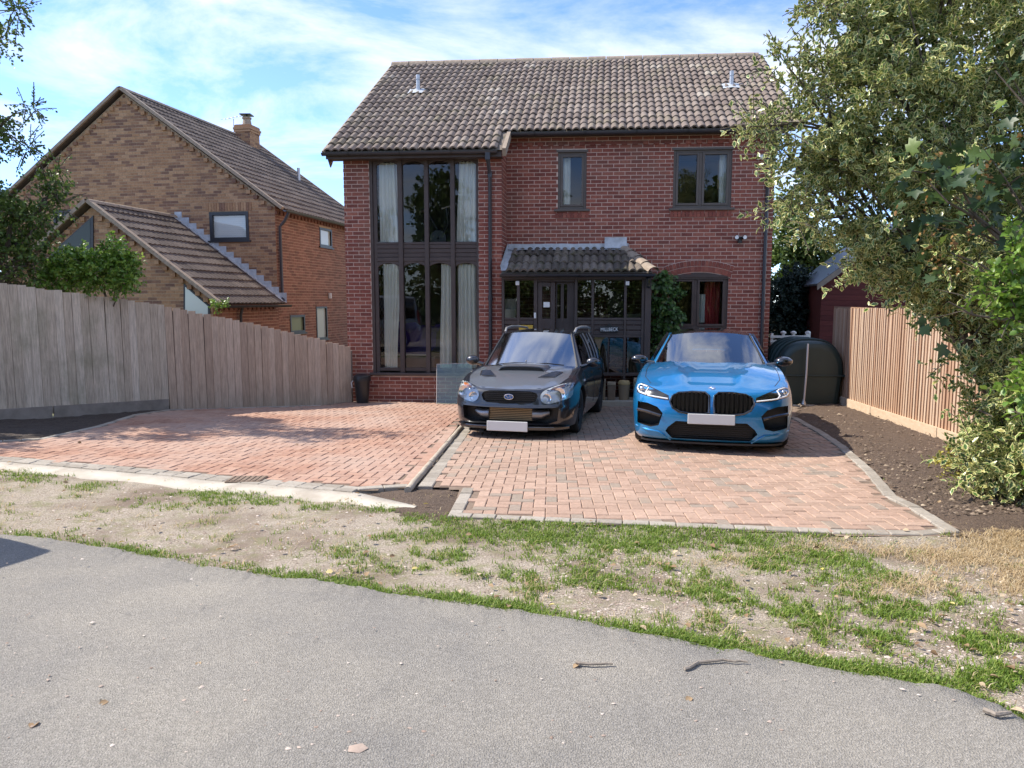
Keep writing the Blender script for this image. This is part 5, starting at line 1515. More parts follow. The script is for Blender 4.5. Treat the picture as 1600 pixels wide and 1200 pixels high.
    def sheet(s, name, A, B_, mat, bulge=0.0, n=10, nrm=None, parent=None, thick=0.0):
        """a skin between two curves of points"""
        A, B_ = [Vector(p) for p in A], [Vector(p) for p in B_]; rows = []
        for i in range(n + 1):
            t = i / n; rows.append([a.lerp(b, t) + (Vector(nrm) * bulge * 4 * t * (1 - t) if nrm else Vector()) for a, b in zip(A, B_)])
        if nrm:
            e1, e2 = rows[n // 2][1 + len(A) // 2] - rows[n // 2][len(A) // 2], rows[n // 2 + 1][len(A) // 2] - rows[n // 2][len(A) // 2]
            if e1.cross(e2).dot(Vector(nrm)) < 0: rows = [r_[::-1] for r_ in rows]
        m = MB(); m.grid(rows); return m.build(name, mat, parent or s.root, smooth='all', local=True, fix=False)
    def wheels(s, spokes, rimcol='rim_dark', double=True):
        sp = s.sp; r, w = sp['wheel_r'], sp['tyre_w']; rr = sp['rim_r']
        for yc in sp['axles']:
            for g in (1, -1):
                cx = g * (sp['half'] - w / 2 - sp.get('inset', .025)); c = (cx, yc, r)
                m = MB(); h = w / 2
                m.lathe([(rr, -h * .8), (rr + .03, -h), (r - .03, -h), (r - .008, -h * .85), (r, -h * .5), (r, h * .5), (r - .008, h * .85), (r - .03, h), (rr + .03, h), (rr, h * .8)], c, 40, 'x')
                wh = m.build('wheel', 'tyre', s.root, smooth=True, local=True)
                m = MB(); m.lathe([(rr + .004, -h * .8), (rr - .012, -h * .7), (rr - .02, 0), (rr - .012, h * .75), (rr + .006, h * .82)], c, 40, 'x')
                fx = cx + g * h * .55
                for k in range(spokes):
                    a = 2 * math.pi * k / spokes
                    for da in ((-.09, .09) if double else (0,)):
                        p0 = Vector((fx, yc + .05 * math.cos(a), r + .05 * math.sin(a))); p1 = Vector((fx + g * .01, yc + (rr - .01) * math.cos(a + da), r + (rr - .01) * math.sin(a + da)))
                        m.tube([p0, p1], [.022, .014], 6)
                m.lathe([(0, g * .02), (.06, g * .015), (.065, -g * .02)], (fx, yc, r), 16, 'x')
                m.build('rim', rimcol, wh, smooth=True, local=True)
                m = MB(); m.lathe([(.06, 0), (rr * .8, 0), (rr * .8, g * .02), (.06, g * .02)], (cx - g * .02, yc, r), 28, 'x'); m.build('brake_disc', 'disc_steel', wh, local=True)
                m = MB(); m.lathe([(0, 0), (rr, 0)], (cx - g * h * .7, yc, r), 24, 'x'); m.build('wheel_back', 'black_plastic', wh, local=True)
    def ellipsoid(s, name, c, rad, mat, parent=None, cutback=None):
        m = MB(); rows = []
        for i in range(13):
            t = math.pi * i / 12; rows.append([(c[0] + rad[0] * math.sin(t) * math.cos(p), c[1] + rad[1] * math.sin(t) * math.sin(p), c[2] + rad[2] * math.cos(t)) for p in np.linspace(0, 2 * math.pi, 21)])
        if cutback is not None: rows = [[(x, min(y, cutback), z) for x, y, z in r_] for r_ in rows]
        m.grid(rows); return m.build(name, mat, parent or s.root, smooth='all', local=True)
    def interior(s, seats, dash_y, wheel_x, wz):
        for sx, sy in seats:
            m = MB(); pf = [(-.2, .75), (-.23, .95), (-.2, 1.12), (-.1, 1.17), (.1, 1.17), (.2, 1.12), (.23, .95), (.2, .75)]
            m.prism([(sx + x, sy + (z - .75) * .25, z + wz) for x, z in pf], (0, .12, 0)); st = m.build('seat', 'seat', s.root, smooth=True, local=True)
            m = MB(); m.prism([(sx + x, sy + .13, z + wz) for x, z in ((-.13, 1.17), (-.14, 1.3), (-.1, 1.35), (.1, 1.35), (.14, 1.3), (.13, 1.17))], (0, .09, 0)); m.build('headrest', 'seat', st, smooth=True, local=True)
        m = MB(); c = Vector((wheel_x, dash_y + .32, 1.0 + wz)); X, Y_ = Vector((1, 0, 0)), Vector((0, .45, .89))
        m.tube([c + (X * math.cos(a) + Y_ * math.sin(a)) * .185 for a in np.linspace(0, 2 * math.pi, 25)], .016, 8)
        m.tube([c - X * .18, c + X * .18], .014, 6); m.tube([c, c - Y_ * .18], .014, 6); m.build('steering_wheel', 'seat', s.root, smooth=True, local=True)
    def greenhouse(s, g):
        """windscreen, side glass, roof, pillars and rear glass from a few curves"""
        n = 16; T = np.linspace(-1, 1, n * 2 + 1)
        def cross(c, e): return [Vector((t * e[0], c[0] + (e[1] - c[0]) * t * t, c[1] + (e[2] - c[1]) * abs(t) ** 2.2)) for t in T]
        wb, wt = cross(g['wb'], g['wbe']), cross(g['wt'], g['wte']); rt, rb = cross(g['rt'], g['rte']), cross(g['rb'], g['rbe'])
        s.sheet('windscreen', wb, wt, g.get('ws', 'windscreen'), .010, 12, (0, -.5, .86))
        s.sheet('rear_window', rt, rb, 'side_glass', .03, 8, (0, .6, .8))
        # roof skin in cross rows from windscreen head to rear head
        rows = []; k = 14
        for i in range(k + 1):
            t = i / k; y_c = g['wt'][0] + (g['rt'][0] - g['wt'][0]) * t; hz = float(pchip(*zip(*g['roofz']), t)); ex, ey, ez = [g['wte'][q] + (g['rte'][q] - g['wte'][q]) * t for q in range(3)]
            ex += g.get('roof_w', 0) * 4 * t * (1 - t); ez = float(pchip(*zip(*g['edgez']), t))
            rows.append([Vector((u * ex, y_c + (ey - y_c) * u * u, hz + (ez - hz) * abs(u) ** 2.4)) for u in T])
        m = MB(); m.grid(rows); s.roof = m.build('roof', g['roofmat'], s.root, smooth='all', local=True, fix=False); s.roofrows = rows
        edge = {1: [r_[-1] for r_ in rows], -1: [r_[0] for r_ in rows]}
        for q in (1, -1):
            top = edge[q]; sb = [Vector((q * x, y, z)) for x, y, z in catmull(g['belt'], k + 1)]; st = [Vector((q * x, y, z)) for x, y, z in catmull(g['rail'], k + 1)]
            gl = s.sheet('side_window', sb, st, 'side_glass', .02, 6, (q * .95, 0, .3))
            for (y_b, y_t) in g['bpost']:
                pb = min(range(k + 1), key=lambda i: abs(sb[i].y - y_b)); pt = min(range(k + 1), key=lambda i: abs(st[i].y - y_t)); m = MB()
                pts = [sb[pb].lerp(st[pt], t) + Vector((q, 0, .3)) * (.02 * 4 * t * (1 - t) + .004) for t in np.linspace(0, 1, 6)]
                m.tube(pts, .028, 6); m.build('door_pillar', 'gloss_black', gl, local=True, smooth=True)
            we = [wb[-1 if q > 0 else 0].lerp(wt[-1 if q > 0 else 0], t) + Vector((0, -.5, .86)) * 0 for t in np.linspace(0, 1, 9)]
            se = [sb[0].lerp(st[0], t) for t in np.linspace(0, 1, 9)]
            s.sheet('windscreen_pillar', we, se, g['pillarmat'], .022, 5, (q * .75, -.5, .4))
            re_ = [rb[-1 if q > 0 else 0].lerp(rt[-1 if q > 0 else 0], t) for t in np.linspace(0, 1, 9)]; sr = [sb[-1].lerp(st[-1], t) for t in np.linspace(0, 1, 9)]
            s.sheet('rear_pillar', sr, re_, g['pillarmat'], .02, 5, (q * .8, .4, .3))
            s.sheet('roof_rail_panel', st, top, g['railmat'], .012, 4, (q * .5, 0, .8))
            m = MB(); m.tube([p + Vector((q * .004, -.006, .008)) for p in we], .012, 6); m.build('windscreen_trim', 'black_plastic', s.root, local=True, smooth=True)

def rounded(poly, it=2):
    P = [Vector(p) for p in poly]
    for _ in range(it):
        o = []
        for a, b in zip(P, P[1:] + P[:1]): o += [a.lerp(b, .2), a.lerp(b, .8)]
        P = o
    return [tuple(p) for p in P]

# ---------------- the blue saloon
pL, pRr = on_g(1010, 691), on_g(1213, 706)
yawB = R(-14.0)
midB = (pL + pRr) / 2
bR = thing('car', 'bright blue saloon car with black kidney grille parked on the right of the drive', 'car', (midB.x, midB.y, gz(midB.x, midB.y) + .048), (R(-2.0), 0, yawB), 'cars parked on the drive')
AX = .87
def det_b(x, y):
    ax = abs(x)
    w = smooth01((y - .12) / .45) * (1 - smooth01((y - 1.38) / .2))
    c1 = .25 + .17 * (y - .2); c2 = .47 + .16 * (y - .2)
    dome = .034 * smooth01((ax - c1) / .035) * (1 - smooth01((ax - c1 - .04) / .30))
    outer = .016 * smooth01((ax - c2) / .03) * (1 - smooth01((ax - c2 - .03) / .2))
    cen = -.024 * (1 - smooth01((ax - .19 - .04 * (y - .8)) / .03)) * smooth01((y - .72) / .05) * (1 - smooth01((y - 1.33) / .06))
    return float(w * (dome + outer) + cen)
spB = dict(length=4.97, half=.948, paint='paint_blue', wheel_r=.345, tyre_w=.275, rim_r=.262, arch=.385, axles=(AX, AX + 2.98), nose_len=.9,
    plan=[(0, 0), (.18, .004), (.36, .016), (.52, .036), (.66, .066), (.78, .112), (.885, .20), (.95, .33), (.987, .50), (1, .74), (1, 1.2), (.988, 1.8), (.985, 2.5), (.99, 3.2), (1, 3.8), (.985, 4.3), (.93, 4.65), (.78, 4.86), (.45, 4.95), (0, 4.97)],
    shoulder=[(0, .735), (.1, .757), (.3, .79), (.6, .85), (1.0, .915), (1.5, .962), (2.5, .985), (3.6, 1.01), (4.4, 1.035), (4.97, 1.02)],
    sill=[(0, .13), (.5, .14), (.9, .16), (2.5, .17), (4.2, .2), (4.97, .27)],
    tumble=[(0, .95), (.08, .975), (.3, .99), (.55, 1.0), (.75, .992), (.88, .97), (.96, .945), (1, .915)],
    nose=[(0, .10), (.05, .035), (.12, .012), (.3, .0), (.5, .0), (.7, .015), (.85, .045), (.95, .085), (1, .13)],
    tail=[(0, .12), (.2, .02), (.5, 0), (.8, .04), (1, .12)], flares=[(AX, .012), (AX + 2.98, .018)],
    crown=[(0, 0), (.15, .022), (.5, .048), (1.0, .056), (1.5, .055), (2.2, .0), (4.0, .0), (4.5, .02), (4.97, .0)], detail=det_b, deck=(1.50, 4.35, .72))
car = Car(bR, spB)
kid = [(.03, 0.480), (.026, 0.580), (.03, 0.680), (.075, 0.715), (.22, 0.718), (.38, 0.702), (.45, 0.660), (.472, 0.595), (.44, 0.530), (.36, 0.485), (.24, 0.468), (.09, 0.466)]
low = [(-.40, .375), (.40, .375), (.49, .30), (.52, .25), (.44, .165), (-.44, .165), (-.52, .25), (-.49, .30)]
sid = [(.865, .575), (.74, .57), (.62, .53), (.555, .46), (.60, .31), (.70, .285), (.865, .315)]
car.cut_front(kid, .13); car.cut_front(low, .22, (1,)); car.cut_front(sid, .42)
car.finish_body()
for g in (1, -1):
    kc = [(x * 1.0, z) for x, z in kid]
    m = MB(); pts = [car.front(x * g, z, .006) for x, z in kc + kc[:1]]; m.tube(pts, .014, 8, cap=False); gr = m.build('kidney_grille', 'gloss_black', bR, smooth=True, local=True)
    for k in range(8):
        x = .075 + k * .05; m = MB()
        for dx in (-.007, .007): m.box((g * x + dx, .06 + .03 * k / 8, .592), (.009, .09, .235 if 0 < k < 7 else .2))
        m.build('grille_bar', 'grille_black', gr, local=True)
    hl = [(.485, 0.613), (.495, 0.670), (.62, 0.723), (.74, 0.766), (.83, 0.788), (.875, 0.768), (.893, 0.723), (.885, 0.673), (.80, 0.656), (.66, 0.630)]
    h_ = car.patch('headlight', hl, 'front', 'gloss_black', .004, g=g)
    car.line('light_strip', [(.50, 0.630), (.66, 0.648), (.735, 0.658), (.765, 0.693), (.735, 0.748)], 'front', .0095, 'lens_white', h_, .009, g)
    car.line('light_strip', [(.755, 0.666), (.845, 0.686), (.878, 0.723), (.868, 0.758), (.835, 0.773), (.75, 0.755)], 'front', .0105, 'lens_white', h_, .009, g)
    car.ellipsoid('projector', tuple(car.front(.815 * g, .724, .0)), (.032, .02, .03), 'chrome', h_)
    m = MB(); pts = [car.front(x * g, z, .003) for x, z in ((.86, .475), (.74, .465), (.575, .425))]; m.tube(pts, .02, 6); m.build('intake_blade', 'gloss_black', bR, smooth=True, local=True)
    m = MB(); pts = [car.front(x * g, z, .01) for x, z in ((.88, .275), (.75, .25), (.60, .235), (.54, .20), (.46, .14))]; m.tube(pts, .012, 6); m.build('bumper_crease', 'paint_blue', bR, smooth=True, local=True)
    m = MB(); m.tube([(.76 * g, 1.88, .96), (.93 * g, 1.86, .99)], [.03, .025], 8); mr = m.build('mirror', 'gloss_black', bR, local=True, smooth=True)
    car.ellipsoid('mirror_cap', (.975 * g, 1.87, 1.02), (.12, .10, .065), 'gloss_black', mr, 1.90)
    car.line('bonnet_line', [(.72, .36), (.80, .6), (.81, 1.0), (.785, 1.45)], 'top', .004, 'black_plastic', None, .0005, g)
    m = MB(); pts = [car.flank(y, z, g, .004) for y, z in ((1.42, .30), (1.36, .5), (1.42, .75), (1.55, .93))]; m.tube(pts, .004, 5); m.build('door_line', 'black_plastic', bR, local=True)
    m = MB(); pts = [car.flank(y, .62, g, .012) for y in (1.18, 1.3)]; m.tube(pts, .02, 6); m.build('side_vent', 'gloss_black', bR, local=True)
m = MB(); m.prism([(x, car.front(x, .14).y - .012 + .0, .105) for x in np.linspace(-.82, .82, 19)] + [(.7, .5, .105), (-.7, .5, .105)], (0, 0, .022)); m.build('front_lip', 'black_plastic', bR, local=True)
m = MB()
for k in range(9): m.box((0, .13, .18 + k * .024), (.94, .02, .006))
m.build('intake_mesh', 'black_plastic', bR, local=True)
y_ = car.front(0, .40).y
m = MB(); m.box((0, y_ - .015, .412), (.53, .012, .12)); m.build('number_plate', 'plate', bR, local=True, bevel=.012)
c = car.top(0, .19, .0) + Vector((0, 0, -.002))
m = MB(); N_ = Vector((0, -.40, .917)); X_ = Vector((1, 0, 0)); Y_ = N_.cross(X_)
def disc(m, r0, r1, a0, a1, off, n=10): m.grid([[c + N_ * off + (X_ * math.cos(a) + Y_ * math.sin(a)) * r for a in np.linspace(a0, a1, n)] for r in (r0, r1)])
disc(m, .0, .041, 0, 2 * math.pi, .006, 28); m.grid([[c + N_ * o + (X_ * math.cos(a) + Y_ * math.sin(a)) * .041 for a in np.linspace(0, 2 * math.pi, 28)] for o in (-.02, .006)]); em = m.build('emblem', 'chrome', bR, local=True, fix=False)
for k, mt in enumerate(('mark_blue', 'lens_white', 'mark_blue', 'lens_white')):
    m = MB(); disc(m, 0.0, .024, k * math.pi / 2, (k + 1) * math.pi / 2, .0075, 8); m.build('emblem_quarter', mt, em, local=True, fix=False)
car.wheels(10)
car.greenhouse(dict(wb=(1.40, 1.005), wbe=(.735, 1.80, .945), wt=(2.06, 1.405), wte=(.545, 2.22, 1.36), rt=(3.75, 1.40), rte=(.50, 3.72, 1.345), rb=(4.42, 1.09), rbe=(.62, 4.30, 1.05),
    roofz=[(0, 1.405), (.2, 1.445), (.5, 1.468), (.8, 1.44), (1, 1.40)], edgez=[(0, 1.36), (.3, 1.395), (.6, 1.395), (1, 1.345)], roof_w=.03, roofmat='gloss_black',
    belt=[(.80, 1.98, .955), (.815, 2.5, .975), (.815, 3.2, .99), (.79, 3.8, 1.02), (.72, 4.22, 1.05)], rail=[(.59, 2.32, 1.335), (.61, 2.72, 1.372), (.61, 3.2, 1.372), (.59, 3.6, 1.335), (.56, 3.95, 1.24)],
    bpost=[(2.95, 2.98)], pillarmat='paint_blue', railmat='paint_blue'))
car.interior([(-.37, 2.55), (.37, 2.55)], 1.55, -.37, -.02)
for ch in bR.children: ch.matrix_parent_inverse = Matrix.Translation((0, -AX, 0)) @ ch.matrix_parent_inverse

# ---------------- the black estate
pN = on_g(817, 680)
yawS = R(-13.5)
sR = thing('car', 'black estate car with bonnet scoop and roof rails parked beside the porch', 'car', (pN.x, pN.y + .18, gz(pN.x, pN.y) + .046), (R(-2.0), 0, yawS), 'cars parked on the drive')
AX = .90
def det_s(x, y):
    ax = abs(x)
    return float(.014 * smooth01((ax - .40 - .05 * y) / .06) * (1 - smooth01((ax - .55) / .14)) * smooth01((y - .2) / .3) * (1 - smooth01((y - 1.0) / .2)))
spS = dict(length=4.41, half=.85, paint='paint_black', wheel_r=.315, tyre_w=.225, rim_r=.225, arch=.355, axles=(AX, AX + 2.525), nose_len=.85, inset=.02,
    plan=[(0, 0), (.2, .004), (.4, .02), (.56, .046), (.70, .085), (.82, .145), (.905, .24), (.96, .37), (.99, .53), (1, .74), (1, 1.1), (.985, 1.6), (.98, 2.4), (.985, 3.2), (.98, 3.7), (.955, 4.05), (.86, 4.28), (.5, 4.39), (0, 4.41)],
    shoulder=[(0, .655), (.1, .68), (.25, .715), (.5, .765), (.9, .832), (1.3, .885), (2.0, .905), (3.0, .935), (4.0, .97), (4.41, .98)],
    sill=[(0, .16), (.5, .16), (.9, .18), (2.5, .19), (3.8, .22), (4.41, .30)],
    tumble=[(0, .955), (.1, .975), (.3, .99), (.5, 1.0), (.7, .99), (.86, .962), (.95, .935), (1, .90)],
    nose=[(0, .06), (.08, .015), (.2, .0), (.45, .0), (.55, .022), (.7, .035), (.85, .05), (.95, .075), (1, .11)],
    tail=[(0, .1), (.2, .02), (.5, 0), (1, .03)], flares=[(AX, .022), (AX + 2.525, .022)],
    crown=[(0, 0), (.15, .015), (.5, .035), (1.0, .045), (1.3, .045), (1.9, 0), (4.41, .0)], detail=det_s, deck=(1.16, 4.30, .72))
car = Car(sR, spS)
grl = [(.0, 0.635), (.28, 0.630), (.36, 0.610), (.385, 0.570), (.355, 0.505), (.29, 0.475), (.0, 0.468)]
grl = grl + [(-x, z) for x, z in grl[-2:0:-1]]
opn = [(-.66, .425), (-.3, .415), (.3, .415), (.66, .425), (.64, .25), (.52, .205), (-.52, .205), (-.64, .25)]
car.cut_front(grl, .12, (1,)); car.cut_front(opn, .30, (1,))
car.finish_body()
m = MB()
for k in range(6): m.box((0, .075, .485 + k * .026), (.68 if 0 < k < 5 else .6, .015, .008))
gr = m.build('grille', 'black_plastic', sR, local=True)
m = MB(); c = Vector((0, .035, .555)); el = [c + Vector((.062 * math.cos(a), 0, .034 * math.sin(a))) for a in np.linspace(0, 2 * math.pi, 25)]; m.tube(el, .006, 6, cap=False)
for x, z, r in ((-.026, .008, .012), (.012, .012, .007), (.032, .010, .007), (.004, -.010, .007), (.024, -.012, .007), (-.014, -.013, .006)):
    for k in range(3):
        a = k * math.pi / 3; v = Vector((math.cos(a), 0, math.sin(a))) * r; m.tube([c + Vector((x, -.004, z)) - v, c + Vector((x, -.004, z)) + v], .0022, 4)
m.build('emblem', 'chrome', gr, local=True, smooth=True)
m = MB(); m.prism([(c.x + .06 * math.cos(a), .04, c.z + .033 * math.sin(a)) for a in np.linspace(0, 2 * math.pi, 24)[:-1]], (0, .02, 0)); m.build('emblem_back', 'mark_blue', gr, local=True)
# intercooler behind the opening
m = MB(); m.box((0, .20, .315), (.60, .08, .17)); ic = m.build('intercooler', 'cooler_gold', sR, local=True)
for k in range(7): m = MB(); m.box((0, .157, .245 + k * .0235), (.58, .012, .011)); m.build('cooler_fin', 'cooler_fin', ic, local=True)
for g in (1, -1): m = MB(); m.tube([(g * .30, .2, .315), (g * .40, .2, .315), (g * .50, .25, .34)], [.085, .07, .05], 12); m.build('cooler_end_tank', 'disc_steel', ic, local=True, smooth=True)
mat_plain('lamp_bowl', (.74, .75, .75), .25, .3)
for g in (1, -1):
    hl = rounded([(.435, 0.510), (.415, 0.580), (.45, 0.640), (.56, 0.690), (.69, 0.730), (.775, 0.737), (.80, 0.690), (.805, 0.555), (.70, 0.520), (.56, 0.477), (.48, 0.477)], 1)
    h_ = car.patch('headlight', hl, 'front', 'lamp_bowl', .004, g=g, step=.03)
    car.patch('headlight_lens', [(x * 1.0, z) for x, z in hl], 'front', 'lens', .022, h_, g=g)
    for x, z, r in ((.505, 0.550, .058), (.655, 0.610, .075)):
        m = MB(); p = car.front(x * g, z, .006); m.lathe([(0, .004), (r * .45, -.0), (r * .9, -.008), (r, -.012), (r * 1.05, -.004)], p, 20, 'y'); m.build('reflector_bowl', 'chrome', h_, local=True, smooth=True)
    car.patch('indicator', rounded([(.53, 0.655), (.60, 0.690), (.70, 0.720), (.70, 0.690), (.60, 0.655)], 1), 'front', 'amber', .0085, h_, g=g)
    m = MB(); m.tube([(.76 * g, 1.50, .90), (.86 * g, 1.48, .93)], [.03, .03], 8); mr = m.build('mirror', 'gloss_black', sR, local=True, smooth=True)
    car.ellipsoid('mirror_cap', (.925 * g, 1.49, .965), (.105, .085, .075), 'paint_black', mr, 1.52)
    # louvred vents let into the bonnet
    vt = [(.30, .50), (.335, .56), (.46, .80), (.585, .80), (.585, .76), (.53, .52), (.50, .50)]
    v_ = car.patch('bonnet_vent', vt, 'top', 'black_plastic', .006, g=g, step=.03)
    for k in range(4):
        y = .545 + k * .065; x0 = .335 + (y - .56) * .52 + .01; m = MB(); a, b = car.top(x0 * g, y, .008), car.top((.515 + (y - .5) * .2) * g, y, .008)
        m.hexa([a, b, b + Vector((0, .02, 0)), a + Vector((0, .02, 0))], [a + Vector((0, .012, .012)), b + Vector((0, .012, .012)), b + Vector((0, .028, .012)), a + Vector((0, .028, .012))]); m.build('louvre', 'paint_black', v_, local=True)
    car.line('vent_rim', vt + vt[:1], 'top', .006, 'paint_black', v_, .004, g)
    car.line('bonnet_line', [(.50, .10), (.66, .26), (.745, .6), (.745, 1.0), (.715, 1.28)], 'top', .004, 'black_plastic', None, .0005, g)
    for a_ in (((1.36, .30), (1.32, .55), (1.40, .86)), ((2.42, .30), (2.42, .6), (2.40, .9)), ((3.25, .5), (3.3, .75), (3.2, .92))):
        m = MB(); m.tube([car.flank(y, z, g, .003) for y, z in a_], .004, 5); m.build('door_line', 'black_plastic', sR, local=True)
    for y in (2.22, 3.12): m = MB(); m.tube([car.flank(y - .09, .78, g, .02), car.flank(y + .09, .79, g, .02)], .014, 6); m.build('door_handle', 'paint_black', sR, local=True, smooth=True)
    m = MB(); p = car.flank(1.18, .72, g, .006); m.lathe([(0, .012 * g), (.018, .008 * g), (.02, 0)], p, 10, 'x'); m.build('side_repeater', 'lens_white', sR, local=True)
bn = [(-.40, .13), (0, .10), (.40, .13), (.50, .20), (.62, .30), (.70, .60), (.70, .95), (.66, 1.16), (.4, 1.10), (0, 1.05), (-.4, 1.10), (-.66, 1.16), (-.70, .95), (-.70, .60), (-.62, .30), (-.50, .20)]
mat_paint('paint_bonnet', (0.17, 0.185, 0.21), .2, .5, .38)  # paler grey than the black body, for bonnet and scoop
car.patch('bonnet', bn, 'top', 'paint_bonnet', .0025, step=.05)
# bonnet scoop
sc_f, sc_b = .80, 1.20; rows = []
for y, h in ((sc_f, .058), (sc_f + .06, .07), (1.0, .066), (1.12, .04), (sc_b, .004)):
    w = .30 + .05 * (y - sc_f) / (sc_b - sc_f); r_ = [car.top(-w - .04, y, -.004)]
    for t in np.linspace(-1, 1, 13): b = car.top(t * w, y); r_.append(b + Vector((0, 0, h * (1 - abs(t) ** 6 * .25))))
    r_.append(car.top(w + .04, y, -.004)); rows.append(r_)
m = MB(); m.grid(rows); scp = m.build('bonnet_scoop', 'paint_bonnet', sR, smooth='all', local=True, fix=False)
fr = rows[0]; m = MB(); m.tube(fr, .010, 6); m.build('scoop_lip', 'gloss_black', scp, local=True, smooth=True)
m = MB(); m.grid([[p + Vector((0, .02, -.004)) for p in fr], [Vector((p.x, p.y + .02, car.top(p.x, p.y).z - .002)) for p in fr]]); m.build('scoop_mouth', 'black_plastic', scp, local=True)
m = MB(); p = car.top(0, 1.08, .07); m.tube([p, p + Vector((0, .01, .022))], [.012, .006], 6); m.build('washer_jet', 'black_plastic', sR, local=True)
# splitter lip, plate
m = MB(); m.prism([(x, car.front(x, .22).y - .03, .125) for x in np.linspace(-.78, .78, 19)] + [(.7, .6, .125), (-.7, .6, .125)], (0, 0, .05)); m.build('front_lip', 'gloss_black', sR, local=True, bevel=.012)
m = MB(); m.box((0, -.045, .175), (.55, .014, .13)); m.build('number_plate', 'plate', sR, local=True, bevel=.012)
car.wheels(7, double=False)
car.greenhouse(dict(ws='windscreen_dusty', wb=(1.10, .925), wbe=(.70, 1.42, .88), wt=(1.76, 1.40), wte=(.53, 1.89, 1.365), rt=(3.95, 1.41), rte=(.54, 3.92, 1.37), rb=(4.30, .99), rbe=(.62, 4.24, .965),
    roofz=[(0, 1.40), (.2, 1.435), (.5, 1.462), (.8, 1.45), (1, 1.41)], edgez=[(0, 1.365), (.3, 1.40), (.7, 1.405), (1, 1.37)], roof_w=.035, roofmat='paint_black',
    belt=[(.765, 1.58, .885), (.785, 2.1, .905), (.79, 2.9, .925), (.77, 3.6, .95), (.72, 4.05, .97)], rail=[(.575, 1.97, 1.335), (.60, 2.4, 1.372), (.61, 3.0, 1.378), (.60, 3.5, 1.368), (.59, 3.85, 1.34)],
    bpost=[(2.38, 2.44), (3.2, 3.22)], pillarmat='paint_black', railmat='paint_black'))
for g in (1, -1):
    m = MB(); m.tube([(g * .555, 2.06, 1.395), (g * .565, 2.18, 1.458), (g * .58, 2.6, 1.485), (g * .585, 3.2, 1.485), (g * .57, 3.75, 1.462), (g * .56, 3.86, 1.40)], .019, 8); m.build('roof_bar', 'steel', sR, local=True, smooth=True)
for x0, x1, ln_ in ((-.45, .10, 1), (.05, .55, 1)):
    m = MB(); a, b = car.top(x0, 1.10, .03), car.top(x1, 1.13, .035); m.tube([a, (a + b) / 2 + Vector((0, -.01, .02)), b], .009, 6); m.build('wiper', 'black_plastic', sR, local=True)
car.interior([(-.34, 2.15), (.34, 2.15)], 1.25, -.34, -.06)
m = MB(); m.box((.24, 1.75, 1.12), (.30, .004, .03)); m.box((.40, 1.75, 1.135), (.06, .01, .05)); m.build('sun_strip_card', 'lens_white', sR, local=True)
for ch in sR.children: ch.matrix_parent_inverse = Matrix.Translation((0, -AX, 0)) @ ch.matrix_parent_inverse

# ---------------- silver hatchback at the far left, nearly all of it outside the picture
vR = thing('car', 'pale silver people carrier just beyond the left edge, its shadow on the road', 'car', (-7.74, 5.66, gz(-7.7, 5.7) + .01), (0, 0, R(-111)))
spV = dict(spS); spV.update(paint='paint_silver', length=4.2, plan=[(x, y if y < 3.5 else y - .21) for x, y in spS['plan']], axles=(.88, 3.40), shoulder=[(y, z + .05) for y, z in spS['shoulder']], detail=lambda x, y: 0.0)
car = Car(vR, spV); car.cut_front([(-.5, .40), (.5, .40), (.45, .26), (-.45, .26)], .2, (1,)); car.finish_body()
for g in (1, -1):
    car.patch('headlight', [(.46, .58), (.46, .66), (.62, .74), (.78, .76), (.79, .64), (.62, .58)], 'front', 'lamp_bowl', .004, g=g)
    m = MB(); m.tube([(.74 * g, 1.50, .95), (.84 * g, 1.48, .97)], .03, 8); mr = m.build('mirror', 'paint_silver', vR, local=True, smooth=True); car.ellipsoid('mirror_cap', (.91 * g, 1.49, 1.0), (.105, .085, .075), 'paint_silver', mr, 1.52)
    m = MB(); m.tube([(.70 * g, 4.03, .80), (.71 * g, 4.02, 1.0), (.66 * g, 4.0, 1.25)], .045, 8); m.build('tail_lamp', 'red_cloth', vR, local=True, smooth=True)
car.wheels(5, 'reflector', False)
car.greenhouse(dict(wb=(1.10, .965), wbe=(.70, 1.42, .92), wt=(1.85, 1.70), wte=(.55, 1.96, 1.66), rt=(3.95, 1.72), rte=(.58, 3.92, 1.67), rb=(4.12, 1.02), rbe=(.66, 4.06, .995), roofz=[(0, 1.70), (.3, 1.75), (.7, 1.76), (1, 1.72)], edgez=[(0, 1.66), (.4, 1.70), (1, 1.67)], roof_w=.03, roofmat='paint_silver',
    belt=[(.765, 1.58, .93), (.785, 2.1, .95), (.79, 2.8, .97), (.77, 3.4, .99), (.73, 3.92, 1.01)], rail=[(.60, 2.05, 1.63), (.63, 2.4, 1.67), (.64, 2.9, 1.67), (.635, 3.4, 1.67), (.62, 3.85, 1.64)], bpost=[(2.38, 2.44), (3.2, 3.2)], pillarmat='paint_silver', railmat='paint_silver'))
for ch in vR.children: ch.matrix_parent_inverse = Matrix.Translation((0, -.88, 0)) @ ch.matrix_parent_inverse
# ------------------------------------------------------------------ smaller things about the place
c = on_g(566, 630.5); c.y = 14.25; c = Vector((c.x, c.y, gz(c.x, c.y) + .05))
c.x = (566 - 800) / 1150 * 14.35
t = thing('dustbin', 'black tapered dustbin with a lid beside the left pier of the bay', 'bin', c)
m = MB(); m.lathe([(0, 0), (.115, 0), (.155, .46), (.15, .46), (.11, .02), (0, .02)], c, 24); m.build('bin_body', 'black_plastic', t, smooth=True)
m = MB(); m.lathe([(.172, .43), (.175, .47), (.165, .53), (.10, .57), (.0, .575)], c, 24); m.build('lid', 'black_plastic', t, smooth=True)
m = MB(); m.tube([c + Vector((-.17, -.03, .44)), c + Vector((-.2, -.05, .40)), c + Vector((-.185, -.04, .30))], .012, 6); m.build('handle', 'pale_trim', t, smooth=True)
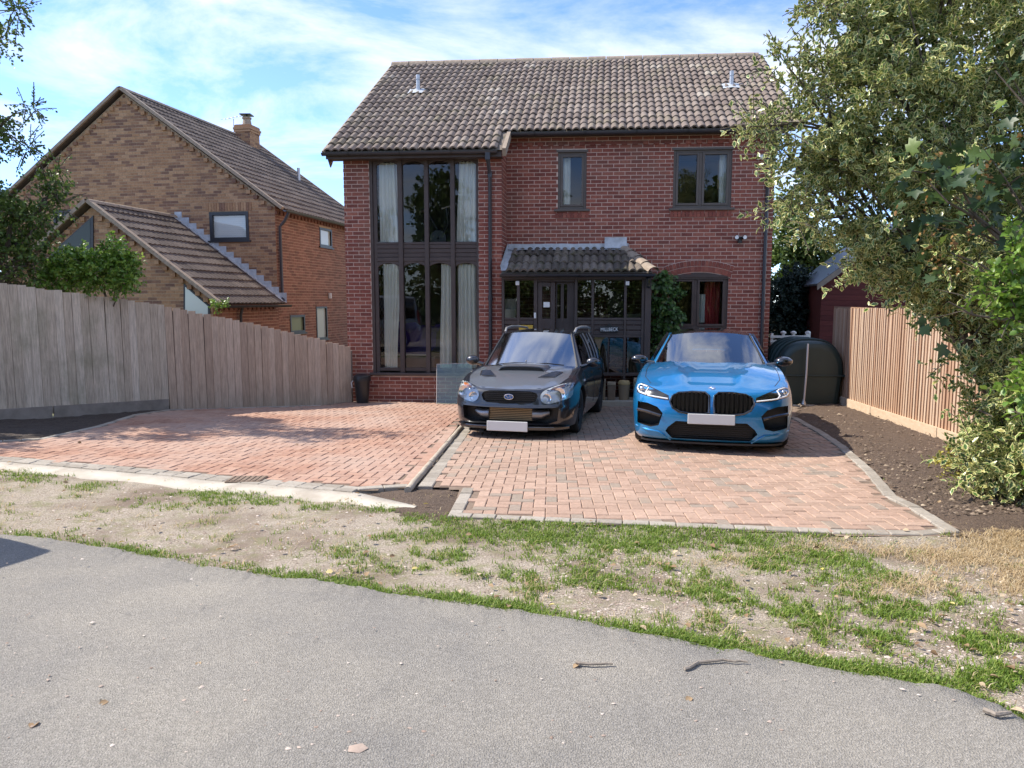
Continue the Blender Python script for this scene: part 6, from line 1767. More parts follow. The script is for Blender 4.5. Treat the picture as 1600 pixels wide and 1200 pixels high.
# sheet of glass leaning on the bay
p0, p1 = at(682, 626, 14.02), at(738, 622, 13.98)
q0, q1 = at(682.5, 569, 14.28), at(738, 567, 14.24)
g_ = thing('glass_sheet', 'greenish sheet of glass leaning against the bay wall beside the black car', 'glass', p0.lerp(p1, .5))
for p in (p0, p1): p.z = gz(p.x, p.y) + .052
m = MB(); nn = Vector((0, .008, .002)); m.hexa([p0, p1, p1 + nn, p0 + nn], [q0, q1, q1 + nn, q0 + nn]); m.build('glass_pane', 'green_pane', g_)
m = MB(); m.tube([q0, q1], .005, 5); m.tube([p0, q0], .005, 5); m.build('glass_edge', 'pale_trim', g_)
# tubs on the step
mat_var('tub_tan', (.26, .20, .13), (.33, .26, .18), 6, .8); mat_var('tub_brown', (.19, .14, .10), (.25, .19, .14), 6, .8); mat_var('tub_gold', (.36, .26, .12), (.42, .31, .15), 6, .7); mat_var('tub_grey', (.22, .25, .18), (.28, .31, .24), 6, .8)
def tub(px0, px1, pyt, mat, lidmat, label, round_=False, d=PORD - .25):
    a0, h0 = hp(px0, 622, d); a1, ht = hp(px1, pyt, d); w = a1 - a0; cx = (a0 + a1) / 2; b = PBASE + .003
    t = thing('storage_tub', label, 'tub', H(cx, d, b), group='tubs standing on the porch step')
    m = MB()
    if round_:
        m.lathe([(0, 0), (w * .40, 0), (w * .48, (ht - b) * .8), (w * .45, (ht - b) * .8), (w * .38, .02), (0, .02)], H(cx, d, b), 22)
    else:
        f = .86; lo = [H(cx + i * w / 2 * f, d + j * .12 * f, b) for i, j in ((-1, -1), (1, -1), (1, 1), (-1, 1))]; hi = [H(cx + i * w / 2, d + j * .12, b + (ht - b) * .85) for i, j in ((-1, -1), (1, -1), (1, 1), (-1, 1))]; m.hexa(lo, hi)
    m.build('tub_body', mat, t, smooth=True, bevel=0 if round_ else .012)
    m = MB()
    if round_: m.lathe([(w * .5, (ht - b) * .78), (w * .51, (ht - b) * .84), (w * .40, (ht - b) * .97), (0, ht - b)], H(cx, d, b), 22)
    else: m.hexa([H(cx + i * w * .52, d + j * .13, b + (ht - b) * .84) for i, j in ((-1, -1), (1, -1), (1, 1), (-1, 1))], [H(cx + i * w * .49, d + j * .12, ht) for i, j in ((-1, -1), (1, -1), (1, 1), (-1, 1))])
    m.build('lid', lidmat, t, smooth=True, bevel=0 if round_ else .01)
tub(934, 946.5, 593, 'tub_tan', 'tub_brown', 'brown square tub on the porch step, the one nearest the black car')
tub(948.5, 962, 597, 'tub_brown', 'tub_tan', 'pinkish tan square tub on the porch step, second from the black car')
tub(965, 985, 594, 'tub_tan', 'tub_gold', 'round tan tub with golden lid on the porch step', True)
tub(989.5, 1001, 591, 'tub_grey', 'tub_tan', 'grey-green square tub on the porch step, partly hidden by the blue car')
# oil tank on a slab beside the house
mat_var('tank_green', (.008, .024, .026), (.012, .032, .033), 3, .5)
tk = Vector((5.78, 14.6, gz(5.78, 14.6))); tx = Vector((.99, -.08, 0)); ty = Vector((.08, .99, 0))
sl_ = thing('concrete_slab', 'thin concrete slab under the oil tank', 'slab', tk)
m = MB(); m.hexa([tk + tx * a + ty * b for a, b in ((-.72, -.75), (.74, -.75), (.74, .9), (-.72, .9))], [tk + tx * a + ty * b + Z3 * .06 for a, b in ((-.72, -.75), (.74, -.75), (.74, .9), (-.72, .9))]); m.build('slab_body', 'concrete', sl_)
t = thing('oil_tank', 'dark green plastic oil tank with domed top between house and right fence', 'tank', tk + Z3 * .06)
def tank_ring(e, s_):
    pr = []
    for k in range(25):
        a = math.pi * k / 24; ca, sa = math.cos(a), math.sin(a)
        pr.append((math.copysign(abs(ca) ** .75, ca) * .62 * s_, .56 + sa ** .8 * .66 * s_ if True else 0))
    low_ = [(-.60 * s_, .5), (-.54 * s_, .02), (.54 * s_, .02), (.60 * s_, .5)]
    return [tk + Z3 * .06 + tx * x + ty * e + Z3 * z for x, z in pr + low_]
rows = [tank_ring(e, s_) for e, s_ in ((-.60, .80), (-.58, .92), (-.52, .985), (-.42, 1.0), (.5, 1.0), (.62, .98), (.7, .9), (.72, .8))]
m = MB(); m.grid([r_ + r_[:1] for r_ in rows]); m.add(rows[0], [tuple(range(len(rows[0])))]); m.add(rows[-1], [tuple(range(len(rows[0])))]); m.build('tank_shell', 'tank_green', t, smooth=True)
m = MB(); m.hexa([tk + tx * a + ty * b + Z3 * .60 for a, b in ((-.64, -.62), (.64, -.62), (.64, .7), (-.64, .7))], [tk + tx * a + ty * b + Z3 * .635 for a, b in ((-.64, -.62), (.64, -.62), (.64, .7), (-.64, .7))]); m.build('seam_rib', 'tank_green', t, bevel=.012)
for e in (-.30, -.05, .2, .45):
    r_ = tank_ring(e, 1.025)[:25]; m = MB(); m.tube(r_, .03, 6); m.build('rib', 'tank_green', t, smooth=True)
m = MB(); m.lathe([(.16, 1.18), (.17, 1.30), (.13, 1.33), (0, 1.34)], tk + ty * .1, 20); m.build('filler_cap', 'tank_green', t, smooth=True)
# post in front of the tank
b0 = at(1256, 626, 13.85); b0.z = gz(b0.x, b0.y) + .06
t = thing('metal_post', 'thin pale metal post standing in front of the oil tank', 'post', b0)
tp = at(1262.5, 537, 13.9); m = MB(); m.tube([b0, b0.lerp(tp, .5) + Vector((.01, 0, 0)), tp], .018, 8); m.build('pole', 'pale_trim', t, smooth=True)
m = MB(); m.lathe([(.05, 0), (.045, .03), (.025, .07), (.02, .1)], b0, 12); m.build('foot', 'steel', t, smooth=True)
# white rail gate behind the tank
mat_plain('white_paint', (.68, .68, .66), .5)
g_ = thing('garden_gate', 'white wooden rail and posts behind the oil tank', 'gate', at(1235, 560, 15.9))
z_g = gz(6, 15.9)
for px in (1206, 1224, 1240, 1262.5):
    p = at(px, 520, 15.9); m = MB(); m.box((p.x, 15.9, (z_g + p.z) / 2), (.09 if px > 1250 else .05, .06, p.z - z_g - .02)); pst = m.build('post', 'white_paint', g_)
    if px > 1210: m = MB(); m.lathe([(.06, 0), (.062, .03), (.04, .045), (0, .06)], (p.x, 15.9, p.z - .015), 4 if px > 1250 else 10); m.build('cap', 'white_paint', pst)
for py in (526, 533):
    a, b = at(1203, py, 15.86), at(1262, py, 15.86); strip(g_, a, b, .05, Vector((0, -1, 0)), 'rail', 'white_paint', .03)
a, b = at(1203, 585, 15.86), at(1262, 585, 15.86); strip(g_, a, b, .06, Vector((0, -1, 0)), 'rail', 'white_paint', .03)
# wire from the house
w0, w1 = H(AR + .1, RIDGE_D - 1.4, h_ridge - 1.0), at(1345, 78, 9.5) + Vector((3, 0, .9))
m = MB(); m.tube([w0.lerp(w1, k / 20) - Z3 * .35 * 4 * (k / 20) * (1 - k / 20) for k in range(21)], .007, 5)
tag(m.build('telephone_wire', 'gutter_black'), 'thin black telephone wire running from the roof to the upper right', 'wire')
# fallen sticks on the road
def stick(pxs, r, label):
    pts = [on_g(x, y, .036 + r) for x, y in pxs]; m = MB(); q = []
    for a, b in zip(pts, pts[1:]): q += [a.lerp(b, k / 4) + Vector((rng.gauss(0, .002), rng.gauss(0, .003), 0)) for k in range(4)]
    q.append(pts[-1]); m.tube(q, [r * (1 - .5 * k / len(q)) for k in range(len(q))], 6)
    tag(m.build('fallen_stick', 'stick_wood'), label, 'stick', 'sticks on the road')
mat_var('stick_wood', (.20, .165, .13), (.30, .255, .21), 30, .9)
stick([(901, 1035), (925, 1038), (958, 1037)], .008, 'short straight stick on the asphalt near the road edge')
stick([(1070, 1045), (1092, 1035), (1130, 1031), (1168, 1034)], .008, 'long curved stick on the asphalt, further right')
stick([(1538, 1110), (1560, 1116), (1580, 1113)], .012, 'broken piece of bark at the lower right road edge')
# ------------------------------------------------------------------ plants
mat_leaf('leaf_holly', [(0, (.055, .11, .03)), (.5, (.085, .165, .04)), (.85, (.14, .22, .06)), (1, (.38, .33, .10))], rim=(.66, .64, .28), rough=.3, trans=.22)
mat_leaf('leaf_bright', [(0, (.09, .18, .025)), (.6, (.17, .29, .04)), (1, (.28, .38, .08))], rough=.4, trans=.35)
mat_leaf('leaf_maple', [(0, (.028, .060, .024)), (.7, (.045, .085, .03)), (.9, (.12, .19, .04)), (1, (.24, .28, .06))], rough=.45, trans=.3)
mat_leaf('leaf_key', [(0, (.26, .12, .04)), (1, (.42, .27, .10))], rough=.7, trans=.3)
mat_leaf('leaf_yellow', [(0, (.30, .30, .05)), (1, (.55, .48, .10))], rough=.5, trans=.35)
mat_leaf('leaf_tree', [(0, (.055, .10, .022)), (.6, (.10, .165, .036)), (1, (.18, .25, .055))], rough=.5, trans=.3)
mat_leaf('leaf_hedge', [(0, (.06, .045, .03)), (.6, (.085, .075, .04)), (1, (.09, .12, .04))], rough=.6, trans=.25)
mat_leaf('leaf_conifer', [(0, (.010, .028, .022)), (1, (.025, .055, .042))], rough=.6, trans=.1)
mat_leaf('leaf_ivy', [(0, (.035, .08, .02)), (.7, (.065, .14, .03)), (1, (.12, .22, .045))], rough=.4, trans=.25)
mat_leaf('grass', [(0, (.11, .19, .02)), (.6, (.19, .29, .035)), (.92, (.29, .36, .06)), (1, (.45, .41, .17))], rough=.6, trans=.4)
mat_leaf('dry_grass', [(0, (.40, .29, .15)), (.7, (.54, .41, .24)), (1, (.62, .52, .34))], rough=.8, trans=.3)
mat_leaf('litter', [(0, (.20, .12, .06)), (.6, (.40, .28, .16)), (.9, (.55, .44, .30)), (1, (.60, .50, .10))], rough=.8, trans=.2)
mat_piece('pebble', [(0, (.24, .17, .13)), (.5, (.42, .33, .27)), (1, (.62, .54, .47))], nscale=60, namt=.2, bump=0)
def unit(a): return a / np.maximum(np.linalg.norm(a, axis=-1, keepdims=True), 1e-9)
OVAL = (np.array([(0, 0), (.30, .28), (.34, .62), (0, 1), (-.34, .62), (-.30, .28), (0, .48)], float), [(0, 1, 6), (1, 2, 6), (2, 3, 6), (3, 4, 6), (4, 5, 6), (5, 0, 6)])
SPIKY = (np.array([(0, 0), (.18, .2), (.15, .36), (.26, .52), (.15, .7), (0, 1), (-.15, .7), (-.26, .52), (-.15, .36), (-.18, .2), (0, .46)], float), [(i, (i + 1) % 10, 10) for i in range(10)])
_mp = [(0, 0), (.28, -.02), (.22, .16), (.62, .22), (.42, .42), (.5, .66), (.22, .58), (0, 1.0), (-.22, .58), (-.5, .66), (-.42, .42), (-.62, .22), (-.22, .16), (-.28, -.02)]
MAPLE = (np.array(_mp + [(0, .36)], float), [(i, (i + 1) % 14, 14) for i in range(14)])
def leaf_mesh(name, P, D, N, S, mat, parent, shape=OVAL, curl=.16, label=None):
    """P base, D long axis, N facing, S size for every leaf; one joined mesh"""
    sh, tri = shape; n, k = len(P), len(sh)
    D = unit(D); W = unit(np.cross(N, D)); N = np.cross(D, W)
    S = S[:, None, None]
    z = np.zeros(k); z[:-1] = curl * np.abs(sh[:-1, 0]) * 1.6; z = z - curl * .6 * sh[:, 1] ** 2
    V = P[:, None, :] + S * (W[:, None, :] * sh[None, :, :1] + D[:, None, :] * sh[None, :, 1:2] + N[:, None, :] * z[None, :, None])
    F = (np.array(tri)[None] + (np.arange(n) * k)[:, None, None]).reshape(-1, 3)
    rnd = np.repeat(1 + nrng.random(n) * .999, len(tri)); rim = np.ones((n, k)); rim[:, -1] = 0
    o = mesh_np(name, V.reshape(-1, 3), F, mat, parent, rnd=rnd, rim=rim.ravel()); o['kind'] = 'stuff'; return o
def sprigs(blobs, n, length, per, size, droop=0.15, shell=(.55, 1.08), up=.25, spread=.55, squash=.9, seed=1):
    """shoots that leave the blobs (x, y, z, r) outwards; leaves alternate along each shoot"""
    r_ = np.random.default_rng(seed); B_ = np.array(blobs, float); w = B_[:, 3] ** 2; k = r_.choice(len(B_), n, p=w / w.sum())
    d = unit(r_.normal(size=(n, 3))); rad = B_[k, 3] * r_.uniform(*shell, n) ** 1
    lump = 1 + .18 * np.sin(d[:, 0] * 5 + k) * np.cos(d[:, 2] * 6 + k * 2)
    O = B_[k, :3] + d * (rad * lump)[:, None] * np.array([1, 1, squash])
    dr = unit(d + r_.normal(size=(n, 3)) * spread + np.array([0, 0, up]))
    ln = length * r_.uniform(.5, 1.3, n)
    t = (np.arange(per) + .3) / per
    P = O[:, None, :] + dr[:, None, :] * (ln[:, None] * t[None])[:, :, None]; P[:, :, 2] -= droop * (ln[:, None] * t[None]) ** 2 / max(length, .01)
    side = unit(np.cross(dr, r_.normal(size=(n, 3))))[:, None, :] * np.where(np.arange(per) % 2 == 0, 1, -1)[None, :, None]
    D = unit(dr[:, None, :] * .6 + side * .8 + r_.normal(size=(n, per, 3)) * .45)
    N = unit(np.array([0, 0, 1.0]) + r_.normal(size=(n, per, 3)) * .75)
    S = size * r_.uniform(.65, 1.25, (n, per))
    return P.reshape(-1, 3), D.reshape(-1, 3), N.reshape(-1, 3), S.ravel(), O, O + dr * ln[:, None]
def limbs(root_p, blobs, r0, parent, seed=3, fork=.45, name='trunk', extra=3):
    """a trunk to a fork, then a tapered limb into every blob and a few twigs from it"""
    r_ = random.Random(seed); base = Vector(root_p); cen = sum((Vector(b[:3]) for b in blobs), Vector()) / len(blobs)
    f = base.lerp(cen, fork); f.x = base.x + (cen.x - base.x) * fork * .6; f.y = base.y + (cen.y - base.y) * fork * .6
    m = MB(); q = [base.lerp(f, k / 5) + Vector((r_.gauss(0, .03), r_.gauss(0, .03), 0)) * (k > 0) for k in range(6)]
    m.tube(q, [r0 * (1.25 - .55 * k / 5) for k in range(6)], 10); tr = m.build(name, 'bark', parent, smooth=True)
    m = MB()
    for b in blobs:
        c = Vector(b[:3]); s_ = q[r_.choice((3, 4, 5))]; d = (c - s_).length; q2 = [s_.lerp(c, k / 6) + Vector((r_.gauss(0, .05), r_.gauss(0, .05), r_.gauss(0, .05) + .12 * d * math.sin(math.pi * k / 6) * .4)) * (0 < k) for k in range(7)]
        m.tube(q2, [r0 * .5 * (1 - .8 * k / 6) for k in range(7)], 7)
        for _ in range(extra):
            st = q2[r_.choice((3, 4, 5))]; e = c + Vector((r_.gauss(0, 1), r_.gauss(0, 1), r_.gauss(0, .8))).normalized() * b[3] * .95
            m.tube([st, st.lerp(e, .5) + Vector((r_.gauss(0, .05), r_.gauss(0, .05), .05)), e], [r0 * .16, r0 * .1, r0 * .03], 5)
    o = m.build('limbs', 'bark', parent, smooth=True); o['kind'] = 'stuff'; return tr
def twigs(O, E, every, parent, r=.004):
    m = MB()
    for k in range(0, len(O), every): m.tube([O[k], (Vector(O[k]) + Vector(E[k])) / 2 + Vector((0, 0, .01)), E[k]], r, 4, cap=False)
    o = m.build('twigs', 'bark', parent); o['kind'] = 'stuff'
def W(px, py, Y, r): p = at(px, py, Y); return (p.x, p.y, p.z, r)

# ---- the variegated holly on the right
hb = [W(1500, 120, 7.4, 1.05), W(1390, 175, 7.1, .75), W(1300, 205, 7.0, .42), W(1355, 60, 7.1, .48), W(1450, -40, 7.3, 1.0), W(1345, 300, 7.0, .55), W(1270, 300, 6.9, .28),
      W(1440, 330, 7.0, .70), W(1378, 385, 6.9, .34), W(1520, 400, 6.9, .80), W(1570, 260, 7.3, 1.0), W(1458, 440, 6.8, .36), W(1550, 525, 6.6, .40), W(1595, 620, 6.4, .40), W(1565, 655, 6.3, .30),
      W(1580, 720, 6.2, .40), W(1568, 745, 6.15, .26), W(1680, 150, 7.4, 1.2), W(1700, 450, 7.0, 1.0), W(1660, 680, 6.4, .6)]
ht = thing('holly_tree', 'large variegated holly with cream-edged leaves at the right edge', 'tree', (5.1, 7.2, gz(5.1, 7.2)))
limbs((5.1, 7.2, gz(5.1, 7.2)), hb, .13, ht, fork=.35)
def clumps(blobs, per, f, seed):
    r_ = np.random.default_rng(seed); o = []
    for x, y, z, r in blobs:
        for k in range(max(3, int(per * (r / .7) ** 1.6))):
            d = unit(r_.normal(size=3)); q = np.array([x, y, z]) + d * r * r_.uniform(.55, .98); o.append((*q, f * r_.uniform(.6, 1.3)))
    return o
P, D, N, S, O, E = sprigs(clumps(hb, 21, .20, 4), 9600, .20, 9, .07, shell=(.15, 1.0), up=.2, seed=5)
lead = [W(1226, 100, 6.9, .16), W(1275, 10, 7.0, .16), W(1180, 200, 6.8, .16), W(1222, 195, 6.85, .2), W(1225, 240, 6.85, .2), W(1290, 20, 7.0, .25), W(1255, 150, 6.9, .2), W(1240, 335, 6.8, .2), W(1285, 110, 6.95, .25)]
P2, D2, N2, S2, O2, E2 = sprigs(lead, 300, .24, 8, .066, shell=(.2, 1.0), up=.1, seed=6)
leaf_mesh('crown', np.vstack([P, P2]), np.vstack([D, D2]), np.vstack([N, N2]), np.concatenate([S, S2]), 'leaf_holly', ht, SPIKY)
twigs(np.vstack([O[::5], O2]), np.vstack([E[::5], E2]), 1, ht)
m = MB()
for b in lead:
    e = Vector(b[:3]); tgt = min((Vector(q[:3]) for q in hb), key=lambda v: (v - e).length); m.tube([tgt, tgt.lerp(e, .5) + Vector((0, 0, .05)), e + (e - tgt).normalized() * .15], [.014, .009, .004], 5)
o = m.build('branch', 'bark', ht, smooth=True); o['kind'] = 'stuff'
# ---- sycamore shoots hanging in front of it
mt = thing('sycamore', 'dark broad-lobed sycamore branch with winged seeds hanging before the holly', 'tree', (5.2, 5.6, gz(5.2, 5.6)))
mb = [W(1500, 330, 5.9, .34), W(1440, 290, 5.9, .25), W(1540, 260, 5.9, .3), W(1480, 400, 5.9, .2), W(1480, 480, 5.8, .18), W(1430, 250, 5.9, .15), W(1570, 120, 6.0, .35), W(1590, 340, 5.9, .3)]
limbs((5.2, 5.7, gz(5.2, 5.7)), mb, .05, mt, fork=.6, extra=2)
P, D, N, S, O, E = sprigs(mb, 62, .2, 2, .125, shell=(.3, 1.0), droop=.6, up=-.2, seed=8); D[:, 2] -= .5; leaf_mesh('crown', P, D, N, S, 'leaf_maple', mt, MAPLE, .12)
P, D, N, S, O, E = sprigs(mb[:4], 34, .1, 5, .035, shell=(.2, .9), droop=.6, up=-.6, seed=9); leaf_mesh('seed_keys', P, D, N, S, 'leaf_key', mt, OVAL)
# ---- bright green shrub at the right edge
st_ = thing('green_shrub', 'bright green leafy shrub at the right edge, nearer than the holly', 'shrub', (4.1, 5.0, gz(4.1, 5.0)))
sb_ = [W(1565, 450, 5.0, .15), W(1605, 415, 5.0, .2), W(1590, 490, 5.0, .13), W(1612, 590, 4.9, .13), W(1660, 480, 5.0, .3), W(1665, 620, 4.9, .3), W(1585, 370, 5.1, .10), W(1680, 760, 4.9, .25)]
limbs((4.15, 5.0, gz(4.15, 5.0)), sb_, .035, st_, fork=.4)
P, D, N, S, O, E = sprigs(sb_, 560, .13, 7, .05, shell=(.35, 1.0), up=.35, seed=12); leaf_mesh('crown', P, D, N, S, 'leaf_bright', st_); twigs(O, E, 3, st_)
# ---- little yellow shrub at the foot of the holly
ys_ = thing('yellow_shrub', 'small yellow-leaved shrub on the soil at the foot of the holly', 'shrub', tuple(on_g(1490, 752)))
yb = [W(1478, 722, 7.2, .12), W(1500, 735, 7.1, .14), W(1495, 705, 7.2, .08), W(1525, 740, 7.0, .14)]
limbs(tuple(on_g(1492, 752)), yb, .012, ys_, fork=.3, extra=1); P, D, N, S, O, E = sprigs(yb, 130, .09, 7, .032, shell=(.2, 1.0), seed=14); leaf_mesh('crown', P, D, N, S, 'leaf_yellow', ys_)
# ---- tree and bushes behind the left fence
lt = thing('garden_tree', 'dark green tree with arching twigs behind the left fence', 'tree', (-8.6, 11.2, gz(-8.6, 11)))
lb = [W(-40, 340, 11.6, .75), W(15, 330, 11.6, .42), W(35, 400, 11.7, .42), W(-70, 190, 11.4, .7), W(-8, 205, 11.5, .26), W(-75, 40, 11.2, .6), W(-160, 250, 10.8, 1.0), W(58, 350, 11.8, .18), W(75, 300, 11.8, .12), (-9.3, 9.2, 2.8, .8)]
limbs((-8.6, 11.2, gz(-8.6, 11)), lb, .14, lt, fork=.4); P, D, N, S, O, E = sprigs(clumps(lb, 22, .2, 7), 3300, .22, 8, .06, shell=(.2, 1.05), up=.1, seed=21)
tipb = [W(25, 15, 11.3, .25), W(50, 170, 11.5, .18), W(45, 235, 11.5, .2), W(88, 262, 11.8, .15), W(95, 320, 11.8, .15)]
P2, D2, N2, S2, O2, E2 = sprigs(tipb, 110, .28, 8, .05, shell=(.1, 1.0), up=.0, seed=22)
leaf_mesh('crown', np.vstack([P, P2]), np.vstack([D, D2]), np.vstack([N, N2]), np.concatenate([S, S2]), 'leaf_tree', lt); twigs(np.vstack([O[::4], O2]), np.vstack([E[::4], E2]), 1, lt, .006)
m = MB()
for b in tipb:
    e = Vector(b[:3]); tgt = min((Vector(q[:3]) for q in lb), key=lambda v: (v - e).length); m.tube([tgt, tgt.lerp(e, .5) + Vector((0, 0, .08)), e], [.02, .012, .005], 5)
o = m.build('branch', 'bark', lt, smooth=True); o['kind'] = 'stuff'
bt = thing('laurel_bush', 'bright green bush spilling over the top of the left fence', 'shrub', (-7.0, 12.6, gz(-7, 12.6)))
bb = [W(150, 425, 11.9, .34), W(185, 418, 11.8, .24), W(110, 415, 12.0, .30), W(195, 438, 11.7, .16), W(175, 395, 11.9, .2), W(95, 430, 12.0, .3)]
limbs((-7.0, 12.6, gz(-7, 12.6)), bb, .04, bt, fork=.5); P, D, N, S, O, E = sprigs(bb, 760, .2, 8, .062, shell=(.3, 1.02), up=.3, seed=24); leaf_mesh('crown', P, D, N, S, 'leaf_bright', bt); twigs(O, E, 4, bt)
hg = thing('dry_hedge', 'brownish twiggy hedge just behind the near end of the left fence', 'hedge', (-8.4, 12.4, gz(-8.4, 12)))
hb2 = [W(30, 430, 12.2, .4), W(-40, 425, 12.0, .5), W(80, 432, 12.3, .3), W(-110, 420, 11.8, .5)]
limbs((-8.4, 12.4, gz(-8.4, 12)), hb2, .05, hg, fork=.4); P, D, N, S, O, E = sprigs(hb2, 900, .2, 8, .045, shell=(.3, 1.05), seed=26); leaf_mesh('crown', P, D, N, S, 'leaf_hedge', hg); twigs(O, E, 3, hg)
cp = thing('climbing_weed', 'pale leafy weed showing above the left fence by the extension', 'plant', tuple(at(342, 500, 14.6)))
cb = [W(338, 477, 14.4, .09), W(350, 475, 14.4, .06)]
P, D, N, S, O, E = sprigs(cb, 34, .10, 6, .045, shell=(.1, 1.0), seed=27); leaf_mesh('leaves', P, D, N, S, 'leaf_bright', cp); twigs(O, E, 2, cp)
# ---- climber on the house wall by the porch
iv = thing('wall_climber', 'dark green climber on the brick wall between porch and kitchen window', 'climber', H(3.0, -.1, GH))
ib = []
for (px, py, r) in ((1035, 440, .2), (1050, 455, .17), (1030, 475, .22), (1048, 490, .2), (1032, 515, .22), (1050, 525, .18), (1030, 550, .22), (1045, 575, .22), (1028, 600, .2)):
    a_, h_ = hp(px, py, -.12); q = H(a_, -.14, h_); ib.append((q.x, q.y, q.z, r))
P, D, N, S, O, E = sprigs(ib, 520, .14, 6, .085, shell=(.2, 1.0), droop=.5, up=-.1, seed=31); D[:, 2] -= .6; N[:, 1] -= 1.0; leaf_mesh('leaves', P, D, N, S, 'leaf_ivy', iv); twigs(O, E, 3, iv)
m = MB(); a_, _ = hp(1040, 500, -.03); m.tube([H(a_, -.05, GH), H(a_ + .03, -.05, .6), H(a_ - .03, -.05, 1.5), H(a_, -.06, 2.0)], [.03, .025, .02, .01], 7); m.build('stem', 'bark', iv, smooth=True)
# ---- trees behind the tank and the shed
bg = thing('background_tree', 'mid green tree rising behind the right side of the house', 'tree', (9.2, 26, GH))
gb_ = [W(1240, 370, 25, .95), W(1275, 395, 25, .8), W(1225, 340, 25.5, .6), W(1215, 420, 25, .8), W(1265, 430, 25, .8), W(1320, 400, 26, 1.0)]
limbs((9.2, 26, GH), gb_, .16, bg, fork=.5); P, D, N, S, O, E = sprigs(gb_, 1500, .4, 8, .12, shell=(.3, 1.05), seed=33); leaf_mesh('crown', P, D, N, S, 'leaf_tree', bg)
cf = thing('conifer', 'dark blue-green conifer behind the oil tank beside the house', 'conifer', (7.2, 19.6, GH))
kb = [W(1225, 460, 19, .5), W(1262, 470, 19, .5), W(1240, 500, 18.8, .6), W(1270, 520, 18.8, .5), W(1220, 540, 18.8, .5), W(1250, 560, 18.6, .6), W(1245, 440, 19.2, .4), W(1285, 480, 19.2, .5)]
limbs((7.2, 19.6, GH), kb, .12, cf, fork=.5); P, D, N, S, O, E = sprigs(kb, 1500, .35, 14, .085, droop=.5, up=-.05, shell=(.3, 1.05), seed=35); leaf_mesh('crown', P, D, N, S, 'leaf_conifer', cf, OVAL)
# ---- the far side of the lane, behind the camera: a row of trees that the windows and cars mirror
for k, (x, y, h) in enumerate(((-15, -17, 8.0), (-9, -18.5, 9), (-3.5, -17.5, 8.6), (2, -18.5, 9), (7.5, -17.5, 8.4), (13.5, -18, 8.6))):
    tr_ = thing('lane_tree', 'green tree on the far side of the lane, %s of the row' % ('first', 'second', 'third', 'fourth', 'fifth', 'sixth')[k], 'tree', (x, y, 0), group='trees across the lane')
    tb = [(x + rng.uniform(-1.3, 1.3), y + rng.uniform(-1, 1), h * f, rng.uniform(1.2, 1.9)) for f in (.2, .32, .42, .52, .62, .72, .82, .92)] + [(x + 1.6, y, 1.0, 1.3), (x - 1.6, y, 1.0, 1.3)]
    limbs((x, y, 0), tb, .2, tr_, seed=40 + k); P, D, N, S, O, E = sprigs(tb, 1700, .6, 7, .26, shell=(.4, 1.05), seed=50 + k); leaf_mesh('crown', P, D, N, S, 'leaf_tree', tr_)

lh = thing('lane_hedge', 'green hedge along the far side of the lane', 'hedge', (0, -13, 0))
lhb = [(x_, -13 + rng.uniform(-.3, .3), z_, 1.15) for x_ in np.arange(-20, 22, 1.6) for z_ in (.7, 2.0, 2.9)]
limbs((0, -13, 0), lhb[36:42], .1, lh); P, D, N, S, O, E = sprigs(lhb, 4200, .4, 7, .2, shell=(.4, 1.05), seed=61); leaf_mesh('foliage', P, D, N, S, 'leaf_tree', lh)
# ------------------------------------------------------------------ grass, gravel and litter on the verge
def g_np(px, py):
    dx = px - 800.0; dy = FPX * math.cos(PITCH) + math.sin(PITCH) * (600 - py); dz = -FPX * math.sin(PITCH) + math.cos(PITCH) * (600 - py)
    t = (-CAMZ + .0352 * 3.4) / (dz + .0352 * dy); y = dy * t
    t = np.where(y < 3.4, -CAMZ / dz, t); return np.stack([dx * t, dy * t], -1)
road_x = np.array([p.x for p in front]); road_y = np.array([p.y for p in front])
PRn, PLn = [(p.x, p.y) for p in PR], [(p.x, p.y) for p in PL]
def in_poly(P, poly):
    c = np.zeros(len(P), bool); j = len(poly) - 1
    for i in range(len(poly)):
        a, b = poly[i], poly[j]
        with np.errstate(divide='ignore', invalid='ignore'):
            c ^= ((a[1] > P[:, 1]) != (b[1] > P[:, 1])) & (P[:, 0] < (b[0] - a[0]) * (P[:, 1] - a[1]) / (b[1] - a[1] + 1e-12) + a[0])
        j = i
    return c
def on_verge(P, pad=0.0): return (P[:, 1] > np.interp(P[:, 0], road_x, road_y) + pad) & ~in_poly(P, PRn) & ~in_poly(P, PLn)
def noise2(P, s, o=0.0): return np.array([mnoise.noise(Vector((x * s, y * s, o))) for x, y in P])
def blob_mask(px, py, bl):
    m_ = np.zeros(len(px))
    for x, y, rx, ry, d in bl: m_ = np.maximum(m_, d * np.exp(-(((px - x) / rx) ** 2 + ((py - y) / ry) ** 2) * 1.2))
    return m_
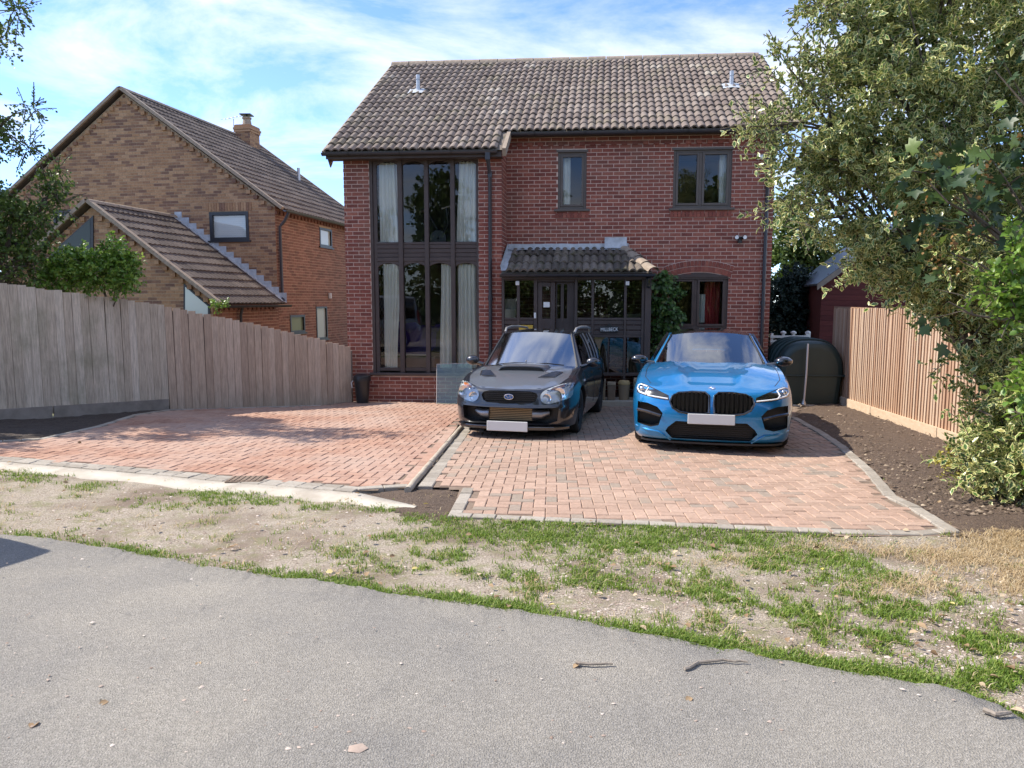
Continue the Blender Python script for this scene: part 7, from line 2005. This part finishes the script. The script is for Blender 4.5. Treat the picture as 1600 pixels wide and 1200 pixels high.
green = [(880, 836, 260, 18, 1.25), (1000, 850, 130, 22, 1.0), (1180, 846, 130, 12, .9), (900, 890, 260, 45, .34), (1200, 930, 260, 65, .34), (1420, 990, 240, 75, .36), (620, 890, 120, 25, .28), (1150, 860, 160, 16, .6), (790, 832, 110, 14, 1), (920, 845, 110, 20, 1), (1010, 850, 90, 24, 1), (700, 822, 40, 14, .9), (650, 815, 40, 12, .8), (860, 828, 120, 8, .9), (1180, 850, 90, 16, .85), (1060, 840, 120, 10, .8),
         (1300, 880, 90, 26, .8), (1220, 880, 70, 22, .8), (1350, 900, 60, 16, .7), (590, 800, 40, 7, .9), (330, 775, 80, 12, .9), (400, 785, 90, 8, .9), (500, 795, 60, 6, .8), (50, 755, 70, 10, .9), (150, 765, 60, 8, .7), (260, 790, 60, 14, .5),
         (700, 870, 80, 14, .55), (560, 870, 70, 16, .4), (800, 900, 120, 20, .45), (950, 910, 120, 26, .5), (1100, 930, 120, 26, .5), (1250, 960, 120, 30, .5), (1420, 960, 120, 26, .45), (1530, 1010, 90, 30, .55), (1500, 940, 60, 20, .5), (1400, 1000, 140, 22, .5), (560, 905, 50, 12, .4), (1560, 1060, 60, 20, .8)]
dry = [(1570, 858, 90, 24, .95), (1520, 872, 90, 20, .75), (1400, 866, 110, 10, .5), (1600, 905, 60, 26, .8), (1300, 858, 90, 10, .5), (1180, 875, 120, 20, .3), (1450, 920, 120, 18, .35)]
n = 150000
px, py = nrng.uniform(-200, 1800, n), nrng.uniform(730, 1150, n); G = g_np(px, py); nz = .75 * noise2(G, 3.2) + .95 * noise2(G, 13, 4)
roadd = G[:, 1] - np.interp(G[:, 0], road_x, road_y)
edge_m = np.exp(-((roadd - .05) / .075) ** 2) * np.clip(.75 + .9 * noise2(G, 1.7, 8), 0, 1)
mask = np.clip(blob_mask(px, py, green) + .55 * nz - .06, 0, 1); mask = np.where(mask < .3, mask * .12, mask); mask = np.maximum(mask, edge_m * .95)
ok = on_verge(G, -.03) & (nrng.random(n) < mask); G1 = G[ok]
maskd = np.clip(blob_mask(px, py, dry) + .4 * nz - .1, 0, 1); okd = on_verge(G, .05) & (nrng.random(n) < maskd) & ~ok; G2 = G[okd][:16000]
def blades(name, G_, per, h, w, mat, spread, lean):
    n_ = len(G_) * per; B_ = np.repeat(G_, per, 0) + nrng.normal(size=(n_, 2)) * spread
    keep = on_verge(B_, -.03); B_ = B_[keep]; n_ = len(B_)
    z = np.array([vz(x, y) for x, y in B_]); a = nrng.uniform(0, 2 * np.pi, n_); hh = h * nrng.uniform(.4, 1.3, n_); L_ = lean * nrng.uniform(.2, 1.2, n_)
    d = np.stack([np.cos(a), np.sin(a), np.zeros(n_)], -1); s_ = np.stack([-np.sin(a), np.cos(a), np.zeros(n_)], -1) * w * .5
    b = np.stack([B_[:, 0], B_[:, 1], z - .003], -1); mid = b + d * (L_ * hh * .4)[:, None] + np.array([0, 0, 1]) * (hh * .6)[:, None]; tip = b + d * (L_ * hh * 1.1)[:, None] + np.array([0, 0, 1]) * (hh * (1.05 - .35 * L_))[:, None]
    V = np.stack([b - s_, b + s_, mid + s_ * .8, mid - s_ * .8, tip], 1).reshape(-1, 3)
    F = (np.array([(0, 1, 2), (0, 2, 3), (3, 2, 4)])[None] + (np.arange(n_) * 5)[:, None, None]).reshape(-1, 3)
    return mesh_np(name, V, F, mat, rnd=np.repeat(1 + nrng.random(n_) * .999, 3))
tag(blades('verge_grass', G1, 6, .032, .0055, 'grass', .020, .9), 'short green grass growing in patches on the verge', 'grass', kind='stuff')
tag(blades('dry_grass', G2, 5, .05, .004, 'dry_grass', .04, 1.9), 'straw-coloured dry grass at the right end of the verge', 'grass', kind='stuff')
# pebbles
n = 52000
px, py = nrng.uniform(-150, 1750, n), nrng.uniform(765, 1160, n); G = g_np(px, py); G = G[on_verge(G, -.02)]
gm = noise2(G, 1.1, 20); G = G[nrng.random(len(G)) < np.clip(.55 + gm, .08, 1)]
def stones(name, G_, r, mat, zf, flat=.6):
    n_ = len(G_); oc = np.array([(1, 0, 0), (.3, .9, .1), (-.8, .5, 0), (-.7, -.6, .1), (.4, -.9, 0), (.1, .1, .8)], float); tri = [(0, 1, 5), (1, 2, 5), (2, 3, 5), (3, 4, 5), (4, 0, 5)]
    a = nrng.uniform(0, 2 * np.pi, n_); s_ = r * nrng.lognormal(0, .45, n_); c, q = np.cos(a), np.sin(a)
    J = oc[None] * (1 + .25 * nrng.normal(size=(n_, 6, 1))); X = (J[..., 0] * c[:, None] - J[..., 1] * q[:, None]) * s_[:, None]; Y = (J[..., 0] * q[:, None] + J[..., 1] * c[:, None]) * s_[:, None] * .8; Z = J[..., 2] * s_[:, None] * flat
    z = np.array([zf(x, y) for x, y in G_]); V = np.stack([X + G_[:, :1], Y + G_[:, 1:2], Z + z[:, None] + .001], -1).reshape(-1, 3)
    F = (np.array(tri)[None] + (np.arange(n_) * 6)[:, None, None]).reshape(-1, 3); return mesh_np(name, V, F, mat, rnd=np.repeat(1 + nrng.random(n_) * .999, 5))
tag(stones('gravel', G, .0052, 'pebble', vz), 'loose pinkish gravel scattered over the verge', 'gravel', kind='stuff')
n = 420; px, py = nrng.uniform(0, 1600, n), nrng.uniform(860, 1195, n); G = g_np(px, py); G = G[~on_verge(G, -.05) & (G[:, 1] < 5)]
tag(stones('road_grit', G[:200], .0055, 'pebble', lambda x, y: .036), 'loose grit lying on the asphalt', 'grit', kind='stuff')
# clods on the soil
n = 5200; px, py = nrng.uniform(1240, 1600, n), nrng.uniform(630, 850, n); G = g_np(px, py); keep = ~in_poly(G, PRn) & (G[:, 1] > 5.6) & (G[:, 0] < 5.74 + .13 * (G[:, 1] - 9.3) + .15); G = G[keep]
mat_piece('clod', [(0, (.06, .042, .03)), (.7, (.16, .115, .08)), (.94, (.24, .18, .13)), (1, (.50, .40, .28))], bump=0)
tag(stones('soil_clods', G, .0105, 'clod', lambda x, y: gz(x, y) + .066, .9), 'crumbly clods on the right soil bed', 'soil', kind='stuff')
# fallen leaves
n = 900; px, py = nrng.uniform(0, 1600, n), nrng.uniform(700, 1180, n); G = g_np(px, py)
v_ = on_verge(G, 0); pr = np.where(v_, .4, np.where(G[:, 1] < 5, .02, .03)); G = G[(nrng.random(n) < pr)]
Pl = np.stack([G[:, 0], G[:, 1], np.array([max(vz(x, y), gz(x, y) + .03) if y < 5 else gz(x, y) + .055 for x, y in G]) + .006], -1)
o = leaf_mesh('fallen_leaves', Pl, nrng.normal(size=(len(Pl), 3)) * np.array([1, 1, .1]), np.array([0, 0, 1.0]) + nrng.normal(size=(len(Pl), 3)) * .3, nrng.uniform(.025, .055, len(Pl)), 'litter', None, OVAL, .3)
tag(o, 'fallen dry leaves scattered over verge, drive and road', 'leaves', kind='stuff')
